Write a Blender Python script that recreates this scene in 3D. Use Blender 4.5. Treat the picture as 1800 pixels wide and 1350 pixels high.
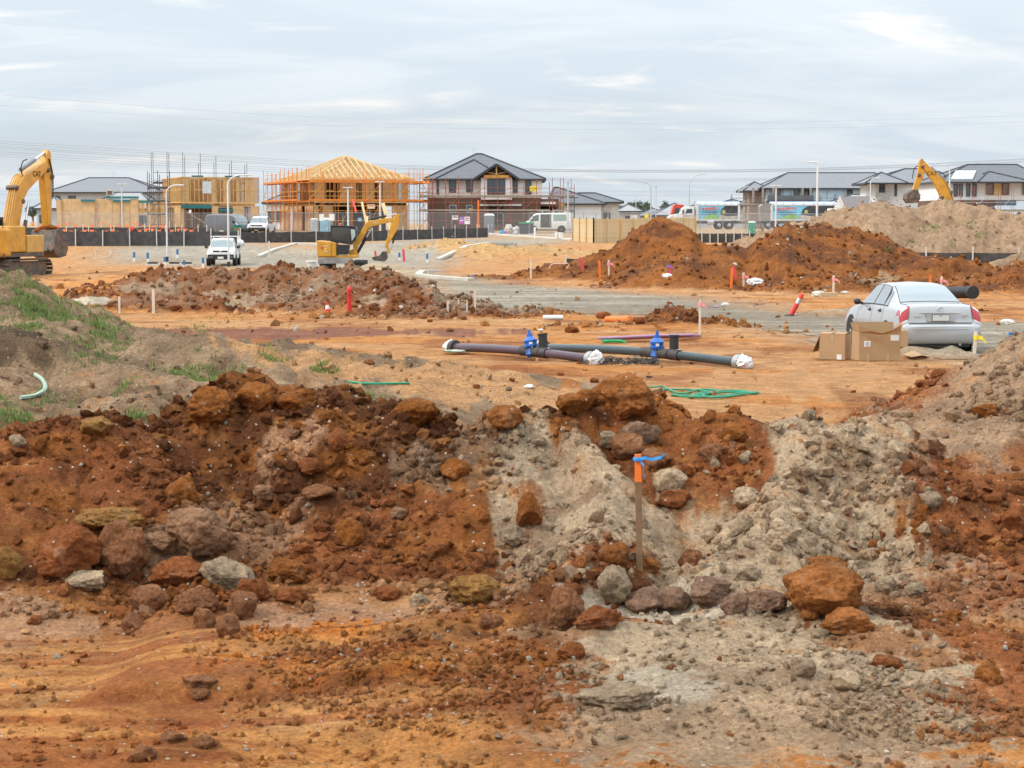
import bpy, math, random
import numpy as np
from mathutils import Vector, Matrix
for _o in list(bpy.data.objects): bpy.data.objects.remove(_o)
SC = bpy.context.scene
COL = SC.collection
R = math.radians
random.seed(7); RNG = np.random.default_rng(7)

# ---------------------------------------------------------------- camera
F = 3400.0                      # focal length in pixels of the 1800 px wide photograph
CAMH = 2.75
PITCH = math.atan((675 - 392) / F)
cam_data = bpy.data.cameras.new('camera'); cam = bpy.data.objects.new('camera', cam_data); COL.objects.link(cam)
cam.location = (0, 0, CAMH); cam.rotation_euler = (math.pi/2 - PITCH, 0, 0)
cam_data.sensor_width = 36; cam_data.lens = 36 * F / 1800
cam_data.clip_start = 0.5; cam_data.clip_end = 9000
cam_data.dof.use_dof = True; cam_data.dof.focus_distance = 48; cam_data.dof.aperture_fstop = 10
SC.camera = cam

# ---------------------------------------------------------------- sky, sun, exposure
SUN_EL, SUN_AZ = R(44), R(-108)      # azimuth from +Y towards +X: the sun stands behind the camera, to the left
world = bpy.data.worlds.new('World'); SC.world = world; world.use_nodes = True
def build_world():
    nt = world.node_tree; N = nt.nodes; L = nt.links; N.clear()
    out = N.new('ShaderNodeOutputWorld'); bg = N.new('ShaderNodeBackground')
    sky = N.new('ShaderNodeTexSky'); sky.sky_type = 'NISHITA'; sky.sun_disc = False
    sky.sun_elevation = SUN_EL; sky.sun_rotation = SUN_AZ; sky.air_density = 1.0; sky.dust_density = 2.0
    tc = N.new('ShaderNodeTexCoord'); sep = N.new('ShaderNodeSeparateXYZ'); L.new(tc.outputs['Generated'], sep.inputs[0])
    def math_(op, a, b=None, clamp=False):
        m = N.new('ShaderNodeMath'); m.operation = op; m.use_clamp = clamp
        for i, v in enumerate((a, b)):
            if v is None: continue
            if isinstance(v, (int, float)): m.inputs[i].default_value = v
            else: L.new(v, m.inputs[i])
        return m.outputs[0]
    z = math_('MAXIMUM', sep.outputs[2], 0.0)
    zz = math_('ADD', z, 0.15)                        # flat cloud deck, curved a little at the horizon
    comb = N.new('ShaderNodeCombineXYZ')
    L.new(math_('DIVIDE', sep.outputs[0], zz), comb.inputs[0]); L.new(math_('DIVIDE', sep.outputs[1], zz), comb.inputs[1])
    def noise(scale, det, rough, dist, sx, sy, off):
        mp = N.new('ShaderNodeMapping'); mp.inputs['Scale'].default_value = (sx, sy, 1); mp.inputs['Location'].default_value = off
        L.new(comb.outputs[0], mp.inputs[0])
        n = N.new('ShaderNodeTexNoise'); n.inputs['Scale'].default_value = scale; n.inputs['Detail'].default_value = det
        n.inputs['Roughness'].default_value = rough; n.inputs['Distortion'].default_value = dist
        L.new(mp.outputs[0], n.inputs['Vector']); return n.outputs[0]
    def ramp(v, a, b, c0, c1):
        r = N.new('ShaderNodeValToRGB'); r.color_ramp.elements[0].position = a; r.color_ramp.elements[1].position = b
        r.color_ramp.elements[0].color = (*c0, 1); r.color_ramp.elements[1].color = (*c1, 1); r.color_ramp.interpolation = 'EASE'
        L.new(v, r.inputs[0]); return r.outputs[0]
    def mix(f, a, b):
        m = N.new('ShaderNodeMix'); m.data_type = 'RGBA'
        if isinstance(f, float): m.inputs['Factor'].default_value = f
        else: L.new(f, m.inputs['Factor'])
        L.new(a, m.inputs['A']); L.new(b, m.inputs['B']); return m.outputs['Result']
    big = noise(1.5, 8, 0.58, 0.7, 0.62, 1.0, (3.1, 1.7, 0))
    deck = ramp(big, 0.38, 0.62, (5.3, 6.0, 6.6), (6.2, 6.75, 7.15))
    fine = noise(2.6, 8, 0.56, 0.9, 0.55, 1.0, (9.3, 4.2, 0))
    gaps = ramp(fine, 0.53, 0.72, (0, 0, 0), (1, 1, 1))
    white = N.new('ShaderNodeRGB'); white.outputs[0].default_value = (7.6, 7.6, 7.5, 1)
    cl = mix(gaps, deck, white.outputs[0])
    lo = noise(0.9, 4, 0.5, 0.3, 0.35, 1.0, (1.4, 7.7, 0))
    blue = ramp(lo, 0.50, 0.70, (0, 0, 0), (0.16, 0.16, 0.16))
    cl2 = mix(blue, cl, sky.outputs[0])                # thin places let the blue sky through
    # overcast decks are brighter overhead than at the horizon (CIE overcast law)
    law = math_('ADD', math_('MULTIPLY', z, 1.45), 0.70)
    mul = N.new('ShaderNodeMix'); mul.data_type = 'RGBA'; mul.blend_type = 'MULTIPLY'; mul.inputs['Factor'].default_value = 1.0
    L.new(cl2, mul.inputs['A']); L.new(law, mul.inputs['B'])
    L.new(mul.outputs['Result'], bg.inputs['Color']); bg.inputs['Strength'].default_value = 0.093
    L.new(bg.outputs[0], out.inputs['Surface'])
build_world()
sun_data = bpy.data.lights.new('sun', 'SUN'); sun = bpy.data.objects.new('sun', sun_data); COL.objects.link(sun)
sun_data.energy = 1.5; sun_data.angle = R(13); sun_data.color = (1.0, 0.93, 0.83)
_sd = Vector((math.sin(SUN_AZ)*math.cos(SUN_EL), math.cos(SUN_AZ)*math.cos(SUN_EL), math.sin(SUN_EL)))
sun.rotation_euler = _sd.to_track_quat('Z', 'Y').to_euler(); sun.location = _sd * 60
vs = SC.view_settings; vs.view_transform = 'Standard'; vs.look = 'None'; vs.exposure = 0.85; vs.gamma = 1.0; vs.use_curve_mapping = False
SC.cycles.use_denoising = True; SC.cycles.max_bounces = 6; SC.cycles.transparent_max_bounces = 12

# ---------------------------------------------------------------- pixel <-> world
_cp, _sp = math.cos(PITCH), math.sin(PITCH)
def ray(u, v):
    xc, yc = (u-900)/F, (675-v)/F
    return np.array([xc, _cp + yc*_sp, -_sp + yc*_cp])
def W(u, v, D):
    d = ray(u, v); k = D/d[1]
    return Vector((d[0]*k, D, CAMH + d[2]*k))
def PX(D): return F/D              # photograph pixels per metre at depth D

# ---------------------------------------------------------------- numpy noise
def _hash(ix, iy, seed):
    n = (ix*374761393 + iy*668265263 + seed*974711) & 0xffffffff
    n = ((n ^ (n >> 13))*1274126177) & 0xffffffff
    n = ((n ^ (n >> 15))*2246822519) & 0xffffffff
    return (n ^ (n >> 16))/4294967295.0
def vnoise(x, y, seed=0):
    x = np.asarray(x, float); y = np.asarray(y, float)
    fx, fy = np.floor(x), np.floor(y); ix, iy = fx.astype(np.int64), fy.astype(np.int64)
    tx, ty = x-fx, y-fy
    tx = tx*tx*tx*(tx*(tx*6-15)+10); ty = ty*ty*ty*(ty*(ty*6-15)+10)
    a, b = _hash(ix, iy, seed), _hash(ix+1, iy, seed)
    c, d = _hash(ix, iy+1, seed), _hash(ix+1, iy+1, seed)
    return (a+(b-a)*tx)*(1-ty) + (c+(d-c)*tx)*ty
def fbm(x, y, octv=4, seed=0, gain=0.5):
    s = 0; a = 1; t = 0
    for i in range(octv):
        s = s + a*(vnoise(x, y, seed+i*17)*2-1); t += a
        x, y = 1.6*x+1.2*y+3.1, -1.2*x+1.6*y+7.7; a *= gain
    return s/t
def cells(x, y, seed=0):
    """distance to the nearest jittered cell point (0..~1) and that cell's random number"""
    ix, iy = np.floor(x).astype(np.int64), np.floor(y).astype(np.int64)
    best = np.full(np.shape(x), 9.0); rid = np.zeros(np.shape(x))
    for dx in (-1, 0, 1):
        for dy in (-1, 0, 1):
            jx, jy = ix+dx, iy+dy
            px = jx + _hash(jx, jy, seed); py = jy + _hash(jx, jy, seed+5)
            d = (px-x)**2 + (py-y)**2; m = d < best
            best = np.where(m, d, best); rid = np.where(m, _hash(jx, jy, seed+9), rid)
    return np.sqrt(best), rid
def sstep(a, b, x):
    t = np.clip((x-a)/(b-a), 0, 1); return t*t*(3-2*t)

# ---------------------------------------------------------------- materials
MATS = {}
def _nodes(name):
    m = bpy.data.materials.new(name); m.use_nodes = True
    return m, m.node_tree.nodes, m.node_tree.links, m.node_tree.nodes['Principled BSDF']
def mat(name, col, rough=0.6, metal=0.0, var=0.12, scale=3.0, dirt=None, bump=0.0, coat=0.0, bscale=40, spec=0.5):
    """paint / plastic / timber with grime: noise varies the colour, dirt adds soil-coloured patches"""
    if name in MATS: return MATS[name]
    m, N, L, b = _nodes(name)
    tc = N.new('ShaderNodeTexCoord')
    n = N.new('ShaderNodeTexNoise'); n.inputs['Scale'].default_value = scale; n.inputs['Detail'].default_value = 6
    L.new(tc.outputs['Object'], n.inputs['Vector'])
    r = N.new('ShaderNodeValToRGB'); r.color_ramp.elements[0].position = .3; r.color_ramp.elements[1].position = .7
    c = np.array(col); r.color_ramp.elements[0].color = (*np.clip(c*(1-var), 0, 1), 1); r.color_ramp.elements[1].color = (*np.clip(c*(1+var), 0, 1), 1)
    L.new(n.outputs[0], r.inputs[0]); last = r.outputs[0]
    if dirt:
        n2 = N.new('ShaderNodeTexNoise'); n2.inputs['Scale'].default_value = dirt[1]; n2.inputs['Detail'].default_value = 8; n2.inputs['Roughness'].default_value = .65
        L.new(tc.outputs['Object'], n2.inputs['Vector'])
        r2 = N.new('ShaderNodeValToRGB'); r2.color_ramp.elements[0].position = dirt[2]; r2.color_ramp.elements[1].position = min(1, dirt[2]+.2)
        L.new(n2.outputs[0], r2.inputs[0])
        mx = N.new('ShaderNodeMix'); mx.data_type = 'RGBA'; L.new(r2.outputs[0], mx.inputs['Factor']); L.new(last, mx.inputs['A']); mx.inputs['B'].default_value = (*dirt[0], 1)
        last = mx.outputs['Result']
    L.new(last, b.inputs['Base Color']); b.inputs['Roughness'].default_value = rough; b.inputs['Metallic'].default_value = metal
    b.inputs['Coat Weight'].default_value = coat; b.inputs['Specular IOR Level'].default_value = spec
    if bump:
        n3 = N.new('ShaderNodeTexNoise'); n3.inputs['Scale'].default_value = bscale; n3.inputs['Detail'].default_value = 5
        L.new(tc.outputs['Object'], n3.inputs['Vector'])
        bp = N.new('ShaderNodeBump'); bp.inputs['Strength'].default_value = bump; bp.inputs['Distance'].default_value = .02
        L.new(n3.outputs[0], bp.inputs['Height']); L.new(bp.outputs[0], b.inputs['Normal'])
    MATS[name] = m; return m
def glass_mat(name, tint, rough=0.05):
    if name in MATS: return MATS[name]
    m, N, L, b = _nodes(name)
    b.inputs['Base Color'].default_value = (*tint, 1); b.inputs['Roughness'].default_value = rough; b.inputs['Specular IOR Level'].default_value = .9
    b.inputs['Coat Weight'].default_value = .6; b.inputs['Coat Roughness'].default_value = .03
    MATS[name] = m; return m
def mesh_mat(name, col, alpha):
    """wire mesh or shade cloth too fine to resolve: evenly part-transparent"""
    if name in MATS: return MATS[name]
    m, N, L, b = _nodes(name)
    b.inputs['Base Color'].default_value = (*col, 1); b.inputs['Roughness'].default_value = .7; b.inputs['Alpha'].default_value = alpha
    MATS[name] = m; return m
def striped(name, c0, c1, axis, period, duty=.5, rough=.7, bump=.0, soft=.08, nscale=6, nvar=.15):
    """weatherboards, roof tile courses, brick courses: object-space stripes with relief"""
    if name in MATS: return MATS[name]
    m, N, L, b = _nodes(name)
    tc = N.new('ShaderNodeTexCoord'); sp = N.new('ShaderNodeSeparateXYZ'); L.new(tc.outputs['Object'], sp.inputs[0])
    d = N.new('ShaderNodeMath'); d.operation = 'DIVIDE'; d.inputs[1].default_value = period; L.new(sp.outputs[axis], d.inputs[0])
    fr = N.new('ShaderNodeMath'); fr.operation = 'FRACT'; L.new(d.outputs[0], fr.inputs[0])
    r = N.new('ShaderNodeValToRGB'); r.color_ramp.elements[0].position = duty-soft; r.color_ramp.elements[1].position = duty+soft
    r.color_ramp.elements[0].color = (*c0, 1); r.color_ramp.elements[1].color = (*c1, 1); L.new(fr.outputs[0], r.inputs[0])
    n = N.new('ShaderNodeTexNoise'); n.inputs['Scale'].default_value = nscale; n.inputs['Detail'].default_value = 5; L.new(tc.outputs['Object'], n.inputs['Vector'])
    mr = N.new('ShaderNodeMapRange'); mr.inputs['From Min'].default_value = .3; mr.inputs['From Max'].default_value = .7; mr.inputs['To Min'].default_value = 1-nvar; mr.inputs['To Max'].default_value = 1+nvar
    L.new(n.outputs[0], mr.inputs['Value'])
    mx = N.new('ShaderNodeMix'); mx.data_type = 'RGBA'; mx.blend_type = 'MULTIPLY'; mx.inputs['Factor'].default_value = 1; L.new(r.outputs[0], mx.inputs['A']); L.new(mr.outputs[0], mx.inputs['B'])
    L.new(mx.outputs['Result'], b.inputs['Base Color']); b.inputs['Roughness'].default_value = rough
    if bump:
        bp = N.new('ShaderNodeBump'); bp.inputs['Strength'].default_value = bump; bp.inputs['Distance'].default_value = .03; L.new(fr.outputs[0], bp.inputs['Height']); L.new(bp.outputs[0], b.inputs['Normal'])
    MATS[name] = m; return m
def soil_mat(name='soil', bscale=1.0, pebble=1.0):
    """earth: the soil type comes from the vertex colour, the shader adds grain, pebbles and relief"""
    if name in MATS: return MATS[name]
    m, N, L, b = _nodes(name)
    at = N.new('ShaderNodeAttribute'); at.attribute_name = 'col'
    geo = N.new('ShaderNodeNewGeometry')
    def noise(s, det, rough=.6):
        n = N.new('ShaderNodeTexNoise'); n.inputs['Scale'].default_value = s; n.inputs['Detail'].default_value = det; n.inputs['Roughness'].default_value = rough
        L.new(geo.outputs['Position'], n.inputs['Vector']); return n.outputs[0]
    def mr(v, a, b_, c, d):
        q = N.new('ShaderNodeMapRange'); q.inputs['From Min'].default_value = a; q.inputs['From Max'].default_value = b_; q.inputs['To Min'].default_value = c; q.inputs['To Max'].default_value = d
        L.new(v, q.inputs['Value']); return q.outputs[0]
    def mul(a, v):
        x = N.new('ShaderNodeMix'); x.data_type = 'RGBA'; x.blend_type = 'MULTIPLY'; x.inputs['Factor'].default_value = 1
        L.new(a, x.inputs['A']); L.new(v, x.inputs['B']); return x.outputs['Result']
    n1 = noise(2.2, 8, .68); n2 = noise(26, 6, .7)
    c = mul(at.outputs['Color'], mr(n1, .3, .7, .66, 1.32)); c = mul(c, mr(n2, .3, .7, .62, 1.38))
    vo = N.new('ShaderNodeTexVoronoi'); vo.inputs['Scale'].default_value = 22; L.new(geo.outputs['Position'], vo.inputs['Vector'])
    # pale stones: a few voronoi cells, chosen by their own random colour
    sp = N.new('ShaderNodeSeparateColor'); L.new(vo.outputs['Color'], sp.inputs[0])
    g = N.new('ShaderNodeMath'); g.operation = 'GREATER_THAN'; g.inputs[1].default_value = 1-.06*pebble; L.new(sp.outputs[0], g.inputs[0])
    l = N.new('ShaderNodeMath'); l.operation = 'LESS_THAN'; l.inputs[1].default_value = .26; L.new(vo.outputs['Distance'], l.inputs[0])
    mm = N.new('ShaderNodeMath'); mm.operation = 'MULTIPLY'; L.new(g.outputs[0], mm.inputs[0]); L.new(l.outputs[0], mm.inputs[1])
    mx = N.new('ShaderNodeMix'); mx.data_type = 'RGBA'; L.new(mm.outputs[0], mx.inputs['Factor']); L.new(c, mx.inputs['A']); mx.inputs['B'].default_value = (.60, .51, .40, 1)
    L.new(mx.outputs['Result'], b.inputs['Base Color']); b.inputs['Roughness'].default_value = .95; b.inputs['Specular IOR Level'].default_value = .15
    n3 = noise(9*bscale, 9, .72); n4 = noise(2.4, 6, .7)
    bp = N.new('ShaderNodeBump'); bp.inputs['Strength'].default_value = 1.0; bp.inputs['Distance'].default_value = .12; L.new(n3, bp.inputs['Height'])
    bp0 = N.new('ShaderNodeBump'); bp0.inputs['Strength'].default_value = .75; bp0.inputs['Distance'].default_value = .28; L.new(n4, bp0.inputs['Height']); L.new(bp0.outputs[0], bp.inputs['Normal'])
    bp2 = N.new('ShaderNodeBump'); bp2.inputs['Strength'].default_value = .6; bp2.inputs['Distance'].default_value = .03; L.new(n2, bp2.inputs['Height']); L.new(bp.outputs[0], bp2.inputs['Normal'])
    L.new(bp2.outputs[0], b.inputs['Normal'])
    MATS[name] = m; return m

# ---------------------------------------------------------------- mesh builder and object helpers
class MB:
    def __init__(s): s.v = []; s.f = []
    def add(s, vs_, fs):
        k = len(s.v); s.v += [tuple(map(float, p)) for p in vs_]; s.f += [tuple(i+k for i in q) for q in fs]; return s
    def box(s, c, d, M=None):
        x, y, z = d[0]/2, d[1]/2, d[2]/2
        P = [Vector((i*x, j*y, k*z)) for k in (-1, 1) for j in (-1, 1) for i in (-1, 1)]
        if M is not None: P = [M @ p for p in P]
        c = Vector(c)
        return s.add([c+p for p in P], [(0, 2, 3, 1), (4, 5, 7, 6), (0, 1, 5, 4), (2, 6, 7, 3), (0, 4, 6, 2), (1, 3, 7, 5)])
    def bar(s, a, b, w, h=None, up=(0, 0, 1)):
        """rectangular bar from a to b"""
        a, b = Vector(a), Vector(b); h = w if h is None else h; d = (b-a).normalized(); up = Vector(up)
        if abs(d.dot(up)) > .98: up = Vector((0, 1, 0)) if abs(d.y) < .9 else Vector((1, 0, 0))
        sx = d.cross(up).normalized()*w/2; sz = sx.cross(d).normalized()*h/2
        P = [a-sx-sz, a+sx-sz, a+sx+sz, a-sx+sz, b-sx-sz, b+sx-sz, b+sx+sz, b-sx+sz]
        return s.add(P, [(0, 3, 2, 1), (4, 5, 6, 7), (0, 1, 5, 4), (1, 2, 6, 5), (2, 3, 7, 6), (3, 0, 4, 7)])
    def tube(s, pts, r, n=6, cap=True):
        pts = [Vector(p) for p in pts]; m = len(pts); rs = r if isinstance(r, (list, tuple)) else [r]*m
        V = []; ref = None
        for i, p in enumerate(pts):
            d = (pts[min(i+1, m-1)]-pts[max(i-1, 0)]).normalized()
            if ref is None:
                ref = Vector((0, 0, 1)) if abs(d.z) < .9 else Vector((1, 0, 0))
            a = (ref - d*ref.dot(d)).normalized(); b = d.cross(a); ref = a
            for k in range(n):
                t = 2*math.pi*k/n; V.append(p + (a*math.cos(t)+b*math.sin(t))*rs[i])
        Fc = [(i*n+k, i*n+(k+1) % n, (i+1)*n+(k+1) % n, (i+1)*n+k) for i in range(m-1) for k in range(n)]
        if cap: Fc += [tuple(range(n-1, -1, -1)), tuple((m-1)*n+k for k in range(n))]
        return s.add(V, Fc)
    def prism(s, poly, a, b, f):
        """polygon of 2-D points extruded from a to b; f(p, q, t) places a point in space"""
        n = len(poly); V = [f(p, q, a) for p, q in poly]+[f(p, q, b) for p, q in poly]
        return s.add(V, [tuple(range(n)), tuple(range(2*n-1, n-1, -1))]+[(i, i+n, (i+1) % n+n, (i+1) % n) for i in range(n)])
    def lathe(s, prof, n=12, M=None, o=(0, 0, 0)):
        V = []; o = Vector(o)
        for r, z in prof:
            for k in range(n):
                t = 2*math.pi*k/n; p = Vector((r*math.cos(t), r*math.sin(t), z)); V.append(o+(M @ p if M is not None else p))
        m = len(prof)
        Fc = [(i*n+k, i*n+(k+1) % n, (i+1)*n+(k+1) % n, (i+1)*n+k) for i in range(m-1) for k in range(n)]
        Fc += [tuple(range(n-1, -1, -1)), tuple((m-1)*n+k for k in range(n))]
        return s.add(V, Fc)
    def quad(s, a, b, c, d): return s.add([a, b, c, d], [(0, 1, 2, 3)])
    def build(s, name, m, parent=None, smooth=False, bevel=0, loc=None, rotz=0, kind=None):
        me = bpy.data.meshes.new(name); me.from_pydata(s.v, [], s.f); me.update()
        o = bpy.data.objects.new(name, me); COL.objects.link(o); me.materials.append(m)
        if smooth:
            me.shade_smooth()
            try: me.set_sharp_from_angle(angle=R(38))
            except Exception: pass
        if bevel:
            bm = o.modifiers.new('bevel', 'BEVEL'); bm.width = bevel; bm.segments = 2; bm.limit_method = 'ANGLE'
        if parent is not None: o.parent = parent
        if loc is not None: o.location = loc
        if rotz: o.rotation_euler = (0, 0, rotz)
        if kind: o['kind'] = kind
        return o
def tag(o, label, cat, group=None):
    o['label'] = label; o['category'] = cat
    if group: o['group'] = group
    return o
def thing(name, label, cat, loc=(0, 0, 0), rotz=0, group=None):
    o = bpy.data.objects.new(name, None); COL.objects.link(o); o.empty_display_size = .2
    o.location = loc; o.rotation_euler = (0, 0, rotz)
    return tag(o, label, cat, group)
def copy_tree(o, parent=None):
    c = o.copy(); COL.objects.link(c); c.parent = parent
    for ch in list(o.children): copy_tree(ch, c)
    return c
def np_mesh(name, V, Fq, m, col=None, smooth=True, attr='col'):
    me = bpy.data.meshes.new(name); nv, nf, k = len(V), len(Fq), Fq.shape[1]
    me.vertices.add(nv); me.vertices.foreach_set('co', np.ascontiguousarray(V, dtype=np.float32).ravel())
    me.loops.add(nf*k); me.loops.foreach_set('vertex_index', np.ascontiguousarray(Fq, dtype=np.int32).ravel())
    me.polygons.add(nf); me.polygons.foreach_set('loop_start', np.arange(0, nf*k, k, dtype=np.int32)); me.polygons.foreach_set('loop_total', np.full(nf, k, dtype=np.int32))
    me.polygons.foreach_set('use_smooth', np.full(nf, smooth, dtype=bool))
    me.update(calc_edges=True)
    if col is not None:
        a = me.color_attributes.new(attr, 'FLOAT_COLOR', 'POINT')
        a.data.foreach_set('color', np.concatenate([col, np.ones((nv, 1))], 1).astype(np.float32).ravel())
    o = bpy.data.objects.new(name, me); COL.objects.link(o); me.materials.append(m); return o
# ================================================================ the terrain
# base level of the site: trench floor in front, flat yard, bank up to the street, level beyond
_BY = [0, 13.5, 17, 22, 28, 60, 128, 133, 142, 180, 205, 4000]
_BZ = [-.42, -.34, -.25, -.05, 0, 0, 0, .45, 1.1, 1.6, 1.98, 2.0]
def base_z(Y): return np.interp(Y, _BY, _BZ)
MOUNDS = []     # name, crest points, front run, back run, roughness, soil index
def mound(name, pts, front, back, exp=1.0, absolute=True):
    P = np.array([tuple(W(*p)) for p in pts]); MOUNDS.append((name, P, front, back, exp))
# foreground berm of mixed spoil
mound('dirt_berm', [(-260, 800, 17.2), (-60, 785, 17.3), (40, 752, 17.4), (100, 733, 17.5), (170, 722, 17.6), (245, 752, 17.5), (320, 708, 17.9), (430, 680, 18.2), (560, 688, 18.2),
                    (650, 703, 18.1), (700, 722, 17.9), (780, 752, 17.6), (860, 752, 17.6), (930, 740, 17.8), (985, 724, 18.0), (1060, 692, 18.2), (1150, 692, 18.2),
                    (1235, 738, 18.0), (1310, 748, 17.9), (1400, 742, 18.0), (1470, 737, 18.0), (1540, 745, 17.9), (1600, 785, 17.5), (1700, 830, 17.2), (2000, 840, 17.2)], 2.7, 2.3)
mound('dirt_berm', [(430, 690, 17.9), (350, 790, 17.2), (330, 900, 16.4), (330, 1010, 15.4)], 1.2, 1.3)
mound('dirt_berm', [(200, 860, 16.7), (120, 910, 16.2), (90, 985, 15.5)], 1.0, 1.2)
mound('dirt_berm', [(950, 738, 17.7), (1005, 752, 17.2), (1055, 808, 16.6), (1085, 875, 16.0), (1060, 950, 15.4), (960, 1018, 14.8)], .95, 1.1)
mound('dirt_berm', [(1340, 765, 17.5), (1390, 752, 17.2), (1460, 742, 17.0), (1530, 752, 16.95), (1590, 785, 16.8)], 1.5, 1.4)
mound('dirt_berm', [(1425, 780, 16.9), (1395, 870, 16.0), (1320, 960, 15.1)], 1.0, 1.1)
mound('dirt_berm', [(1540, 752, 17.6), (1620, 800, 16.9), (1640, 860, 16.5), (1600, 920, 15.9)], .75, .9)
mound('dirt_berm', [(1000, 1075, 13.6), (1150, 1085, 13.6), (1300, 1075, 13.8), (1450, 1080, 13.8), (1620, 1100, 13.6)], 2.6, 1.6)
mound('dirt_berm', [(440, 1130, 13.6), (380, 1180, 12.9), (330, 1240, 12.2), (290, 1340, 11.2)], .55, .6)
mound('dirt_berm', [(880, 1120, 13.4), (900, 1220, 12.3), (905, 1330, 11.2)], .45, .5)
# spoil heap at the right edge
mound('spoil_heap', [(1590, 790, 18.4), (1650, 712, 19.4), (1720, 660, 20), (1800, 612, 20.4), (1900, 560, 20.8), (2150, 520, 21)], 3.6, 3.4)
mound('spoil_heap', [(1800, 640, 19.6), (1760, 760, 18.3), (1700, 880, 16.8), (1700, 960, 15.8)], 1.8, 2.0)
# grassy topsoil stockpile at the left
mound('topsoil_mound', [(-500, 400, 32), (-200, 425, 32), (-40, 462, 32), (40, 505, 31.5), (120, 545, 31), (200, 575, 31), (290, 593, 31)], 8.5, 5.0)
mound('topsoil_mound', [(-400, 584, 26.2), (-100, 586, 26.2), (20, 586, 26.2), (80, 606, 26), (140, 634, 25.8), (185, 652, 25.6)], 1.5, 5.0)
mound('topsoil_mound', [(-400, 652, 25.0), (-100, 652, 25.0), (30, 652, 25.0), (120, 655, 25), (200, 655, 25), (290, 660, 24.8), (380, 668, 24.6)], 5.0, 1.2)
mound('topsoil_mound', [(300, 605, 29), (365, 583, 29), (440, 605, 28.8), (500, 640, 28.4)], 3.2, 2.2)
mound('topsoil_mound', [(440, 640, 26.5), (520, 668, 26), (570, 690, 25.5)], 1.5, 1.2)
# long spoil bank across the middle
mound('spoil_bank', [(225, 500, 64), (270, 472, 65), (330, 467, 66), (420, 460, 66), (490, 462, 66), (580, 467, 65), (640, 474, 64), (690, 480, 62), (735, 494, 60), (775, 526, 58)], 4.6, 3.2)
mound('spoil_bank', [(340, 512, 59.5), (385, 520, 58.5), (402, 540, 58)], 1.3, 1.4)
mound('spoil_bank', [(690, 545, 57.5), (730, 537, 57.5), (775, 552, 57)], 1.0, 1.0)
mound('spoil_bank', [(600, 478, 64.5), (612, 500, 61), (640, 530, 59)], 1.6, 1.6)
mound('gravel_heap', [(632, 472, 106), (655, 461, 106), (690, 466, 105), (722, 478, 103)], 3.6, 3.0)
mound('sand_heap', [(785, 413, 140), (805, 416, 140), (820, 425, 140)], 4.0, 3.4)
mound('sand_heap', [(850, 428, 135), (900, 431, 136), (960, 436, 136), (990, 436, 136)], 3.4, 3.0)
# stockpiles at the right
mound('clay_stockpile', [(1155, 388, 97), (1175, 391, 97)], 5.4, 5.4)
mound('clay_stockpile', [(1090, 468, 92), (1160, 462, 90), (1215, 450, 90), (1255, 440, 90)], 3.2, 3.4)
mound('clay_stockpile', [(1290, 425, 84), (1345, 408, 86), (1415, 389, 90), (1445, 379, 92), (1478, 394, 92)], 6.5, 5.2)
mound('clay_stockpile', [(1350, 408, 84), (1380, 450, 80), (1440, 470, 78), (1480, 480, 77)], 3.2, 3.4)
mound('clay_stockpile', [(1585, 480, 84), (1625, 456, 85), (1665, 452, 85), (1700, 457, 85), (1730, 484, 83)], 3.6, 3.0)
mound('clay_stockpile', [(1745, 488, 78), (1775, 472, 78), (1830, 464, 79), (1950, 460, 80)], 3.8, 3.0)
mound('clay_stockpile', [(1110, 566, 52), (1180, 541, 52.5), (1230, 552, 52), (1275, 568, 51)], 1.5, 1.4)
mound('clay_stockpile', [(1190, 600, 48), (1280, 590, 48), (1330, 583, 48.5), (1360, 592, 48)], 1.1, 1.1)
mound('clay_stockpile', [(990, 572, 50.5), (1025, 566, 50.5), (1060, 575, 50)], 1.0, .9)
mound('clay_stockpile', [(900, 474, 95), (1010, 466, 96), (1080, 474, 94)], 3.0, 3.0)
mound('lime_sand', [(1050, 570, 50.8), (1090, 578, 50), (1140, 590, 49.5), (1215, 595, 49.3)], .8, .7)
mound('lime_sand', [(150, 524, 61), (185, 522, 61)], 1.1, 1.1)
mound('lime_sand', [(845, 548, 59), (880, 547, 59), (920, 553, 58.5)], .9, .8)
mound('lime_sand', [(1350, 590, 47.5), (1365, 586, 47.5)], .5, .5)
mound('gravel_heap', [(1592, 606, 39.6), (1640, 613, 39.5), (1668, 606, 39.5), (1708, 616, 39.4)], .5, .45)
mound('gravel_heap', [(1440, 543, 58), (1500, 540, 58)], .9, .9)
mound('soil_stockpile', [(1440, 385, 126), (1500, 358, 128), (1545, 352, 129), (1590, 362, 130), (1640, 352, 130), (1680, 351, 130), (1740, 360, 130), (1790, 372, 129), (1960, 380, 129)], 9.5, 8)
mound('topsoil_mound', [(1755, 458, 92), (1800, 450, 92), (1900, 446, 92)], 2.2, 2.0)
MNAMES = ['ground'] + sorted({m[0] for m in MOUNDS})

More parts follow.
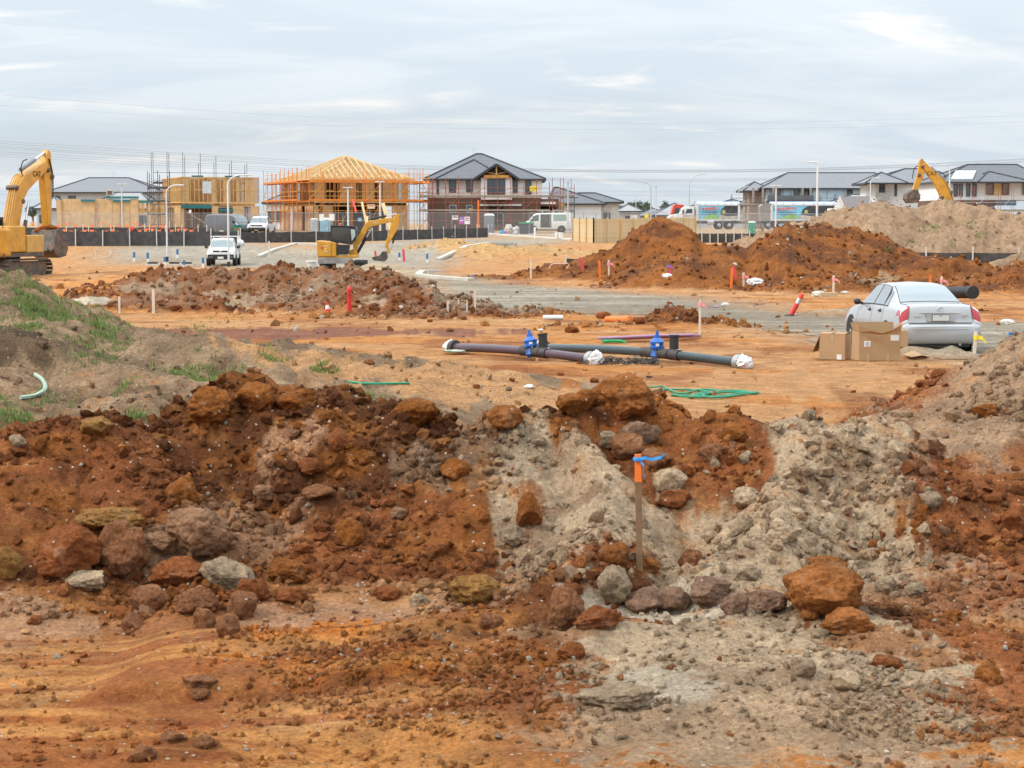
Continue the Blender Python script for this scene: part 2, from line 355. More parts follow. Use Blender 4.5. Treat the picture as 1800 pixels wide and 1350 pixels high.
def relief(X, Y):
    """(height, mound id, share of mound height) for arrays of ground points"""
    X = np.asarray(X, float); Y = np.asarray(Y, float)
    b = base_z(Y); H = b.copy(); ID = np.zeros(X.shape, int)
    wx = X + .16*fbm(X*1.1, Y*1.1, 3, 3)*np.clip(Y/18, .6, 3.0); wy = Y + .16*fbm(X*1.1, Y*1.1, 3, 8)*np.clip(Y/18, .6, 3.0)
    for name, P, fr, bk, ex in MOUNDS:
        big = max(fr, bk)*1.6
        m = (X > P[:, 0].min()-big) & (X < P[:, 0].max()+big) & (Y > P[:, 1].min()-big) & (Y < P[:, 1].max()+big)
        if not m.any(): continue
        x, y, bb = wx[m], wy[m], b[m]; best = np.full(x.shape, 1e9); zc = np.zeros(x.shape); yc = np.zeros(x.shape)
        for a, c in zip(P[:-1], P[1:]):
            dx, dy = c[0]-a[0], c[1]-a[1]; t = np.clip(((x-a[0])*dx+(y-a[1])*dy)/(dx*dx+dy*dy+1e-9), 0, 1)
            px, py = a[0]+t*dx, a[1]+t*dy; d = np.hypot(x-px, y-py); k = d < best
            best = np.where(k, d, best); zc = np.where(k, a[2]+t*(c[2]-a[2]), zc); yc = np.where(k, py, yc)
        w = np.where(y < yc, fr, bk); q = best/w
        q = np.sqrt(q*q+.012)-.11
        p = np.clip(1-q, 0, None); p = np.where(p < .18, p*p/.36+.0, p-.09)/.91
        z = bb + np.clip(zc-bb, 0, None)*np.clip(p, 0, 1.02)
        h = H[m]; up = (z > h) & (p > .02); ID[m] = np.where(up & (z > bb+.05), MNAMES.index(name), ID[m])
        k = .06; H[m] = np.where(p > 0.0, np.maximum(h, z), h)
    return H, ID, np.clip((H-b)/.5, 0, 1)
ROUGH = dict(ground=.05, dirt_berm=1.0, spoil_heap=.75, topsoil_mound=.8, spoil_bank=1.5, clay_stockpile=1.5, soil_stockpile=1.7, sand_heap=.9, gravel_heap=.25, lime_sand=.35)
_RA = np.array([ROUGH[n] for n in MNAMES])
RUTS = [(27.2, .10, .0), (29.1, .10, .0), (33.0, -.16, 1.0), (34.9, -.16, 1.0), (38.5, .22, 2.0), (40.4, .22, 2.0), (46.0, -.30, .5), (47.9, -.30, .5), (53, .12, 1.5), (54.9, .12, 1.5), (88, .5, 0), (90.2, .5, 0), (97, .4, 2), (99.2, .4, 2), (10.9, .05, 1), (11.9, .02, 2)]
def ruts(X, Y):
    r = np.zeros(np.shape(X))
    for y0, sl, ph in RUTS:
        d = np.abs(Y-(y0+sl*X+.5*np.sin(X*.23+ph))); w = .16 if y0 < 60 else .3; r = np.maximum(r, np.exp(-(d/w)**2))
    return r*sstep(-.35, .15, fbm(X*.35, Y*.35, 3, 205))
def terrain(X, Y):
    X = np.asarray(X, float); Y = np.asarray(Y, float)
    H, ID, s = relief(X, Y)
    near = np.clip((26-Y)/4, 0, 1)
    r = _RA[ID]*s
    fl = near*(Y < 16.5)*(.14+.22*sstep(-.5, .6, X))                                   # the trampled trench floor is lumpy as well
    r = np.maximum(r, fl)
    far = np.clip(Y/55, .8, 1.9)                               # big far stockpiles carry bigger lumps
    f1 = fbm(X*.9/far, Y*.9/far, 4, 21); c1, id1 = cells(X*1.9/far, Y*1.9/far, 4); c2, id2 = cells(X*5.2/far, Y*5.2/far, 14)
    c3, id3 = cells(X*11/far, Y*11/far, 44)
    lump = .23*f1 + .15*np.where(Y > 40, .45, 1.0)*(.55-c1)*(id1 > .35) + .065*(.5-c2)*(id2 > .3) + .024*(.5-c3)*(id3 > .3) + .06*np.abs(fbm(X*4/far, Y*4/far, 4, 33)) - .045
    H = H + r*lump*np.where(Y > 40, far*1.1, 1.0)
    # rutted, scraped floor and yard: long low streaks
    g = (1-s)*np.clip((110-Y)/20, .15, 1)
    H = H + g*(.035*fbm(X*.25, Y*1.1, 4, 51) + .014*fbm(X*1.5, Y*5, 3, 55)*np.clip(Y/30, .4, 1.3))
    # scraped step on the trench floor
    st = sstep(12.35, 12.5, Y + .12*fbm(X*1.3, Y*.4, 3, 61))*sstep(-2.9, -2.4, X)*sstep(-.1, -.6, X)*(Y < 16)
    H = H + .10*st*(1-s)
    rt = ruts(X, Y)
    H = H - g*rt*.045*(1+.4*np.sin(X*17+Y*3))
    # wheel tracks of the big excavator behind the topsoil
    tr = (Y > 78)*(Y < 118)*(X < -12)
    H = H + tr*(1-s)*.22*np.clip(fbm(X*.18, (Y+X*.9)*.55, 3, 71), -.1, .5)
    return H, ID, s
def gz(x, y): return float(terrain(np.array([x]), np.array([y]))[0][0])
def G(u, v, lo=9.0, hi=400.0):
    """the ground point seen at a pixel of the photograph"""
    d = ray(u, v); Ys = np.geomspace(lo, hi, 1500); X = d[0]/d[1]*Ys; Z = CAMH + d[2]/d[1]*Ys
    dz = Z - terrain(X, Ys)[0]; k = np.argmax(dz < 0)
    if not (dz < 0).any(): k = len(Ys)-1
    if k > 0:
        t = dz[k-1]/(dz[k-1]-dz[k]+1e-9); y = Ys[k-1]+t*(Ys[k]-Ys[k-1])
    else: y = Ys[0]
    x = d[0]/d[1]*y
    return Vector((x, y, gz(x, y)))
def at(u, D):
    """ground point in the column of pixel u at depth D"""
    x = (u-900)/F*D; return Vector((x, D, gz(x, D)))

# soil colours (albedo)
C_TAN, C_OCH, C_RED = np.array([.43, .245, .117]), np.array([.43, .193, .062]), np.array([.265, .095, .034])
C_DRK, C_GRY, C_TOP = np.array([.12, .046, .018]), np.array([.41, .32, .222]), np.array([.27, .19, .122])
C_LIM, C_ROAD, C_CLAY = np.array([.48, .43, .345]), np.array([.285, .245, .185]), np.array([.33, .122, .030])
C_STK, C_SAND, C_MAR, C_ORG = np.array([.34, .235, .155]), np.array([.42, .27, .125]), np.array([.19, .085, .062]), np.array([.52, .18, .03])
C_PINK = np.array([.38, .22, .13])
BLOBS = []
def blob(u, v0, v1, wpx, c, k=.9, lo=9.0):
    a, b = G(u, v1, lo), G(u, v0, lo); y = (a.y+b.y)/2
    BLOBS.append((u/1.0, (a.x+b.x)/2, y, wpx/2*y/F, max((b.y-a.y)/2, .15), c, k))
def polymask(X, Y, poly):
    ins = np.zeros(X.shape, bool); n = len(poly)
    for i in range(n):
        x0, y0 = poly[i]; x1, y1 = poly[(i+1) % n]
        if y0 == y1: continue
        c = ((Y < y0) != (Y < y1)) & (X < (x1-x0)*(Y-y0)/(y1-y0)+x0); ins ^= c
    return ins
def _flat(u, v, z=0.0):
    d = ray(u, v); k = (z-CAMH)/d[2]; return (d[0]*k, d[1]*k)
ROAD = [_flat(*p) for p in [(2300, 655), (1800, 640), (1640, 632), (1480, 612), (1390, 588), (1300, 576), (1180, 556), (1040, 549), (900, 552), (800, 548), (770, 520), (735, 490), (640, 478), (560, 478), (470, 474), (400, 470), (290, 466), (200, 464), (200, 457), (330, 455), (430, 454), (540, 461), (640, 455), (740, 449), (830, 450), (980, 449), (1000, 455), (800, 463), (735, 478), (800, 488), (860, 494), (960, 503), (1090, 514), (1230, 530), (1330, 545), (1420, 552), (1520, 560), (1640, 560), (1760, 566), (2300, 580)]]
def colour(X, Y, ID, s, Hh=None):
    X0, Y0 = X, Y
    if Hh is not None: up = Hh-base_z(Y); X = X+.35*up; Y = Y+1.25*up      # soil layers follow the surface, not the plan
    n1 = fbm(X*.5, Y*.5, 5, 101)*.5+.5; n2 = fbm(X*1.7, Y*1.7, 4, 111)*.5+.5; st = fbm(X*.22, Y*1.0, 5, 121)*.5+.5
    def mx(a, b, t): return a + (b-a)*t[..., None]
    one = np.ones(X.shape)
    C = mx(C_TAN*one[..., None], C_OCH*one[..., None], sstep(.42, .62, st))
    C = mx(C, C_RED*.9, sstep(.52, .72, n1)*.75*(Y < 128)); C = mx(C, C_DRK*1.3, sstep(.66, .8, n2)*.5)
    C = mx(C, C_RED*.85, ruts(X0, Y0)*.5*(Y < 128)); C = mx(C, C_TAN*.92, sstep(90, 120, Y)*.6); C = mx(C, C_ROAD, sstep(150, 175, Y)*.6)
    pal = dict(dirt_berm=(C_DRK*.9, C_RED*.8, C_CLAY*.78), spoil_heap=(C_STK, C_RED, C_STK), topsoil_mound=(C_TOP, C_TOP*.72, C_TOP*1.15), spoil_bank=(C_RED*.62, C_STK*.32+C_RED*.4, C_CLAY*.62),
               clay_stockpile=(C_CLAY*.66, C_DRK*1.05, C_CLAY*.8), soil_stockpile=(C_STK*.86, C_STK*.72, C_STK*.95), sand_heap=(C_SAND, C_SAND*.85, C_SAND), gravel_heap=(C_GRY*.85, C_ROAD*1.1, C_GRY), lime_sand=(C_LIM, C_LIM*.85, C_LIM))
    for nme, (a, b, c) in pal.items():
        m = (ID == MNAMES.index(nme))
        if not m.any(): continue
        cc = mx(a*one[..., None], b*one[..., None], sstep(.40, .60, n1)); cc = mx(cc, c*one[..., None], sstep(.52, .70, n2)*.8)
        t = np.where(m, sstep(.05, .35, s+.25*(n2-.5)), 0); C = mx(C, cc, t)
    wxx = X0 + fbm(X*1.2/np.clip(Y/20, .7, 4), Y*1.2/np.clip(Y/20, .7, 4), 4, 131)*np.clip(Y/22, .5, 4)*.8
    wyy = Y0 + fbm(X*1.2/np.clip(Y/20, .7, 4), Y*1.2/np.clip(Y/20, .7, 4), 4, 141)*np.clip(Y/22, .5, 4)*.8
    kk = 5.0/np.clip(Y/17, .8, 3); _, ci = cells(X*kk, Y*kk, 77); _, ci2 = cells(X*kk*2.7, Y*kk*2.7, 78); jit = (ci-.5)*1.0+(ci2-.5)*.7; edg = 1.1*fbm(X*1.1/np.clip(Y/18, .8, 4), Y*1.1/np.clip(Y/18, .8, 4), 4, 191)
    for _, x, y, rx, ry, c, k in BLOBS:
        q = ((wxx-x)/rx)**2 + ((wyy-y)/ry)**2; t = sstep(1.12, .72, q+(jit+edg)*np.clip(q, .2, 1))*k
        if t.any(): C = mx(C, c*one[..., None], t)
    fl = (Y0 < 14.2)*(1-s)*sstep(.2, -.4, X0+.4*fbm(X0*1.5, Y0*1.5, 3, 225)); sk = fbm(X0*.35, Y0*6, 4, 222)*.5+.5; dmp = fbm(X0*.5, Y0*1.6, 3, 223)*.5+.5
    C = mx(C, np.array([.46, .225, .075])*one[..., None], fl*sstep(.50, .60, sk)*.7); C = mx(C, np.array([.27, .085, .025])*one[..., None], fl*np.maximum(sstep(.46, .36, sk), sstep(.55, .70, dmp))*.75)
    hi = fbm(X*3.1, Y*3.1, 4, 231)*.5+.5; C = mx(C, C_OCH*one[..., None], sstep(.60, .78, hi)*.45*(Y < 26)); C = mx(C, C_DRK*one[..., None], sstep(.40, .24, hi)*.5*(Y < 26)*s)
    return np.clip(C*np.array([1.30, 1.20, 1.10]), 0, .78)
# ---------------------------------------------------------------- soil patches
for a in [(990, 728, 1000, 190, C_GRY*.93, .95), (1075, 800, 1010, 150, C_GRY, .9), (1510, 738, 950, 300, C_GRY*1.0, .95), (1420, 800, 1020, 280, C_GRY, .9), (1340, 1075, 1345, 760, C_GRY*.85, .85), (1250, 900, 1060, 330, C_GRY*.95, .8), (560, 720, 800, 150, C_PINK), (470, 850, 960, 260, C_PINK*.85, .8), (330, 900, 1000, 160, C_STK*.8, .6), (260, 760, 900, 240, C_RED*.9, .6), (1000, 735, 850, 150, C_GRY*.9), (1070, 830, 960, 150, C_GRY), (960, 960, 1030, 140, C_STK*.9),
          (985, 860, 960, 110, C_RED*.9, .7), (700, 860, 960, 200, C_RED*.95, .7), (820, 760, 860, 110, C_STK*.75, .6), (1110, 680, 735, 230, C_CLAY, .8), (1260, 760, 860, 190, C_RED*.95, .8), (1480, 745, 800, 200, C_GRY*1.02), (1530, 800, 860, 150, C_TOP*.95, .6), (1400, 850, 960, 300, C_GRY*1.05), (1300, 960, 1050, 420, C_GRY, .85),
          (1560, 900, 1030, 220, C_GRY*1.02, .8), (1735, 810, 970, 230, C_RED, .7), (1730, 660, 780, 190, C_STK*.95, .8), (1700, 1000, 1080, 220, C_RED*1.0, .6),
          (90, 1040, 1130, 260, C_PINK*.95), (620, 1050, 1100, 420, C_PINK), (630, 1085, 1130, 290, C_ORG, .9), (540, 1150, 1195, 380, C_ORG*.72, .85), (650, 1200, 1260, 460, C_OCH*.95, .5), (640, 1265, 1340, 430, C_CLAY*1.05, .5), (110, 1170, 1230, 300, C_CLAY*1.1, .6), (110, 1240, 1350, 300, C_CLAY*1.0, .5),
          (320, 1180, 1350, 190, C_DRK*1.15, .75), (900, 1120, 1350, 130, C_RED*.95, .8), (1240, 1090, 1200, 560, C_GRY*.95), (1500, 1090, 1210, 360, C_GRY*1.0), (1180, 1170, 1240, 260, C_LIM*.85, .7), (1080, 1230, 1330, 330, C_TOP*1.2, .7), (1420, 1230, 1320, 480, C_TOP*1.3, .6), (1750, 1080, 1260, 190, C_RED*1.05, .8), (1640, 1325, 1350, 400, C_STK*1.1, .8),
          (1560, 1110, 1150, 130, C_CLAY*.8, .7), (1150, 1070, 1095, 200, C_LIM*.95, .8), (1000, 1110, 1160, 160, C_CLAY*.7, .6)]:
    blob(*a)
for a in [(70, 585, 650, 280, C_TOP*.42, .95), (330, 590, 640, 60, C_TOP*.7, .6), (560, 575, 594, 560, C_MAR, .85), (700, 640, 668, 500, C_TAN*1.05, .8), (1050, 690, 735, 900, C_TAN*1.02, .85), (1500, 650, 700, 420, C_TAN*1.0, .8), (1640, 678, 690, 80, C_DRK*1.4, .5),  # first patch: fresh dark topsoil, with the undercut's shade painted into its colour
          (520, 545, 560, 400, C_OCH*.95, .6), (220, 485, 535, 320, C_OCH*1.12, .85), (450, 500, 540, 130, C_GRY*.85, .7), (560, 480, 510, 200, C_STK*.8, .7), (300, 490, 520, 130, C_GRY*.8, .6), (700, 505, 530, 70, C_GRY*.9, .7), (1560, 470, 500, 60, C_GRY*.8, .6), (1000, 520, 548, 700, C_ROAD, .5)]:
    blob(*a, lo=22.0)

# ---------------------------------------------------------------- the ground sheet, split where the heaps stand on it
def build_ground():
    Y = np.concatenate([np.exp(np.arange(math.log(6.5), math.log(26), .0020)), np.exp(np.arange(math.log(26), math.log(128), .0040)), np.exp(np.arange(math.log(128), math.log(7000), .016))])
    fine = np.arange(-.30, .3001, .00165); co = np.arange(.306, .62, .010)
    T = np.concatenate([-co[::-1], fine, co])
    TT, YY = np.meshgrid(T, Y); XX = TT*YY
    H, ID, s = terrain(XX, YY); C = colour(XX, YY, ID, s, H)
    ny, nx = YY.shape
    rx = XX + .5*fbm(XX*.4, YY*.4, 3, 151)*np.clip(YY/50, .6, 2); ry = YY + 1.1*fbm(XX*.4, YY*.4, 3, 161)*np.clip(YY/50, .6, 2)
    low = 1-sstep(.06, .2, H-base_z(YY)); soft = np.zeros(XX.shape)
    for j in range(9):
        a = j*2.4; rr_ = .022*YY*(j/9)**.5; soft += polymask(rx+rr_*math.cos(a), ry+2.2*rr_*math.sin(a), ROAD)
    soft = soft/9*low; road = soft > .5
    n1 = fbm(XX*.35, YY*.35, 5, 171)*.5+.5; n2 = fbm(XX*.15, YY*1.3, 4, 181)*.5+.5
    cr = C_ROAD + (C_LIM*.92-C_ROAD)*(sstep(.50, .70, n2)*.8)[..., None]; cr = cr + (C_LIM*.78-cr)*(sstep(95, 112, YY)*.8)[..., None]; cr = cr*(.8+.4*n1[..., None]); C = C + (cr-C)*np.clip(soft*1.0, 0, .93)[..., None]; cr = C
    V = np.stack([XX, YY, H], -1).reshape(-1, 3); C = C.reshape(-1, 3)
    idx = np.arange(ny*nx).reshape(ny, nx)
    Fq = np.stack([idx[:-1, :-1], idx[:-1, 1:], idx[1:, 1:], idx[1:, :-1]], -1).reshape(-1, 4)
    fid = ID[:-1, :-1].reshape(-1); froad = road[:-1, :-1].reshape(-1)
    big = dict(ground='bare orange-brown earth of the building site, scraped and rutted', dirt_berm='foreground berm of rust-brown clods and grey gravel', spoil_heap='gravelly brown spoil heap', topsoil_mound='grey-brown topsoil mound with patches of grass', spoil_bank='long bank of brown and grey spoil behind the red bollard',
               clay_stockpile='orange clay stockpiles behind the parked sedan', soil_stockpile='large grey-brown soil stockpile behind the silt fence', sand_heap='yellow sand heaps', gravel_heap='grey crushed-rock heaps', lime_sand='pale sand heaps')
    sm = soil_mat()
    def sub(mask, name, cols, dz=0.0):
        f = Fq[mask]; u, inv = np.unique(f, return_inverse=True); v = V[u].copy(); v[:, 2] += dz
        o = np_mesh(name, v, inv.reshape(f.shape), sm, cols[u]); o['kind'] = 'structure'; return o
    for i, nm in enumerate(MNAMES):
        m = fid == i
        if m.any(): sub(m, nm, C)['label'] = big[nm]
    sub(froad & (fid == 0), 'gravel_road', cr.reshape(-1, 3), .012)['label'] = 'grey crushed-rock road across the site'
    b = MB().quad((-900, -600, -.45), (900, -600, -.45), (900, 6.6, -.45), (-900, 6.6, -.45)).build('earth_floor', mat('earth_plain', (.42, .21, .085), .95, var=.3, scale=.4)); b['kind'] = 'structure'
build_ground()

# ---------------------------------------------------------------- loose clods and stones (past counting)
_t = (1+5**.5)/2
ICO_V = np.array([(-1, _t, 0), (1, _t, 0), (-1, -_t, 0), (1, -_t, 0), (0, -1, _t), (0, 1, _t), (0, -1, -_t), (0, 1, -_t), (_t, 0, -1), (_t, 0, 1), (-_t, 0, -1), (-_t, 0, 1)])/math.hypot(1, _t)
ICO_F = np.array([(0, 11, 5), (0, 5, 1), (0, 1, 7), (0, 7, 10), (0, 10, 11), (1, 5, 9), (5, 11, 4), (11, 10, 2), (10, 7, 6), (7, 1, 8), (3, 9, 4), (3, 4, 2), (3, 2, 6), (3, 6, 8), (3, 8, 9), (4, 9, 5), (2, 4, 11), (6, 2, 10), (8, 6, 7), (9, 8, 1)])
def clods(name, label, n, ylo, yhi, smin, smax, dens, wid=.31):
    Y = np.exp(RNG.uniform(math.log(ylo), math.log(yhi), n)); X = RNG.uniform(-wid, wid, n)*Y
    H, ID, s = terrain(X, Y)
    d = np.array([dens.get(k, 0.0) for k in MNAMES])[ID]
    cl = fbm(X*.8, Y*.8, 3, 301)*.5+.5; d = d*(.35+1.5*sstep(.4, .65, cl))
    keep = RNG.random(n) < d; X, Y, H, ID, s = X[keep], Y[keep], H[keep], ID[keep], s[keep]; m = len(X)
    sw = (RNG.random(m) < .3)*RNG.normal(0, .5, m)*np.clip(Y/18, .8, 3); C = colour(X+sw, Y+sw*.6, ID, s, H)
    if yhi < 30:
        k = (RNG.random(m) < np.where(C[:, 0]/C[:, 2] < 2.0, .38, 1.0)); X, Y, H, ID, s, C = X[k], Y[k], H[k], ID[k], s[k], C[k]; m = len(X)
    size = smin*(smax/smin)**(RNG.random(m)**3.0); size = np.where((Y < 14.6) & (Y < 20), np.minimum(size, smax*.42), size)
    q = RNG.normal(size=(m, 4)); q /= np.linalg.norm(q, axis=1)[:, None]; w, x, y, z = q.T
    Rm = np.stack([1-2*(y*y+z*z), 2*(x*y-z*w), 2*(x*z+y*w), 2*(x*y+z*w), 1-2*(x*x+z*z), 2*(y*z-x*w), 2*(x*z-y*w), 2*(y*z+x*w), 1-2*(x*x+y*y)], -1).reshape(m, 3, 3)
    v = ICO_V[None]*RNG.uniform(.55, 1.3, (m, 12, 1))*RNG.uniform(.5, 1.2, (m, 1, 3))
    v = np.einsum('mij,mkj->mki', Rm, v)*size[:, None, None]
    v += np.stack([X, Y, H+size*.25], -1)[:, None]
    pale = RNG.random(m) < .07
    c = C*RNG.uniform(.75, 1.25, (m, 1)); c = np.where(pale[:, None], np.array([.62, .54, .43])*RNG.uniform(.7, 1.1, (m, 1)), c)
    c = np.where((pale & (size > smin*4))[:, None], C, c)
    Fc = (ICO_F[None] + (np.arange(m)*12)[:, None, None]).reshape(-1, 3)
    o = np_mesh(name, v.reshape(-1, 3), Fc, soil_mat('clod_soil', 2.0, .3), np.repeat(np.clip(c, 0, .8), 12, 0), smooth=False); o['kind'] = 'stuff'; tag(o, label, 'clods'); return m
clods('loose_clods', 'loose clods and stones strewn over the foreground berm', 90000, 9.8, 24, .007, .082, dict(dirt_berm=.60, spoil_heap=.50, ground=.07, topsoil_mound=.12))
clods('yard_stones', 'small stones and crumbs scattered over the yard', 9000, 24, 62, .012, .08, dict(ground=.12, topsoil_mound=.4, spoil_bank=.9, lime_sand=.2, gravel_heap=.4, clay_stockpile=.9))
clods('heap_clods', 'clods lying on the far clay and spoil heaps', 60000, 46, 140, .03, .16, dict(spoil_bank=.9, clay_stockpile=.9, soil_stockpile=.6, sand_heap=.3, ground=.02))
# ================================================================ boulders
def ico_sub(n):
    V = [Vector(p) for p in ICO_V]; Fc = [tuple(f) for f in ICO_F]
    for _ in range(n):
        c = {}; nf = []
        def mid(a, b):
            k = (min(a, b), max(a, b))
            if k not in c: c[k] = len(V); V.append(((V[a]+V[b])/2).normalized())
            return c[k]
        for a, b, d in Fc:
            ab, bd, da = mid(a, b), mid(b, d), mid(d, a); nf += [(a, ab, da), (b, bd, ab), (d, da, bd), (ab, bd, da)]
        Fc = nf
    return np.array([tuple(v) for v in V]), np.array(Fc)
_ICO = {k: ico_sub(k) for k in (2, 3, 4)}
def n3(P, f, seed):
    x, y, z = P.T*f
    return (fbm(x+z*.7, y-z*.4, 4, seed)+fbm(y+x*.5+11, z-x*.3, 4, seed+3)+fbm(z+y*.6+5, x+5, 4, seed+7))/1.6
def rock_mesh(name, w, d, h, col, seed, lev=3, cuts=7, rough=.16):
    rg = np.random.default_rng(seed); V, Fc = _ICO[lev]; V = V.copy()
    for _ in range(cuts):
        n = rg.normal(size=3); n /= np.linalg.norm(n); t = rg.uniform(.55, .85); k = V@n; V = V - np.clip(k-t, 0, None)[:, None]*n*.92
    V = V/np.abs(V).max(0)
    V = V*(1+rough*n3(V, 1.7, seed)[:, None]+.13*n3(V, 4.2, seed+50)[:, None]-.10*np.abs(n3(V, 7.0, seed+70))[:, None])
    V = V*np.array([w, d, h])/2
    cv = fbm(V[:, 0]*4/w+seed, V[:, 1]*4/w+V[:, 2]*3/w, 4, seed)*.5+.5
    c = np.array(col)[None]*np.array([1.28, 1.18, 1.08])*(.78+.5*cv[:, None]); c = c + (np.array(C_STK)-c)*(sstep(.60, .8, cv)*.35)[:, None]
    return np_mesh(name, V, Fc, soil_mat('clod_soil'), np.clip(c, 0, .8), smooth=True)
ROCKC = dict(rust=C_CLAY*.85, red=C_RED*.95, brown=C_RED*.7+C_TOP*.3, grey=C_GRY*.85, ochre=np.array([.30, .16, .05]), cream=C_GRY*1.25, pink=C_PINK*.8, orange=np.array([.34, .135, .042]), mauve=np.array([.27, .17, .12]))
ROCKL = dict(rust='lumpy rust-coloured clod half buried in the foreground berm', red='dark red earth lump half buried in the foreground berm', brown='brown stony lump at the foot of the foreground berm', grey='grey stony lump lying on the gravelly spoil', ochre='ochre earth slab lying on the foreground berm', cream='pale cream stone lying beside the timber survey stake', pink='pinkish-tan earth lump on the rust-brown berm', orange='bright orange clay lump lying on the grey gravel', mauve='smooth mauve-brown stone in the row in front of the gravel slope')
BOULDERS = [
 (112, 968, 135, 92, 'red', 'large dark red boulder wedged against a rounded brown boulder'), (212, 958, 92, 100, 'brown', 'large rounded brown boulder wedged against the dark red boulder'), (192, 908, 120, 40, 'ochre', 'flat ochre slab lying above the dark red boulder'), (150, 1014, 88, 36, 'cream', 'pale tan slab lying in front of the dark red boulder'), (8, 985, 62, 52, 'ochre', None),
 (345, 928, 115, 85, 'pink', 'large pinkish pointed lump halfway down the berm'), (290, 945, 72, 42, 'pink', None), (400, 1008, 95, 60, 'grey', 'large grey-tan lump in the tumbled row of boulders'), (310, 1002, 110, 60, 'red', None), (260, 1050, 68, 52, 'brown', None), (345, 1052, 72, 54, 'brown', None), (425, 1060, 56, 56, 'brown', None), (355, 1085, 48, 44, 'brown', None), (404, 1097, 48, 46, 'brown', None),
 (508, 998, 74, 48, 'rust', None), (508, 1040, 62, 36, 'red', None), (445, 1032, 58, 46, 'red', None), (365, 708, 82, 58, 'rust', None), (447, 692, 70, 50, 'rust', None), (520, 698, 95, 40, 'rust', None), (172, 745, 64, 38, 'ochre', None), (30, 770, 34, 22, 'grey', None), (322, 860, 64, 62, 'rust', None), (545, 815, 52, 32, 'red', None), (590, 770, 40, 40, 'red', None), (230, 1090, 40, 34, 'brown', None), (470, 860, 50, 26, 'pink', None), (560, 860, 60, 26, 'brown', None), (640, 800, 42, 30, 'rust', None),
 (733, 722, 78, 52, 'rust', 'rounded rust boulder perched alone on the berm crest'), (890, 730, 66, 44, 'orange', 'pointed orange-red lump standing alone on the berm crest'), (1098, 697, 108, 76, 'orange', 'largest orange clay slab on top of the boulder pile'), (1035, 697, 46, 36, 'rust', None), (1008, 707, 66, 40, 'rust', None), (1125, 759, 70, 48, 'mauve', None), (1105, 778, 62, 46, 'brown', None), (1070, 768, 38, 32, 'grey', None), (1150, 806, 62, 42, 'brown', None), (1178, 842, 58, 44, 'cream', None), (1186, 872, 62, 36, 'red', None), (900, 936, 46, 38, 'grey', None), (930, 892, 48, 60, 'rust', None), (616, 932, 50, 50, 'rust', None),
 (680, 1037, 50, 26, 'red', None), (735, 1052, 34, 28, 'grey', None), (842, 1027, 112, 56, 'ochre', 'large ochre clod at the foot of the berm'), (876, 1042, 32, 24, 'brown', None), (1080, 1022, 60, 62, 'grey', None), (1130, 1052, 68, 48, 'mauve', None), (1186, 1047, 64, 48, 'mauve', None), (990, 1064, 74, 78, 'brown', 'rounded brown-and-grey lump by the trench floor'), (1048, 1082, 84, 40, 'red', None), (1080, 967, 54, 42, 'rust', None), (800, 822, 52, 40, 'rust', None), (770, 960, 40, 30, 'red', None), (700, 900, 34, 26, 'pink', None), (860, 1085, 44, 34, 'brown', None),
 (1445, 1034, 135, 100, 'orange', 'largest orange boulder with a split top on the grey gravel'), (1447, 992, 84, 38, 'orange', None), (1490, 1088, 88, 48, 'orange', None), (1247, 1032, 84, 48, 'mauve', None), (1295, 1057, 58, 44, 'mauve', None), (1350, 1053, 76, 46, 'mauve', None), (1425, 1075, 38, 30, 'orange', None), (1310, 1002, 52, 32, 'grey', None), (1216, 975, 48, 42, 'brown', None), (1315, 872, 54, 38, 'cream', None), (1310, 800, 30, 24, 'grey', None), (1735, 717, 48, 28, 'rust', None), (1636, 872, 38, 34, 'grey', None), (1790, 910, 66, 60, 'red', None), (1612, 1032, 42, 28, 'grey', None), (1560, 1022, 42, 32, 'grey', None), (1620, 780, 34, 26, 'pink', None),
 (346, 1192, 64, 28, 'brown', None), (350, 1212, 34, 20, 'brown', None), (1085, 1214, 140, 44, 'grey', 'long layered grey slab sunk in the lumpy grey ground'), (1486, 1192, 56, 38, 'cream', None), (1410, 1168, 48, 42, 'grey', None), (1560, 1160, 60, 30, 'red', None), (1740, 1180, 50, 40, 'rust', None), (1000, 1140, 56, 34, 'red', None), (1290, 760, 50, 26, 'rust', None), (1250, 790, 44, 30, 'brown', None), (1440, 1110, 40, 22, 'grey', None), (1675, 1075, 36, 24, 'rust', None), (60, 1085, 30, 20, 'red', None), (300, 1290, 46, 30, 'brown', None), (250, 1320, 50, 34, 'brown', None), (360, 1300, 40, 28, 'brown', None)]
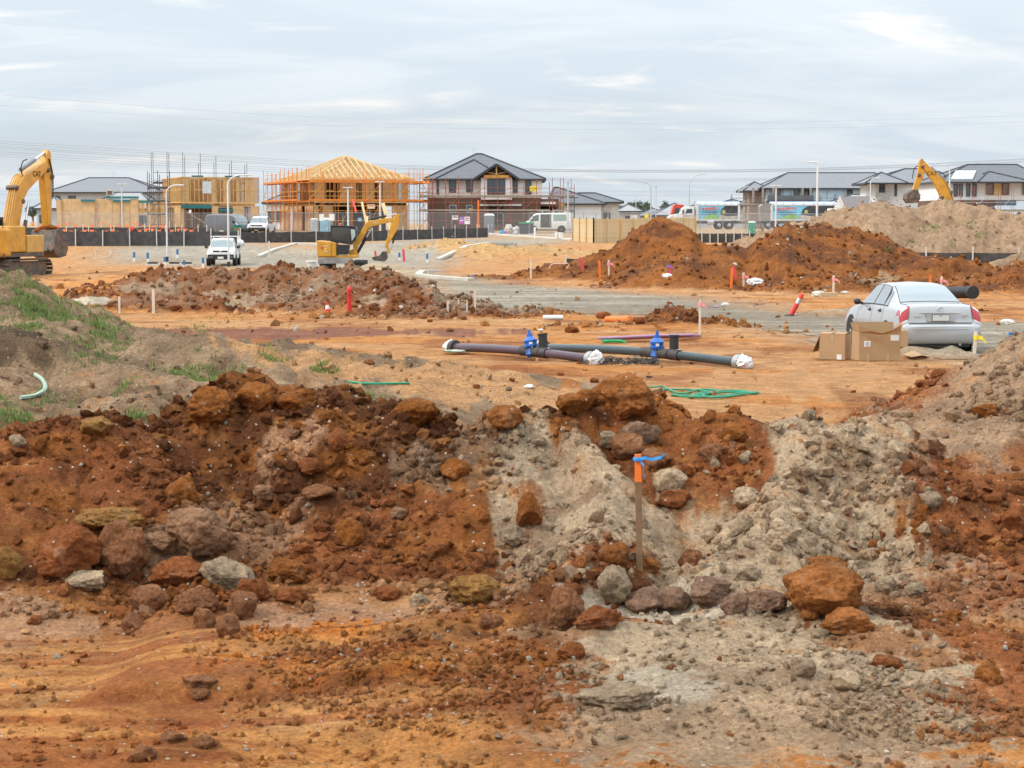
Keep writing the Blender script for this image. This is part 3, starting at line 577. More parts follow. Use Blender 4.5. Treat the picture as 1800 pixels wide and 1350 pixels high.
for i, (u, v, w, h, k, lab) in enumerate(BOULDERS):
    p = G(u, v+h*.42); s = F/p.y; wm, hm = w/s*1.04, h/s*1.12
    o = rock_mesh('boulder' if w > 60 else 'stone_lump', wm, (wm+hm)*.5*random.uniform(.85, 1.15), hm, ROCKC[k], 400+i, 4 if w > 70 else 3)
    c = W(u, v, p.y-.02); o.location = (c.x, p.y+.0, c.z-.03)
    o.rotation_euler = (0, 0, 0)
    if lab: tag(o, lab, 'boulder', 'boulders in the foreground spoil')
    else:
        size = 'large' if w >= 74 else 'medium-sized' if w >= 52 else 'small' if w >= 36 else 'tiny'; shp = 'flat' if h < .5*w else 'upright' if h > .88*w else 'rounded' if i % 2 else 'angular'
        where = 'on the gravelly spoil heap' if u > 1625 and v < 900 else 'on the berm crest' if v < 762 else 'high on the berm face' if v < 880 else 'low on the berm face' if v < 985 else 'at the foot of the berm' if v < 1105 else 'on the trench floor'
        nm = dict(rust='rust-coloured clod', red='dark red earth lump', brown='brown stony lump', grey='grey stony lump', ochre='ochre earth slab', cream='pale cream stone', pink='pinkish-tan earth lump', orange='bright orange clay lump', mauve='mauve-brown stone')[k]
        tag(o, '%s %s %s %s' % (size, shp, nm, where), 'clod', '%s %ss %s' % (size, nm, where))
# clods lying out on the yard
for u, v, w in [(650, 640, 20), (1005, 585, 26), (755, 566, 12), (1650, 682, 30), (1618, 688, 22), (1675, 678, 20), (800, 720, 12), (985, 660, 14), (1215, 640, 8), (690, 648, 10), (1018, 640, 10), (1060, 560, 26), (1125, 568, 22), (1500, 690, 10), (838, 682, 14), (900, 670, 12), (1045, 672, 18), (310, 545, 22)]:
    p = G(u, v, 21); s = F/p.y; o = rock_mesh('earth_clod', w/s, w/s*.9, w/s*.62, C_RED*.95, 900+u, 2); o.location = (p.x, p.y, p.z+w/s*.18)
    tag(o, 'small red-brown clod lying on the flat yard', 'clod', 'clods on the flat yard')

# ================================================================ stakes, bollards, marker posts
M_WOOD = mat('stake_wood', (.46, .33, .20), .8, var=.2, scale=14); M_WOODD = mat('stake_wood_dark', (.20, .115, .055), .8, var=.25, scale=14)
M_PALE = mat('pale_timber', (.66, .57, .46), .8, var=.12, scale=9); M_BLUE = mat('blue_paint', (.02, .17, .42), .6, var=.15); M_WHITE = mat('white_paint', (.74, .74, .71), .55, var=.08, dirt=((.42, .30, .20), 6, .66))
M_RED = mat('red_plastic', (.62, .025, .02), .45, var=.12); M_ORNG = mat('orange_paint', (.80, .17, .02), .6, var=.12); M_PINKT = mat('pink_tape', (.80, .30, .30), .6); M_BLUET = mat('blue_tape', (.03, .26, .62), .4); M_YELT = mat('yellow_tape', (.80, .62, .04), .5)
M_GALV = mat('galvanised', (.50, .52, .53), .45, .6, var=.1); M_BLACK = mat('black_plastic', (.018, .018, .02), .5, var=.3); M_CONC = mat('concrete', (.55, .53, .48), .85, var=.12, scale=5, bump=.15)
def ribbon(mb, a, pts, wd):
    V = []; a = Vector(a)
    for p in pts: q = a+Vector(p); V += [q-Vector((0, 0, wd/2)), q+Vector((0, .004, wd/2))]
    return mb.add(V, [(2*i, 2*i+2, 2*i+3, 2*i+1) for i in range(len(pts)-1)])
def stake(u, v0, v1, wpx, label, m, top=None, topfrac=.3, tape=None, lean=0.0, group=None, name='survey_stake', lo=9.0, flat=False):
    """timber or plastic stake seen from pixel (u,v0) at its top to (u,v1) at its foot"""
    p = G(u, v1, lo); s = F/p.y; h = (v1-v0)/s; w = max(wpx/s, .018)
    t = thing(name, label, 'stake' if name != 'bollard' else 'bollard', p, 0, group)
    tip = Vector((lean*h, 0, h)); k = 1-topfrac if top else 1.0
    MB().bar((0, 0, -.12), tip*k, w, w*(.5 if flat else .9)).build('shaft', m, t)
    if top: MB().bar(tip*(k+.001), tip, w*1.02, w*(.52 if flat else .93)).build('painted_top', top, t)
    if tape:
        b = MB(); b.lathe([(w*.85, -w), (w*.9, w*.8)], 8, None, tip-Vector((0, 0, w*2.2)))
        ribbon(b, tip-Vector((0, 0, w*2)), [(0, -w*.6, 0), (w*2.2, -w*.8, -w*.5), (w*3.4, -w*.6, -w*2.2)], w*1.3); b.build('tape', tape, t)
    return t
def survey_main():
    p = G(1125, 1000); s = F/p.y; h = 205/s; t = thing('survey_stake', 'weathered timber stake with orange top and blue ribbon in the berm', 'stake', p)
    lx = -5/s
    MB().bar((0, 0, -.15), (lx*.8, 0, h*.76), 11/s, 8/s).build('shaft', M_WOODD, t)
    MB().bar((lx*.8, 0, h*.762), (lx, 0, h), 11.2/s, 8.4/s).build('painted_top', M_ORNG, t)
    b = MB(); r = 8.2/s; b.lathe([(r, -3/s), (r*1.1, 0), (r, 4/s)], 10, None, (lx, 0, h-9/s))
    ribbon(b, (lx, -.02, h-8/s), [(.0, -.01, 0), (12/s, -.03, 3/s), (25/s, -.02, 0), (40/s, -.04, 4/s), (46/s, 0, 9/s)], 5.5/s)
    ribbon(b, (lx, -.03, h-11/s), [(4/s, 0, 0), (10/s, -.02, -8/s), (9/s, -.02, -20/s), (12/s, -.01, -30/s)], 6/s)
    b.build('ribbon', M_BLUET, t)
survey_main()
gp = 'blue-topped white marker posts by the far road'
for u, v0, v1 in [(236, 443, 460), (260, 444, 462), (324, 458, 472), (357, 453, 470), (290, 452, 466), (702, 444, 458), (751, 446, 462), (312, 438, 454)]:
    stake(u, v0, v1, 3.6, 'blue-topped white marker post beside the far road', M_WHITE, M_BLUE, .6, group=gp, name='marker_post', lo=70)
stake(1779, 584, 625, 11, 'thick white marker post with bright blue top near the parked sedan', M_WHITE, M_BLUE, .42, name='marker_post', lo=24)
gw = 'pale timber pegs by the middle spoil bank'
for u, v0, v1, w in [(210, 521, 551, 3), (270, 508, 550, 4.5), (787, 530, 549, 3.5), (835, 510, 549, 3), (821, 528, 548, 2.5), (806, 527, 538, 2.5), (933, 456, 489, 3.4), (861, 445, 458, 2.5), (473, 424, 451, 2.6), (534, 440, 453, 2), (543, 440, 453, 2), (548, 441, 453, 2), (305, 437, 456, 1.8), (309, 438, 457, 1.8), (194, 440, 449, 2), (168, 441, 449, 1.6), (752, 475, 482, 2.5)]:
    stake(u, v0, v1, w, 'short pale timber peg standing in the bare earth', M_PALE, group=gw, lo=50)
gt = 'white stakes with pink tape before the clay stockpiles'
for u, v0, v1, w in [(1070, 457, 488, 3), (1307, 479, 504, 3.2), (1465, 484, 516, 3.2), (1655, 486, 506, 3.4), (1230, 527, 590, 3.6)]:
    stake(u, v0, v1, w, 'white stake with pink tape on its top', M_PALE, tape=M_PINKT, group=gt, lo=40)
go = 'orange stakes before the clay stockpiles'
for u, v0, v1, w, ln in [(1055, 458, 488, 4, -.06), (1285, 471, 506, 4, .05), (1635, 483, 510, 4, 0)]:
    stake(u, v0, v1, w, 'orange painted stake before the clay stockpiles', M_ORNG, group=go, lean=ln, lo=40)
gr_ = 'pink plastic pipe stakes'
for u, v0, v1, w, ln in [(1026, 452, 474, 5, -.32), (662, 441, 458, 3.5, -.15), (711, 438, 460, 4, -.1), (1294, 468, 490, 4.5, -.2), (1179, 466, 484, 4, 0)]:
    stake(u, v0, v1, w, 'pinkish-red plastic pipe stake poking out of the ground', mat('pink_pipe', (.66, .07, .10), .5), group=gr_, lean=ln, lo=40, name='pipe_stake')
stake(1174, 462, 486, 2.4, 'thin timber stake with violet tape by the white sandbag', M_WOODD, tape=mat('violet_tape', (.22, .16, .5), .5), lo=60)
stake(1712, 582, 621, 5, 'pale timber peg with yellow tape behind the parked sedan', M_PALE, tape=M_YELT, lean=.08, lo=24)
# red bollard
p = G(614, 550, 40); s = F/p.y
t = thing('bollard', 'tall red plastic bollard with rounded head by the spoil bank', 'bollard', p)
MB().lathe([(4.6/s, -.1), (4.2/s, 3/s), (3.7/s, 34/s), (3.6/s, 36/s)], 14).build('post', M_RED, t, True)
MB().lathe([(3.2/s, 36/s), (3.2/s, 38/s), (4.1/s, 39/s), (4.0/s, 42/s), (3.0/s, 45.5/s), (1/s, 47/s)], 14).build('head', M_RED, t, True)
MB().lathe([(3.85/s, 30/s), (3.85/s, 34/s)], 14).build('reflector_band', mat('red_band', (.40, .03, .03), .3), t, True)
# witch's hat cone, dirty, leaning
p = G(577, 551, 40); s = F/p.y
t = thing('traffic_cone', 'small battered red-and-white traffic cone beside the red bollard', 'cone', p); t.rotation_euler = (0, R(-7), 0)
MB().box((0, 0, 1/s), (12/s, 12/s, 2/s)).build('base', M_RED, t); MB().lathe([(5/s, 2/s), (4/s, 8/s)], 12).build('skirt', M_RED, t, True)
MB().lathe([(4/s, 8/s), (3/s, 15/s)], 12).build('white_band', M_WHITE, t, True); MB().lathe([(3/s, 15/s), (2.4/s, 20/s), (2.2/s, 21/s)], 12).build('tip', M_RED, t, True)
# leaning bollard on the road
p = G(1390, 556, 40); s = F/p.y
t = thing('leaning_bollard', 'red bollard with grey reflective band leaning on its black base', 'bollard', p); ax = Vector((20/s, .0, 40/s))
MB().lathe([(9/s, -.02), (9/s, 2/s), (5/s, 4/s)], 12, None, (-2/s, 0, 0)).build('base', M_BLACK, t, True)
MB().tube([(0, 0, .02), ax*.55], 4.4/s, 12).build('post', M_RED, t, True); MB().tube([ax*.551, ax*.78], 4.2/s, 12).build('reflector_band', M_GALV, t, True); MB().tube([ax*.781, ax*.96, ax], [4.4/s, 4.4/s, 2.6/s], 12).build('head', mat('red_orange', (.75, .07, .02), .45), t, True)

# ================================================================ pipes with gate valves
M_PUR = mat('purple_pipe', (.085, .055, .07), .28, var=.15, scale=2, dirt=((.25, .15, .10), 3, .6)); M_DKP = mat('dark_pipe', (.045, .062, .068), .25, var=.15, scale=2, dirt=((.25, .16, .11), 3, .62))
M_FIT = mat('cast_fitting', (.045, .038, .035), .6, var=.3, scale=9, dirt=((.25, .13, .07), 8, .6)); M_VBLUE = mat('valve_blue', (.008, .10, .40), .38, var=.12, coat=.3); M_BAG = mat('plastic_bag', (.62, .62, .62), .25, var=.15, scale=8, bump=.6, bscale=14); M_STEEL = mat('bare_steel', (.42, .42, .42), .35, .7)
def crumple(mb, c, r, seed, sq=(1, 1, 1)):
    V, Fc = _ICO[3]; q = V*(1+.30*n3(V, 2.3, seed)[:, None]+.30*np.abs(n3(V, 4.5, seed+4))[:, None]-.08)*np.array(sq)*r
    return mb.add([Vector(c)+Vector(p) for p in q], [tuple(f) for f in Fc])
def valve_pipe(label, A, B, k, rad, pm, bend, turn, bags):
    A = G(*A, 22); B = G(*B, 22); o = A.copy(); A0 = A-o; B0 = B-o; t = thing('water_pipe', label, 'pipe', o); up = Vector((0, 0, rad*1.05))
    def P(q): return A0.lerp(B0, q)+up+Vector((0, 0, bend*math.sin(math.pi*q)))
    d = (B0-A0).normalized(); L_ = (B0-A0).length
    def sect(a, b, r, n=18): return [P(a+(b-a)*i/8) for i in range(9)], r, n
    MB().tube(*sect(0, k-.055, rad)).build('pipe_section', pm, t, True); MB().tube(*sect(k+.055, 1, rad)).build('pipe_section', pm, t, True)
    MB().tube(*sect(k-.085, k-.02, rad*1.16)).build('coupling', M_FIT, t, True); MB().tube(*sect(k+.0, k+.05, rad*1.16)).build('coupling', M_FIT, t, True); MB().tube(*sect(k+.055, k+.10, rad*1.22)).build('coupling', M_FIT, t, True)
    # blue gate valve: flanges, body, bonnet, spindle cap
    c = P(k-.012); side = d.cross(Vector((0, 0, 1))).normalized(); ax = (Vector((0, 0, 1))*math.cos(turn)-d*math.sin(turn)).normalized(); M3 = Matrix((side, ax.cross(side)*-1, ax)).transposed()
    b = MB(); b.lathe([(rad*1.1, -rad*1.2), (rad*1.55, -rad*.6), (rad*1.3, .2*rad), (rad*1.15, rad*1.0), (rad*1.75, rad*1.15), (rad*1.75, rad*1.55), (rad*1.45, rad*1.7), (rad*1.5, rad*2.3)], 12, M3, c); vb = b.build('valve_body', M_VBLUE, t, True)
    b = MB(); b.lathe([(rad*1.7, rad*2.3), (rad*1.7, rad*2.6), (rad*1.2, rad*3.1), (rad*.75, rad*3.5), (rad*.72, rad*4.1)], 12, M3, c); b.build('bonnet', M_VBLUE, t, True)
    b = MB(); b.lathe([(rad*.36, rad*4.1), (rad*.36, rad*4.6), (rad*.30, rad*5.1)], 8, M3, c); b.build('spindle_cap', M_VBLUE, t)
    b = MB(); q = c+ax*rad*2.0-Vector((0, 1, 0))*rad*1.5; b.box(q, (rad*.8, .012, rad*.7)); b.build('tag', M_WHITE, t)
    for sx in (-1, 1):
        b = MB()
        for j in range(6):
            an = j*math.pi/3; q = c+ax*(rad*1.35)+(side*math.cos(an)+d*math.sin(an))*rad*1.6
            b.lathe([(rad*.14, -rad*.4), (rad*.14, rad*.4)], 6, M3, q)
        if sx > 0: b.build('bolts', M_STEEL, t)
    # upright riser stub behind the valve
    c2 = P(k+.075)+Vector((0, .14, 0)); a2 = (Vector((0, 0, 1))*math.cos(turn*.6)-d*math.sin(turn*.6)).normalized()
    MB().tube([c2, c2+a2*rad*3.3, c2+a2*rad*4.2], rad*1.02, 14).build('riser', M_BLACK, t, True); MB().tube([c2+a2*rad*4.0, c2+a2*rad*4.4], rad*1.2, 14).build('riser_rim', M_BLACK, t, True)
    MB().bar(c2+a2*rad*.9-d*rad*1.8-Vector((0, rad*1.2, 0)), c2+a2*rad*1.2+d*rad*2.0-Vector((0, rad*1.2, 0)), rad*.28, rad*.22).build('clamp_bar', M_PALE, t)
    for q, sg in ((0, -1), (1, 1)):
        e = P(q)+d*sg*.03
        MB().tube([e-d*sg*.10, e+d*sg*.02], rad*1.75, 20).build('end_flange', M_FIT if q == 0 else M_STEEL, t, True)
        crumple(MB(), e+d*sg*.10, rad*1.72, 31+int(q*7)+int(k*100), (1, 1, .98)).build('plastic_wrap', M_BAG, t, True)
valve_pipe('purple-grey water pipe with blue valve and bagged ends on the yard', (798, 618), (1040, 640), .60, .088, M_PUR, .05, .22, 2)
valve_pipe('dark green-grey water pipe with blue valve lying behind the purple one', (955, 619), (1300, 646), .62, .088, M_DKP, .07, .0, 1)

# ================================================================ litter on the yard
def curve_thing(name, label, cat, pts, r, m, n=6, group=None):
    o = pts[0].copy(); b = MB().tube([p-o for p in pts], r, n).build(name, m, loc=o, smooth=True); return tag(b, label, cat, group)
def spl(P, k=8):
    P = [Vector(p) for p in P]; out = []
    for i in range(len(P)-1):
        a, b, c, d = P[max(i-1, 0)], P[i], P[i+1], P[min(i+2, len(P)-1)]
        for j in range(k):
            t = j/k; out.append(.5*((2*b)+(c-a)*t+(2*a-5*b+4*c-d)*t*t+(3*b-a-3*c+d)*t**3))
    return out+[P[-1]]
M_GROPE = mat('green_rope', (.01, .24, .12), .5); M_HOSE = mat('pale_hose', (.30, .40, .31), .5)
def gpts(L_, dz=.02, lo=20): return spl([G(u, v, lo)+Vector((0, 0, dz)) for u, v in L_])
curve_thing('green_rope', 'straight piece of green rope lying on the yard', 'rope', gpts([(612, 674), (640, 676), (680, 677), (720, 676)]), .016, M_GROPE)
b = MB(); o0 = G(1240, 692, 22)
for L_ in [[(1143, 684), (1165, 683), (1180, 690), (1200, 695), (1230, 688), (1262, 690), (1240, 697), (1200, 698)], [(1180, 697), (1215, 701), (1260, 700), (1300, 694), (1333, 693), (1300, 697), (1262, 702), (1235, 698), (1262, 691), (1300, 690), (1320, 694), (1280, 699), (1240, 701), (1218, 697), (1250, 691)], [(1165, 688), (1200, 688), (1235, 690), (1250, 694), (1215, 697)], [(1255, 694), (1290, 692), (1332, 694)]]:
    b.tube([p-o0 for p in gpts(L_, .03)], .017, 5)
tag(b.build('coiled_rope', M_GROPE, loc=o0, smooth=True), 'loose coil of green rope lying on the yard', 'rope')
curve_thing('garden_hose', 'short curved piece of pale green hose on the topsoil mound', 'hose', gpts([(62, 663), (74, 672), (80, 684), (74, 693), (58, 700), (36, 703)], .03), .028, M_HOSE)
b = MB(); o0 = G(1090, 603, 22)
for j in range(9):
    u0 = 1052+random.uniform(-2, 30); e = 1225+random.uniform(-18, 8); z = .05+.035*(j//3)
    b.tube([G(u0, 600+j*.5, 22)-o0+Vector((0, 0, z)), G((u0+e)/2, 598+j*.45, 22)-o0+Vector((0, 0, z+.02)), G(e, 594+j*.5, 22)-o0+Vector((0, 0, z))], .026, 7)
tag(b.build('conduit_bundle', mat('lilac_pipe', (.36, .20, .32), .4), loc=o0, smooth=True), 'loose bundle of thin lilac conduits lying by the pale sand', 'conduit')
p0, p1 = G(1067, 565, 30), G(1107, 566, 30); t = thing('sewer_pipe', 'short orange plastic pipe half buried in pale sand', 'pipe', p0); q = p1-p0
MB().tube([(0, 0, .06), q*.85+Vector((0, 0, .06))], .085, 16, False).build('pipe_section', M_ORNG, t, True); MB().tube([q*.85+Vector((0, 0, .06)), q+Vector((0, 0, .06))], .10, 16).build('socket', M_ORNG, t, True)
p0 = G(972, 562, 30); MBo = MB().tube([(-.28, 0, .06), (.28, .05, .06)], .07, 14).build('pipe_offcut', M_WHITE, loc=p0, smooth=True); tag(MBo, 'white pipe offcut lying beside the grey road', 'pipe')
t = thing('strap_bundle', 'small bundle of bright green straps beside the lilac conduits', 'straps', G(1078, 604, 22))
b = MB()
for j in range(7): b.tube([(-.26+random.uniform(-.04, .1), random.uniform(-.08, .08), .02+.01*j), (0, random.uniform(-.05, .05), .035+.008*j), (.28+random.uniform(-.1, .05), random.uniform(-.08, .08), .02+.01*j)], .012, 5)
b.build('strap', mat('strap_green', (.01, .36, .13), .5), t, True)
b = MB(); o0 = G(1075, 641, 22)          # tangle of black netting along the pipes
for j in range(70):
    c = G(1025+random.random()**.8*130, 640+random.uniform(-3, 3), 22)-o0; a = random.uniform(0, 6.3); r = random.uniform(.03, .10)
    b.tube(spl([c+Vector((math.cos(a+k*1.3)*r*random.uniform(.6, 1.4), math.sin(a+k*1.3)*r, random.uniform(.0, .13))) for k in range(5)], 3), .008, 4)
tag(b.build('black_netting', M_BLACK, loc=o0, kind='stuff'), 'tangle of black plastic netting in front of the pipes', 'netting')
def rag(name, u, v, w, label, m, lo=22, sq=(1, .7, .45)):
    p = G(u, v, lo); s = F/p.y; o = crumple(MB(), (0, 0, w/s*.12), w/s/2, u, sq).build(name, m, loc=p, smooth=True); return tag(o, label, 'litter')
rag('plastic_bag', 930, 682, 17, 'small white crumpled bag lying alone on the yard', M_BAG); rag('white_wrapper', 598, 683, 12, 'tiny white wrapper by the green rope', M_BAG)
rag('black_wrapper', 1141, 664, 11, 'small black-and-white wrapper on the yard', M_BLACK); rag('dark_wrapper', 620, 686, 24, 'flat dark wrapper beside the tiny white one', M_BLACK, sq=(1, .4, .12))
rag('plastic_bag', 1120, 627, 16, 'white plastic scrap under the dark pipe', M_BAG, sq=(1, .5, .3)); rag('plastic_bag', 950, 581, 10, 'white scrap on the low clay ridge behind the valve', M_BAG)
rag('sandbag', 1173, 487, 18, 'white sandbag at the foot of the violet-taped stake', M_WHITE, 60); rag('tarp_heap', 1328, 500, 32, 'crumpled pale tarp lying on the clay', M_BAG, 60); rag('pale_net', 800, 622, 40, 'pale green netting at the bagged end of the purple pipe', mat('pale_net', (.42, .48, .38), .8), sq=(1, .45, .12))
rag('blue_scrap', 833, 486, 9, 'small blue plastic cap on the clay', M_BLUE, 60); rag('lilac_scrap', 1258, 541, 10, 'lilac plastic offcut on the road edge', mat('lilac_pipe', (.3, .2, .4), .5), 40)
rag('concrete_lump', 1275, 537, 14, 'white scrap on the road edge', M_BAG, 40); rag('concrete_lump', 1440, 521, 26, 'grey concrete lump lying before the clay stockpile', M_CONC, 45); rag('concrete_lump', 1485, 516, 14, 'small pale stone on the clay before the sedan', M_CONC, 45); rag('concrete_lump', 1770, 570, 26, 'pale rock lying on the far edge of the road', M_CONC, 40)
t = G(1456, 522, 45); tag(MB().box((0, 0, .08), (.62, .3, .2)).build('timber_block', M_WOOD, loc=t, bevel=.02), 'short timber block under the pink-taped stake', 'block')
# pink pipe bend by the silt fence
o0 = G(965, 474, 60); pts = [W(965, 473, o0.y)-o0, W(968, 466, o0.y)-o0, W(974, 463.5, o0.y)-o0, W(985, 464, o0.y)-o0, W(999, 463, o0.y)-o0, W(1000, 466, o0.y)-o0, W(996, 472, o0.y)-o0]
tag(MB().tube(pts, .03, 8).build('bent_pipe', mat('pale_pink', (.66, .42, .36), .6), loc=o0, smooth=True), 'bent pale pink pipe standing at the end of the silt fence', 'pipe')
# concrete kerb and its return
def kerb(pts, label):
    P = [Vector((*_flat(u, v), 0)) for u, v in pts]; P = [Vector((p.x, p.y, gz(p.x, p.y))) for p in P]; o = P[0].copy(); b = MB()
    for i in range(len(P)-1): b.bar(P[i]-o+Vector((0, 0, .07)), P[i+1]-o+Vector((0, 0, .07)), .36, .20)
    tag(b.build('kerb', mat('kerb_concrete', (.46, .43, .37), .85, var=.15, bump=.1), loc=o, bevel=.03), label, 'kerb')
kerb([(770, 480), (742, 484), (735, 486.5), (760, 489.5), (795, 492.5), (828, 495)], 'curved new concrete kerb around the clay patch')
kerb([(770, 464), (820, 461), (860, 459), (905, 457)], 'straight pale kerb along the far side of the clay patch')
kerb([(455, 463), (480, 460.5), (520, 457), (560, 458), (575, 461)], 'pale kerb round the small brown island near the mini excavator')
# ================================================================ vehicles: lofted bodies
M_TYRE = mat('tyre', (.025, .024, .023), .85, var=.3, dirt=((.16, .10, .06), 6, .55)); M_RIM = mat('rim', (.45, .46, .47), .35, .7); M_DGLASS = glass_mat('tinted_glass', (.03, .038, .042)); M_SGLASS = glass_mat('clear_glass', (.16, .19, .20), .08)
M_CHROME = mat('chrome', (.65, .65, .66), .15, .9); M_RLAMP = mat('red_lamp', (.42, .012, .02), .15, coat=.8); M_CLAMP = mat('clear_lamp', (.62, .62, .60), .12, coat=.8); M_BLK = mat('black_trim', (.02, .02, .022), .55, var=.2)
def herm(x, xs, ys):
    xs = np.asarray(xs, float); ys = np.asarray(ys, float); d = np.diff(ys)/np.diff(xs); m = np.zeros(len(xs)); m[0], m[-1] = d[0], d[-1]
    for i in range(1, len(xs)-1): m[i] = 0 if d[i-1]*d[i] <= 0 else 2*d[i-1]*d[i]/(d[i-1]+d[i])
    i = np.clip(np.searchsorted(xs, x, 'right')-1, 0, len(xs)-2); h = xs[i+1]-xs[i]; t = np.clip((x-xs[i])/h, 0, 1)
    return (1+2*t)*(1-t)**2*ys[i]+t*(1-t)**2*h*m[i]+t*t*(3-2*t)*ys[i+1]+t*t*(t-1)*h*m[i+1]
class Loft:
    """body surface: columns y, zb, wb, z2, w2, z3, w3, z4, w4, z5, w5, z7 per station"""
    def __init__(s, tab): s.T = np.array(tab, float)
    def ring(s, y):
        c = [herm(np.array([y]), s.T[:, 0], s.T[:, k])[0] for k in range(1, 12)]
        zb, wb, z2, w2, z3, w3, z4, w4, z5, w5, z7 = c
        return np.array([(0, zb), (wb, zb), (w2, z2), (w3, z3), (w4, z4), (w5, z5), (w5*.55, z5*.3+z7*.7), (0, z7)])
    def P(s, y, t):
        r = s.ring(y); i = int(min(max(math.floor(t), 0), 6)); f = t-i
        a, b = r[i], r[i+1]
        if 2 <= i <= 6:       # rounded sections, straight glass
            p0 = r[i-1]; p3 = r[i+2] if i < 6 else np.array([-r[5][0]*.55, r[6][1]])
            k = .5 if i != 4 else .12
            m0, m1 = (b-p0)*.5*k*2*.5, (p3-a)*.5*k*2*.5
            q = (1+2*f)*(1-f)**2*a+f*(1-f)**2*m0+f*f*(3-2*f)*b+f*f*(f-1)*m1
        else: q = a+(b-a)*f
        return Vector((q[0], y, q[1]))
    def mesh(s, mb, ny=4):
        ys = []; st = s.T[:, 0]
        for a, b in zip(st[:-1], st[1:]): ys += [a+(b-a)*k/ny for k in range(ny)]
        ys.append(st[-1]); ts = [0, 1, 1.5]+[2+k*.25 for k in range(21)]
        rows = []
        for y in ys:
            h = [s.P(y, t) for t in ts]; rows.append(h+[Vector((-p.x, p.y, p.z)) for p in h[-2:0:-1]])
        n = len(rows[0]); V = [p for r in rows for p in r]
        Fc = [(i*n+k, (i+1)*n+k, (i+1)*n+(k+1) % n, i*n+(k+1) % n) for i in range(len(rows)-1) for k in range(n)]
        Fc += [tuple(range(n)), tuple(range(len(V)-1, len(V)-n-1, -1))]
        return mb.add(V, Fc)
    def nrm(s, y, t):
        a = s.P(y+.02, t)-s.P(y-.02, t); b = s.P(y, min(t+.06, 7))-s.P(y, max(t-.06, 0)); n = a.cross(b)
        if n.x < 0 and t < 6: n = -n
        if t >= 5 and n.z < 0: n = -n
        return n.normalized()
    def patch(s, mb, corners, side=1, off=.006, n=6):
        """surface patch: corners (y,t) in order, bilinear; side -1 mirrors"""
        (y0, t0), (y1, t1), (y2, t2), (y3, t3) = corners; V = []
        for i in range(n+1):
            for j in range(n+1):
                a, b = i/n, j/n; y = (y0*(1-a)+y1*a)*(1-b)+(y3*(1-a)+y2*a)*b; t = (t0*(1-a)+t1*a)*(1-b)+(t3*(1-a)+t2*a)*b
                p = s.P(y, t)+s.nrm(y, t)*off; V.append(Vector((p.x*side, p.y, p.z)))
        return mb.add(V, [(i*(n+1)+j, (i+1)*(n+1)+j, (i+1)*(n+1)+j+1, i*(n+1)+j+1) for i in range(n) for j in range(n)])
    def across(s, mb, y0, y1, t0, off=.006, n=8):
        V = []
        for i in range(n+1):
            y = y0+(y1-y0)*i/n; h = [s.P(y, t0+(7-t0)*j/8)+s.nrm(y, t0+(7-t0)*j/8)*off for j in range(9)]; V += h+[Vector((-p.x, p.y, p.z)) for p in h[-2::-1]]
        m = 17
        return mb.add(V, [(i*m+j, (i+1)*m+j, (i+1)*m+j+1, i*m+j+1) for i in range(n) for j in range(m-1)])
def wheel(parent, x, y, r, wd=.22, rim=None):
    sg = 1 if x > 0 else -1; M3 = Matrix.Rotation(math.pi/2*sg, 3, 'Y'); o = (x, y, r)
    w = MB().lathe([(r*.6, -wd/2), (r*.93, -wd/2), (r, -wd*.36), (r, wd*.36), (r*.93, wd/2), (r*.6, wd/2)], 24, M3, o).build('wheel', M_TYRE, parent, True)
    MB().lathe([(r*.62, wd*.30), (r*.62, wd*.46), (r*.5, wd*.50), (r*.2, wd*.44), (r*.16, wd*.52)], 16, M3, o).build('rim', rim or M_RIM, w, True)
def carbody(t, L_, paint, name='body'): return L_.mesh(MB()).build(name, paint, t, True)
def patches(t, L_, name, m, corners, sides=(1, -1), off=.006):
    return [L_.patch(MB(), corners, s, off).build(name, m, t, True) for s in sides]
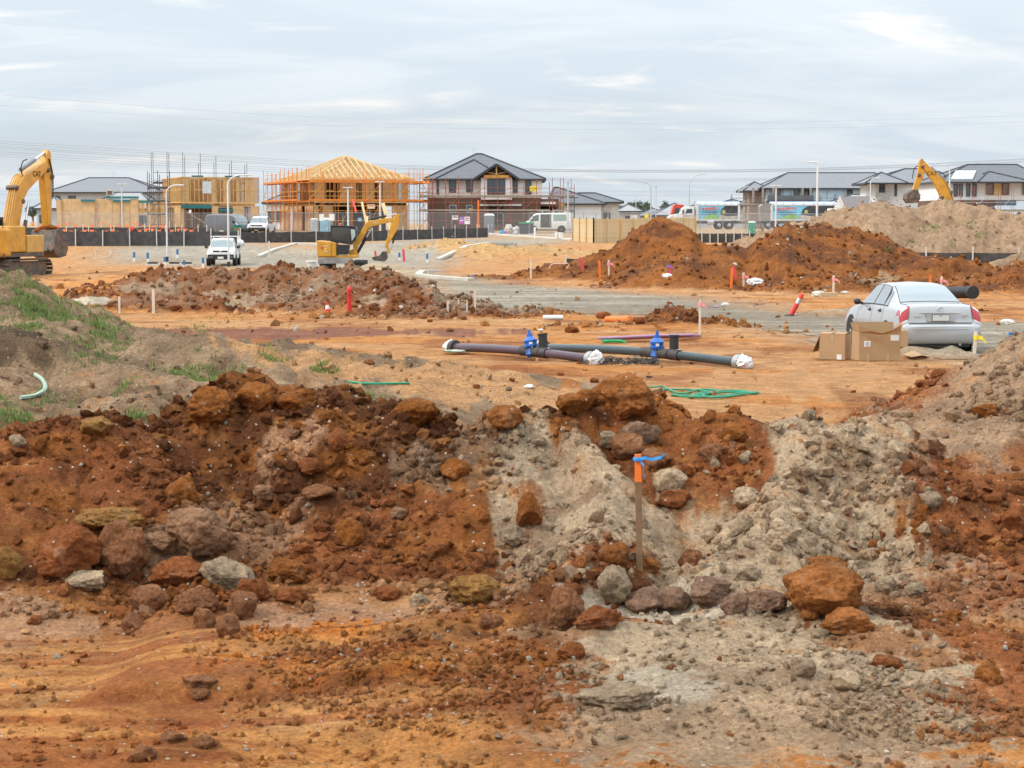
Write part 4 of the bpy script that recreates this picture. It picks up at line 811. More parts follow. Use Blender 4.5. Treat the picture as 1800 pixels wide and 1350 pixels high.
def sedan():
    p = at(1656, 40.4); t = thing('sedan', 'dusty silver four-door sedan parked with its tail to the yard', 'car', (p.x, p.y, p.z-.02), R(5.5))
    paint = mat('silver_paint', (.44, .45, .455), .32, .35, var=.05, scale=1.2, coat=.55, dirt=((.34, .27, .21), 2.6, .62))
    L_ = Loft([(.00, .34, .60, .40, .70, .50, .74, .57, .72, .61, .62, .62), (.03, .28, .66, .37, .80, .50, .83, .60, .81, .64, .74, .65), (.075, .25, .68, .36, .85, .50, .875, .64, .86, .675, .74, .68), (.115, .24, .70, .35, .87, .52, .89, .76, .865, .93, .69, .945), (.15, .24, .70, .35, .875, .55, .897, .88, .85, 1.025, .665, 1.045), (.21, .24, .70, .34, .88, .57, .90, .93, .84, 1.055, .66, 1.075),
              (.50, .24, .70, .32, .885, .60, .90, .955, .835, 1.06, .68, 1.085), (.78, .24, .70, .30, .89, .62, .90, .97, .83, 1.075, .67, 1.10), (1.15, .22, .70, .28, .89, .62, .90, .98, .825, 1.245, .615, 1.285), (1.60, .20, .70, .26, .89, .62, .90, .98, .825, 1.405, .565, 1.445), (2.2, .20, .70, .26, .89, .62, .90, .975, .825, 1.44, .56, 1.49), (2.75, .20, .70, .26, .89, .62, .90, .965, .825, 1.405, .56, 1.455),
              (3.2, .20, .70, .26, .89, .61, .90, .955, .815, 1.20, .61, 1.24), (3.6, .22, .70, .28, .89, .60, .90, .93, .80, .985, .66, 1.01), (4.1, .24, .70, .30, .88, .58, .89, .85, .79, .90, .64, .94), (4.5, .25, .66, .32, .84, .55, .85, .74, .75, .78, .60, .82), (4.70, .28, .58, .34, .74, .50, .76, .62, .68, .66, .52, .69), (4.8, .34, .48, .38, .60, .46, .62, .52, .56, .55, .44, .56)])
    carbody(t, L_, paint)
    seal = M_BLK
    L_.across(MB(), .80, 1.60, 5.06, .004).build('window_seal', seal, t, True); L_.across(MB(), .84, 1.57, 5.13, .009).build('rear_window', glass_mat('rear_glass', (.22, .26, .28), .06), t, True)
    L_.across(MB(), 2.80, 3.58, 5.10, .008).build('windscreen', M_SGLASS, t, True)
    for sd in (1, -1):
        L_.patch(MB(), [(1.12, 4.10), (3.28, 4.10), (2.72, 4.93), (1.62, 4.93)], sd, .004, 10).build('window_seal', seal, t, True)
        L_.patch(MB(), [(1.20, 4.17), (1.42, 4.17), (1.42, 4.80), (1.36, 4.80)], sd, .009).build('quarter_window', M_SGLASS, t, True)
        L_.patch(MB(), [(1.46, 4.17), (2.18, 4.17), (2.18, 4.88), (1.62, 4.88)], sd, .009).build('rear_door_window', M_SGLASS, t, True); L_.patch(MB(), [(2.24, 4.17), (3.16, 4.17), (2.70, 4.88), (2.24, 4.88)], sd, .009).build('front_door_window', M_SGLASS, t, True)
        for y in (1.38, 2.21, 3.32):
            L_.patch(MB(), [(y-.006, 2.2), (y+.006, 2.2), (y+.006, 4.08), (y-.006, 4.08)], sd, .003).build('door_gap', M_BLK, t)
        for y in (1.62, 2.40):
            q = L_.P(y, 3.70); MB().box((sd*(q.x+.018), y, q.z), (.03, .17, .035)).build('door_handle', M_BLK, t, bevel=.008); MB().lathe([(.05, -.006), (.04, .01)], 10, Matrix.Rotation(math.pi/2*sd, 3, 'Y'), (sd*(q.x+.002), y-.02, q.z)).build('handle_recess', M_BLK, t, True)
        q = L_.P(3.12, 4.12); mr = MB(); mr.lathe([(.03, -.05), (.085, -.03), (.10, .03), (.07, .075)], 12, Matrix.Diagonal((1.15, .8, .72)) @ Matrix.Rotation(math.pi/2*sd, 3, 'Y'), (sd*(q.x+.11), 3.12, q.z+.05)); mr.bar((sd*(q.x-.01), 3.14, q.z), (sd*(q.x+.10), 3.12, q.z+.04), .05, .05); mr.build('wing_mirror', M_BLK, t, True)
        # tail lamp: red body with clear lower and upper strips
        lamp = L_.patch(MB(), [(.088, 5.12), (.088, 3.85), (.40, 3.60), (.152, 5.02)], sd, .010, 8).build('tail_lamp', M_RLAMP, t, True)
        L_.patch(MB(), [(.082, 5.12), (.080, 3.80), (.093, 3.84), (.090, 5.11)], sd, .012, 6).build('clear_strip', M_CLAMP, lamp, True)
        L_.patch(MB(), [(.142, 4.80), (.148, 4.2), (.30, 4.05), (.19, 4.66)], sd, .013, 6).build('indicator_lens', M_CLAMP, lamp, True)
        for y, n_ in ((1.03, 0), (3.78, 1)):
            MB().lathe([(.385, -.015), (.385, .006)], 24, Matrix.Rotation(math.pi/2*sd, 3, 'Y'), (sd*.892, y, .32)).build('wheel_arch', M_BLK, t); wheel(t, sd*.80, y, .318, .215)
    # boot lid: shut lines, plate in its recess, chrome strip, emblem, badges
    b = MB()
    for sd in (1, -1):
        pts = [L_.P(.092, 5.18), L_.P(.115, 5.12), L_.P(.15, 5.05), L_.P(.30, 5.0), L_.P(.74, 5.0)]; b.tube([Vector((q.x*sd, q.y-.006, q.z+.003)) for q in pts], .005, 5)
    b.tube([Vector((x, L_.P(.078, 5.5).y-.012, .69)) for x in (-.68, -.3, 0, .3, .68)], .007, 5); b.build('boot_shut_line', M_BLK, t)
    MB().box((0, .083, .80), (.62, .035, .19)).build('plate_recess', mat('silver_shade', (.42, .43, .44), .35, .3, coat=.4), t, bevel=.03)
    pl = MB().box((0, .060, .795), (.385, .012, .145)).build('number_plate', M_BLK, t, bevel=.005); MB().box((0, .052, .795), (.36, .006, .122)).build('plate_face', mat('plate_white', (.60, .60, .58), .5), pl)
    MB().lathe([(.022, 0), (.001, .004)], 3, Matrix.Rotation(math.pi/2, 3, 'X'), (0, .048, .835)).build('plate_mark', M_BLK, pl)
    MB().box((0, .072, .905), (.86, .03, .022)).build('chrome_strip', M_CHROME, t, bevel=.008)
    em = MB()
    for rx, rz in ((.062, .042), (.022, .040), (.044, .016)): em.tube([(rx*math.cos(a*.3927), .098-.010, .975+rz*math.sin(a*.3927)+(.014 if rz < .02 else 0)) for a in range(17)], .006, 5)
    em.build('emblem', M_CHROME, t, True)
    for x0, zz in ((-.56, .815), (.47, .84), (.49, .80)):
        b = MB()
        for j in range(5 if zz != .80 else 2): b.box((x0+j*.03, .088, zz), (.020, .008, .024))
        b.build('badge_lettering', M_CHROME, t)
    MB().box((0, -.012, .565), (1.20, .012, .012)).build('bumper_crease', mat('silver_shade', (.42, .43, .44), .35), t, bevel=.004)
    MB().box((0, .30, .21), (1.3, .4, .05)).build('underbody', M_BLK, t); MB().tube([(.42, .05, .24), (.42, .5, .24)], .032, 10).build('exhaust_pipe', M_STEEL, t, True)
    MB().box((0, 2.0, .9), (1.25, 2.2, .02)).build('parcel_shelf', M_BLK, t)
    for x in (-.38, .38): MB().box((x, 1.42, 1.06), (.42, .16, .42)).build('rear_seat', mat('seat_grey', (.16, .16, .16), .9), t, bevel=.05)
sedan()

UTE = [(0, .62, .70, .66, .88, .80, .90, 1.05, .89, 1.10, .86, 1.10), (2.1, .40, .70, .48, .90, .80, .92, 1.05, .89, 1.10, .86, 1.10), (2.2, .40, .70, .48, .90, .80, .92, 1.08, .88, 1.60, .70, 1.62), (2.5, .40, .70, .48, .90, .80, .92, 1.10, .88, 1.74, .66, 1.79), (3.3, .40, .70, .48, .90, .80, .92, 1.10, .88, 1.74, .66, 1.80), (3.6, .40, .70, .48, .90, .80, .92, 1.10, .87, 1.62, .68, 1.68), (4.15, .42, .70, .5, .90, .80, .92, 1.08, .86, 1.14, .76, 1.18), (4.9, .45, .70, .52, .89, .78, .90, 1.0, .84, 1.04, .72, 1.09), (5.15, .48, .66, .54, .86, .74, .87, .92, .80, .96, .66, 1.0), (5.3, .52, .6, .58, .76, .7, .78, .82, .7, .86, .6, .88)]
def ute(label, loc, rz, group, rack):
    t = thing('utility_truck', label, 'ute', loc, rz, group); L_ = Loft(UTE); carbody(t, L_, mat('white_car', (.72, .73, .73), .35, var=.04, coat=.5, dirt=((.45, .33, .22), 2, .68)))
    L_.across(MB(), 3.62, 4.12, 5.10, .012).build('windscreen', glass_mat('screen_glass', (.20, .25, .26), .06), t, True)
    for sd in (1, -1):
        L_.patch(MB(), [(2.35, 4.12), (3.98, 4.12), (3.5, 4.9), (2.5, 4.9)], sd, .008).build('side_window', M_DGLASS, t, True)
        L_.patch(MB(), [(4.72, 3.75), (5.16, 3.75), (5.20, 4.6), (4.86, 4.3)], sd, .012).build('headlamp', M_CLAMP, t, True)
        MB().box((sd*1.03, 3.75, 1.22), (.20, .10, .18)).build('wing_mirror', M_BLK, t, bevel=.03)
        for y in (1.05, 4.35):
            MB().lathe([(.46, -.02), (.46, .012)], 20, Matrix.Rotation(math.pi/2*sd, 3, 'Y'), (sd*.905, y, .42)).build('wheel_arch', M_BLK, t); wheel(t, sd*.83, y, .38, .25)
    MB().box((0, 5.20, .60), (1.66, .26, .34)).build('front_bumper', M_BLK, t, bevel=.06); g = MB().box((0, 5.20, .93), (.98, .16, .17)).build('grille', M_BLK, t, bevel=.03); MB().lathe([(.06, 0), (.05, .02)], 12, Matrix.Diagonal((1.5, 1, 1)) @ Matrix.Rotation(-math.pi/2, 3, 'X'), (0, 5.28, .95)).build('emblem', M_CHROME, g, True)
    MB().box((.0, 5.345, .55), (.38, .012, .13)).build('number_plate', M_WHITE, t)
    for sd in (1, -1): MB().box((sd*.62, 5.32, .58), (.26, .06, .12)).build('fog_lamp_recess', mat('grey_trim', (.10, .10, .11), .5), t, bevel=.02)
    if rack:
        tr = MB().box((0, 1.05, 1.02), (1.86, 2.1, .28)).build('tray', M_GALV, t, bevel=.02)
        for y in (.1, 2.05):
            b = MB(); b.bar((-.85, y, 1.1), (-.85, y, 1.86), .05); b.bar((.85, y, 1.1), (.85, y, 1.86), .05); b.bar((-.87, y, 1.88), (.87, y, 1.88), .05); b.build('ladder_rack', M_WHITE, t)
        crumple(MB(), (-1.08, 2.2, 1.45), .26, 77, (.8, 1, .9)).build('rolled_tarp', M_WHITE, t, True)
        MB().lathe([(.07, 0), (.06, .09), (.03, .11)], 10, None, (.0, 2.7, 1.80)).build('roof_beacon', M_ORNG, t, True)
    else:
        b = MB(); b.tube([(-.6, 5.42, .45), (-.6, 5.46, .95), (.6, 5.46, .95), (.6, 5.42, .45)], .04, 8); b.tube([(-.85, 5.4, .62), (.85, 5.4, .62)], .05, 8); b.build('bull_bar', M_BLK, t, True)
ug = 'white utility trucks'
p = at(391, 126); ute('white utility truck with black bumper parked on the far road', (p.x-.05, p.y+2.6, p.z), R(180+4), ug, True)
p = at(464, 178); ute('white utility truck with bull bar behind the temporary fence', (p.x, p.y+2.6, p.z), R(180-3), ug, False)
VAN = [(0, .35, .7, .42, .82, .8, .85, 1.15, .83, 1.78, .72, 1.86), (.12, .32, .7, .4, .84, .8, .87, 1.15, .85, 1.86, .72, 1.97), (1.2, .3, .7, .38, .84, .8, .87, 1.15, .85, 1.87, .72, 1.99), (3.1, .3, .7, .38, .84, .8, .87, 1.15, .85, 1.86, .72, 1.97), (3.7, .3, .7, .38, .84, .8, .87, 1.12, .85, 1.70, .72, 1.80), (4.25, .32, .7, .4, .84, .75, .87, 1.02, .84, 1.15, .74, 1.22), (4.55, .36, .66, .42, .8, .68, .83, .90, .78, .96, .66, 1.0), (4.7, .42, .56, .46, .7, .6, .72, .72, .66, .76, .56, .78)]
def van(name, label, loc, rz, paint, dark=False):
    t = thing(name, label, 'van', loc, rz); L_ = Loft(VAN); carbody(t, L_, paint)
    L_.across(MB(), 3.74, 4.22, 5.1, .012).build('windscreen', M_SGLASS if dark else M_DGLASS, t, True)
    for sd in (1, -1):
        L_.patch(MB(), [(3.18, 4.08), (4.1, 4.08), (3.72, 4.82), (3.18, 4.82)], sd, .010).build('front_door_window', M_DGLASS, t, True); L_.patch(MB(), [(.45, 4.08), (1.75, 4.08), (1.75, 4.8), (.45, 4.8)], sd, .010).build('side_window', M_DGLASS if dark else mat('green_glass', (.22, .30, .26), .15), t, True)
        if not dark: L_.patch(MB(), [(1.95, 2.4), (3.02, 2.4), (3.02, 4.85), (1.95, 4.85)], sd, .012).build('open_side_door', mat('van_inside', (.07, .065, .06), .8, var=.4, scale=5), t)
        for y in (.95, 3.75):
            MB().lathe([(.40, -.02), (.40, .010)], 20, Matrix.Rotation(math.pi/2*sd, 3, 'Y'), (sd*.862, y, .34)).build('wheel_arch', M_BLK, t); wheel(t, sd*.79, y, .33, .2)
        MB().box((sd*.98, 3.95, 1.25), (.18, .1, .22)).build('wing_mirror', M_BLK, t, bevel=.03); L_.patch(MB(), [(4.3, 3.7), (4.6, 3.7), (4.58, 4.5), (4.36, 4.4)], sd, .012).build('headlamp', M_CLAMP, t, True)
    MB().box((0, 4.62, .5), (1.5, .16, .22)).build('front_bumper', M_BLK if not dark else paint, t, bevel=.05)
    if not dark:
        for y in (.6, 1.7, 2.8): b = MB(); b.bar((-.75, y, 2.09), (.75, y, 2.09), .06); b.bar((-.74, y, 1.85), (-.74, y, 2.09), .04); b.bar((.74, y, 1.85), (.74, y, 2.09), .04); b.build('roof_bar', M_WHITE, t)
        MB().bar((.3, .3, 2.15), (.3, 3.2, 2.15), .10, .05).build('ladder', M_GALV, t)
p = at(1003, 192); van('work_van', 'white work van with open side door behind the temporary fence', (p.x, p.y, p.z), R(90), mat('van_white', (.70, .71, .66), .4, coat=.4, dirt=((.45, .36, .26), 2, .7)))
p = at(356, 180); van('dark_van', 'dark grey van parked before the two-storey timber frame', (p.x+.9, p.y, p.z), R(-128), mat('van_dark', (.07, .072, .085), .35, coat=.5), True)
p = at(1180, 158); ute('white utility truck half hidden behind the central clay stockpile', (p.x+1.0, p.y, p.z-.2), R(100), ug, False)

# tipper truck and its trailer
M_TW = mat('truck_white', (.70, .71, .72), .4, coat=.4, dirt=((.40, .33, .26), 1.5, .72)); M_TARP = mat('tarp_blue', (.42, .50, .72), .6, var=.12, scale=1.2); M_CHAS = mat('chassis_grey', (.13, .13, .135), .7, var=.3, dirt=((.28, .20, .13), 2, .5))
M_PSKY = mat('print_sky', (.16, .46, .62), .5, var=.35, scale=.7); M_PGRN = mat('print_green', (.22, .45, .10), .5, var=.3, scale=2); M_PDRK = mat('print_dark', (.045, .045, .05), .5, var=.6, scale=1.6, dirt=((.30, .28, .26), 1.2, .62)); M_PTAN = mat('print_tan', (.46, .40, .33), .5, var=.3, scale=1.6)
def text(parent, s_, loc, size, m, rot=(math.pi/2, 0, 0), name='lettering', bold=.0, sx=1.0):
    c = bpy.data.curves.new(name, 'FONT'); c.body = s_; c.size = size; c.align_x = 'CENTER'; c.align_y = 'CENTER'; c.extrude = .004; c.offset = bold
    o = bpy.data.objects.new(name, c); COL.objects.link(o); dg = bpy.context.evaluated_depsgraph_get(); me = bpy.data.meshes.new_from_object(o.evaluated_get(dg)); bpy.data.objects.remove(o)
    q = bpy.data.objects.new(name, me); COL.objects.link(q); me.materials.clear(); me.materials.append(m); q.parent = parent; q.location = loc; q.rotation_euler = rot; q.scale = (sx, 1, 1); return q
def tipper(t, x0, x1, z0, z1, y0, wd, hx):
    """open-top tipper body: x along the road, y0 the side facing the camera"""
    b = MB(); b.box(((x0+x1)/2, y0+wd/2, (z0+z1)/2), (x1-x0, wd, z1-z0)); body = b.build('tipper_body', M_TW, t, bevel=.04)
    n = 7
    MB().prism([(y0-.03, z1), (y0+.25, z1+.24), (y0+wd/2, z1+.32), (y0+wd-.25, z1+.24), (y0+wd+.03, z1)], x0+.05, x1-.05, lambda p, q, a: Vector((a, p, q))).build('tarp_cover', M_TARP, t, True)
    MB().box(((x0+x1)/2, y0-.035, z1-.06), (x1-x0, .06, .12)).build('top_rail', M_TW, t)
    for k in range(n): MB().box((x0+.3+(x1-x0-.6)*k/(n-1), y0-.05, z1+.04), (.10, .04, .10)).build('tarp_strap', mat('navy', (.03, .05, .16), .6), t)
    for xx in (x0+.06, x1-.06): MB().box((xx, y0-.03, (z0+z1)/2), (.12, .07, z1-z0)).build('corner_post', M_TW, t)
    w = x1-x0-.5; xm = x0+.25; zz0, zz1 = z0+.22, z1-.2; hgt = zz1-zz0
    pn = MB().box((xm+w*.5, y0-.008, (zz0+zz1)/2), (w, .02, hgt)).build('printed_panel', M_PSKY, t)
    MB().prism([(hx, 0), (1, 0), (1, 1), (hx+.14, 1), (hx+.05, .75), (hx+.02, .4)], -.022, -.030, lambda p, q, a: Vector((xm+p*w, y0+a, zz0+q*hgt))).build('print_quarry', M_PDRK, pn)
    MB().prism([(hx-.02, 0), (1, 0), (1, .25), (hx+.2, .2), (hx+.02, .3)], -.032, -.036, lambda p, q, a: Vector((xm+p*w, y0+a, zz0+q*hgt))).build('print_ground', M_PTAN, pn)
    MB().prism([(.10, 0), (hx-.03, 0), (hx-.03, .28), (hx*.7, .36), (.2, .22)], -.032, -.036, lambda p, q, a: Vector((xm+p*w, y0+a, zz0+q*hgt))).build('print_lawn', M_PGRN, pn)
    MB().lathe([(.22, 0), (.22, .006)], 12, Matrix.Rotation(math.pi/2, 3, 'X'), (xm+w*(hx+.10), y0-.04, zz0+hgt*.55)).build('print_roundel', mat('print_olive', (.40, .42, .14), .5), pn)
    text(pn, "BURDETT'S", (xm+w*hx*.52, y0-.045, zz0+hgt*.76), hgt*.30, mat('print_white', (.75, .75, .75), .5), bold=.035, sx=w*hx*.80/(hgt*.30*5.6)); text(pn, "BURDETT'S", (xm+w*hx*.52, y0-.055, zz0+hgt*.76), hgt*.30, mat('print_red', (.52, .03, .05), .5), bold=.012, sx=w*hx*.80/(hgt*.30*5.6))
    for k, z_ in ((0, .52), (1, .36)):
        b = MB(); r_ = random.Random(k+int(x0)); xx = xm+w*hx*.14
        while xx < xm+w*hx*.86: l_ = r_.uniform(.05, .16); b.box((xx+l_/2, y0-.045, zz0+hgt*z_), (l_, .01, .075)); xx += l_+.04
        b.build('print_small_lettering', mat('navy', (.03, .05, .16), .6), pn)
    return body
def truck():
    D = 236; k = D/F; p = at(1222, D); t = thing('tipper_truck', 'white tipper truck with blue printed body and white bonnet', 'truck', (p.x, p.y, p.z))
    X = lambda u: (u-1222)*k
    tipper(t, X(1223), X(1299), 1.05, 3.05, 0, 2.4, .54)
    MB().box((X(1238), 1.2, .85), (X(1302)-X(1176), .9, .3)).build('chassis', M_CHAS, t)
    P = [(X(1175), .75), (X(1174), 1.55), (X(1179), 1.75), (X(1195), 1.92), (X(1198), 2.5), (X(1202), 2.72), (X(1219), 2.78), (X(1219), .75)]
    MB().prism(P, .15, 2.25, lambda a, b_, c: Vector((a, c, b_))).build('cab', M_TW, t, bevel=.06)
    MB().prism([(X(1204), 1.95), (X(1206), 2.45), (X(1216), 2.48), (X(1216), 1.98)], .135, .15, lambda a, b_, c: Vector((a, c, b_))).build('door_window', M_DGLASS, t); MB().bar((X(1196.5), .3, 2.2), (X(1196.5), 2.1, 2.2), .03, .5).build('windscreen', M_SGLASS, t)
    text(t, "BURDETT'S", (X(1209), .13, 1.6), .26, mat('print_red', (.52, .03, .05), .5)); MB().prism([(X(1176.5), 1.0), (X(1176.5), 1.45), (X(1180), 1.45), (X(1180), 1.0)], .13, .15, lambda a, b_, c: Vector((a, c, b_))).build('headlamp', M_CLAMP, t)
    MB().box((X(1175), 1.2, .75), (.3, 2.3, .45)).build('bumper', M_TW, t, bevel=.05); MB().tube([(X(1220.5), .5, 1.2), (X(1220.5), .5, 3.4)], .08, 10).build('exhaust_stack', M_CHROME, t, True); MB().box((X(1200), .05, 2.1), (.15, .12, .5)).build('wing_mirror', M_BLK, t)
    MB().prism([(X(1180), .4), (X(1180), 1.1), (X(1195), 1.1), (X(1197), .4)], .12, .15, lambda a, b_, c: Vector((a, c, b_))).build('wheel_arch', M_BLK, t)
    for u in (1188, 1263, 1281):
        for y in (.2, 2.2):
            M3 = Matrix.Rotation(math.pi/2, 3, 'X'); w_ = MB().lathe([(.3, -.15), (.5, -.15), (.5, .15), (.3, .15)], 20, M3, (X(u), y, .5)).build('wheel', M_TYRE, t, True); MB().lathe([(.3, .1), (.2, .17)], 12, M3, (X(u), y, .5)).build('rim', M_RIM, w_, True)
    MB().box((X(1248), .1, .8), (.9, .5, .5)).build('fuel_tank', M_CHROME, t, bevel=.1)
    t2 = thing('tipper_trailer', 'white tipper trailer with blue printed side and grey front wall', 'trailer', (p.x, p.y, p.z)); tipper(t2, X(1353), X(1468), 1.05, 3.05, 0, 2.4, .44)
    MB().prism([(X(1336), 1.0), (X(1334), 2.75), (X(1340), 3.1), (X(1353), 3.15), (X(1352.9), 1.0)], .05, 2.35, lambda a, b_, c: Vector((a, c, b_))).build('front_wall', mat('grey_wall', (.26, .24, .22), .7), t2)
    MB().box((X(1400), 1.2, .85), (X(1466)-X(1330), .9, .3)).build('chassis', M_CHAS, t2); MB().bar((X(1302), 1.2, .8), (X(1340), 1.2, .8), .2).build('drawbar', M_CHAS, t2)
    for u in (1349, 1363, 1432, 1446, 1459):
        M3 = Matrix.Rotation(math.pi/2, 3, 'X'); w_ = MB().lathe([(.3, -.15), (.5, -.15), (.5, .15), (.3, .15)], 20, M3, (X(u), .2, .5)).build('wheel', M_TYRE, t2, True); MB().lathe([(.3, .1), (.2, .17)], 12, M3, (X(u), .2, .5)).build('rim', M_RIM, w_, True)
    q = at(1190, 246); r = thing('red_truck_cab', 'red truck cab behind the white bonnet', 'truck', (q.x, q.y, q.z)); MB().prism([(-.9, .6), (-.95, 1.6), (-.55, 2.95), (-.35, 3.15), (.75, 3.1), (.75, .6)], 0, 2.2, lambda a, b_, c: Vector((a, c, b_))).build('cab', mat('truck_red', (.58, .05, .03), .4, coat=.4), r, bevel=.06)
    MB().prism([(-.55, 1.75), (-.3, 2.65), (.3, 2.65), (.3, 1.75)], -.012, -.002, lambda a, b_, c: Vector((a, c, b_))).build('door_window', M_DGLASS, r); MB().lathe([(.3, -.15), (.5, -.15), (.5, .15), (.3, .15)], 20, Matrix.Rotation(math.pi/2, 3, 'X'), (0, .2, .5)).build('wheel', M_TYRE, r, True)
truck()

# ================================================================ excavators
M_CAT = mat('digger_yellow', (.58, .28, .022), .45, var=.16, scale=1.8, dirt=((.26, .15, .07), 2.6, .56), coat=.2); M_CATD = mat('digger_yellow_dusty', (.58, .33, .08), .6, var=.15, scale=2, dirt=((.34, .20, .11), 3, .55)); M_IRON = mat('worn_iron', (.10, .085, .075), .6, .3, var=.4, scale=4, dirt=((.30, .15, .07), 3, .5)); M_RUB = mat('hose_black', (.02, .02, .02), .5)
def yz(x0, x1):
    return dict(a=x0, b=x1, f=lambda p, q, a: Vector((a, p, q)))
def ram(t, a, b, k, r, m1, m2, name='ram'):
    a, b = Vector(a), Vector(b); c = a.lerp(b, k); q = MB().tube([a, c], r, 12).build(name, m1, t, True); MB().tube([a.lerp(b, k-.02), b], r*.55, 10).build('piston_rod', m2, q, True)
def big_digger(label, loc, rz, boom, stick_, bucket_, ram_a, ram_b, stick_ram, load=True, group=None):
    t = thing('excavator', label, 'excavator', loc, rz, group); f = lambda p, q, a: Vector((a, p, q))
    pl = bpy.data.meshes.new('track_plate'); b = MB().box((0, 0, 0), (.72, .175, .045)); b.box((0, -.05, .04), (.70, .03, .05)); pl.from_pydata(b.v, [], b.f); pl.materials.append(M_IRON)
    for sx in (-1.27, 1.27):
        tr = MB().prism([(-1.75, .18), (-1.95, .5), (-1.75, .86), (1.75, .86), (1.95, .5), (1.75, .18)], sx-.2, sx+.2, f).build('track_frame', M_IRON, t)
        Ls, r = 3.6, .43; per = 2*Ls+2*math.pi*r; n = 46
        for i in range(n):
            d = per*i/n
            if d < Ls: y, z, a = -Ls/2+d, .5+r, 0
            elif d < Ls+math.pi*r: an = (d-Ls)/r; y, z, a = Ls/2+r*math.sin(an), .5+r*math.cos(an), -an
            elif d < 2*Ls+math.pi*r: y, z, a = Ls/2-(d-Ls-math.pi*r), .5-r, math.pi
            else: an = (d-2*Ls-math.pi*r)/r; y, z, a = -Ls/2-r*math.sin(an), .5-r*math.cos(an), math.pi-an
            o = bpy.data.objects.new('track_plate', pl); COL.objects.link(o); o.parent = tr; o.location = (sx, y, z); o.rotation_euler = (a, 0, 0)
    MB().lathe([(.9, .75), (.9, 1.12)], 20).build('slew_ring', M_IRON, t); MB().box((0, -.3, 1.2), (2.9, 4.0, .2)).build('deck', M_IRON, t)
    MB().prism([(-1.5, -2.1), (-1.5, -1.6), (1.5, -1.6), (1.5, -2.1), (1.2, -2.75), (.6, -3.0), (-.6, -3.0), (-1.2, -2.75)], 1.12, 2.55, lambda p, q, a: Vector((p, q, a))).build('counterweight', M_CAT, t, bevel=.12)
    MB().box((0, -.9, 2.0), (2.9, 1.6, 1.35)).build('engine_cover', M_CAT, t, bevel=.08); MB().box((1.05, .9, 1.75), (.75, 1.7, .9)).build('tool_box', M_CATD, t, bevel=.05)
    cb = MB().prism([(.0, 1.3), (-.05, 3.05), (.1, 3.15), (1.5, 3.12), (1.72, 2.3), (1.72, 1.3)], -1.42, -.45, f).build('cab', M_BLK, t, bevel=.04); MB().prism([(.15, 2.1), (.15, 2.98), (1.4, 2.98), (1.6, 2.3), (1.6, 2.1)], -1.44, -1.425, f).build('cab_window', M_DGLASS, cb)
    MB().box((.85, -2.55, 1.25), (.9, .5, .3)).build('rear_step', M_CATD, t, bevel=.04); MB().box((1.3, -1.9, 1.7), (.35, .5, .55)).build('side_locker', M_CATD, t, bevel=.04)
    tl = MB().box((1.02, -2.90, 1.95), (.16, .06, .48)).build('tail_panel', mat('grey_label', (.42, .42, .42), .5), t); text(t, 'CAT', (.2, -3.015, 1.75), .26, M_BLK, name='maker_lettering'); MB().box((.35, -3.01, 1.42), (.55, .02, .12)).build('red_reflector', M_RLAMP, t)
    for x0, x1 in ((-.9, .2), (.35, 1.25)):
        MB().tube(spl([(x0, -2.0, 2.5), (x0, -2.0, 3.0), (x0+.08, -2.0, 3.05), (x1-.08, -2.0, 3.05), (x1, -2.0, 3.0), (x1, -2.0, 2.5)], 3), .028, 6).build('handrail', M_BLK, t, True)
    MB().tube([(-.7, -1.0, 2.6), (-.7, -1.0, 3.05)], .07, 8).build('exhaust_pipe', M_BLK, t)
    MB().prism(boom, -.26, .26, f).build('boom', M_CAT, t, bevel=.05)
    for j in range(4):
        x = -.18+.12*j; top = spl([Vector((x, p, q)) for p, q in [(boom[0][0]-.02, boom[0][1]+.2), (boom[1][0]-.06, boom[1][1]+.05), (boom[2][0]-.05, boom[2][1]+.05)]], 6); MB().tube(top, .03, 5).build('hydraulic_line', M_CATD, t, True)
    MB().prism(stick_, -.2, .2, f).build('stick', M_CAT, t, bevel=.04)
    for sx in (-.45, .45): ram(t, (sx, ram_a[0], ram_a[1]), (sx, ram_b[0], ram_b[1]), .6, .10, M_IRON, M_CHROME, 'boom_ram')
    ram(t, (0, stick_ram[0][0], stick_ram[0][1]), (0, stick_ram[1][0], stick_ram[1][1]), .55, .12, mat('ram_grey', (.20, .21, .22), .5), M_CHROME, 'stick_ram')
    c = Vector((0, *stick_ram[0])); MB().tube(spl([c+Vector((.15, -.1, -.3)), c+Vector((.2, -.3, .1)), c+Vector((.1, .1, .45)), c+Vector((.1, .5, .55))], 5), .035, 6).build('hose', M_RUB, t, True)
    for q in (boom[1], boom[4], boom[6], stick_[2], stick_[3]): MB().lathe([(.11, -.33), (.13, -.3), (.13, .3), (.11, .33)], 12, Matrix.Rotation(math.pi/2, 3, 'Y'), (0, q[0]-.12, q[1]-.1)).build('pin', M_IRON, t, True)
    bm_ = (Vector(boom[2])+Vector(boom[5]))/2*.55+(Vector(boom[3])+Vector(boom[4]))/2*.45; text(t, 'CAT', (.275, bm_.x, bm_.y), .42, M_BLK, (math.pi/2, 0, math.pi/2), 'maker_lettering'); text(t, 'CAT', (-.275, bm_.x, bm_.y), .42, M_BLK, (math.pi/2, 0, -math.pi/2), 'maker_lettering')
    s0, s1 = Vector((.24, *stick_[0])), Vector((.24, *stick_[len(stick_)//2])); MB().tube(spl([s0+Vector((0, 0, -.5)), s0.lerp(s1, .3)+Vector((0, .28, 0)), s0.lerp(s1, .6)+Vector((0, .2, 0))], 6), .035, 6).build('hose', M_RUB, t, True)
    bk = MB().prism(bucket_, -.75, .75, f).build('bucket', M_IRON, t, bevel=.03)
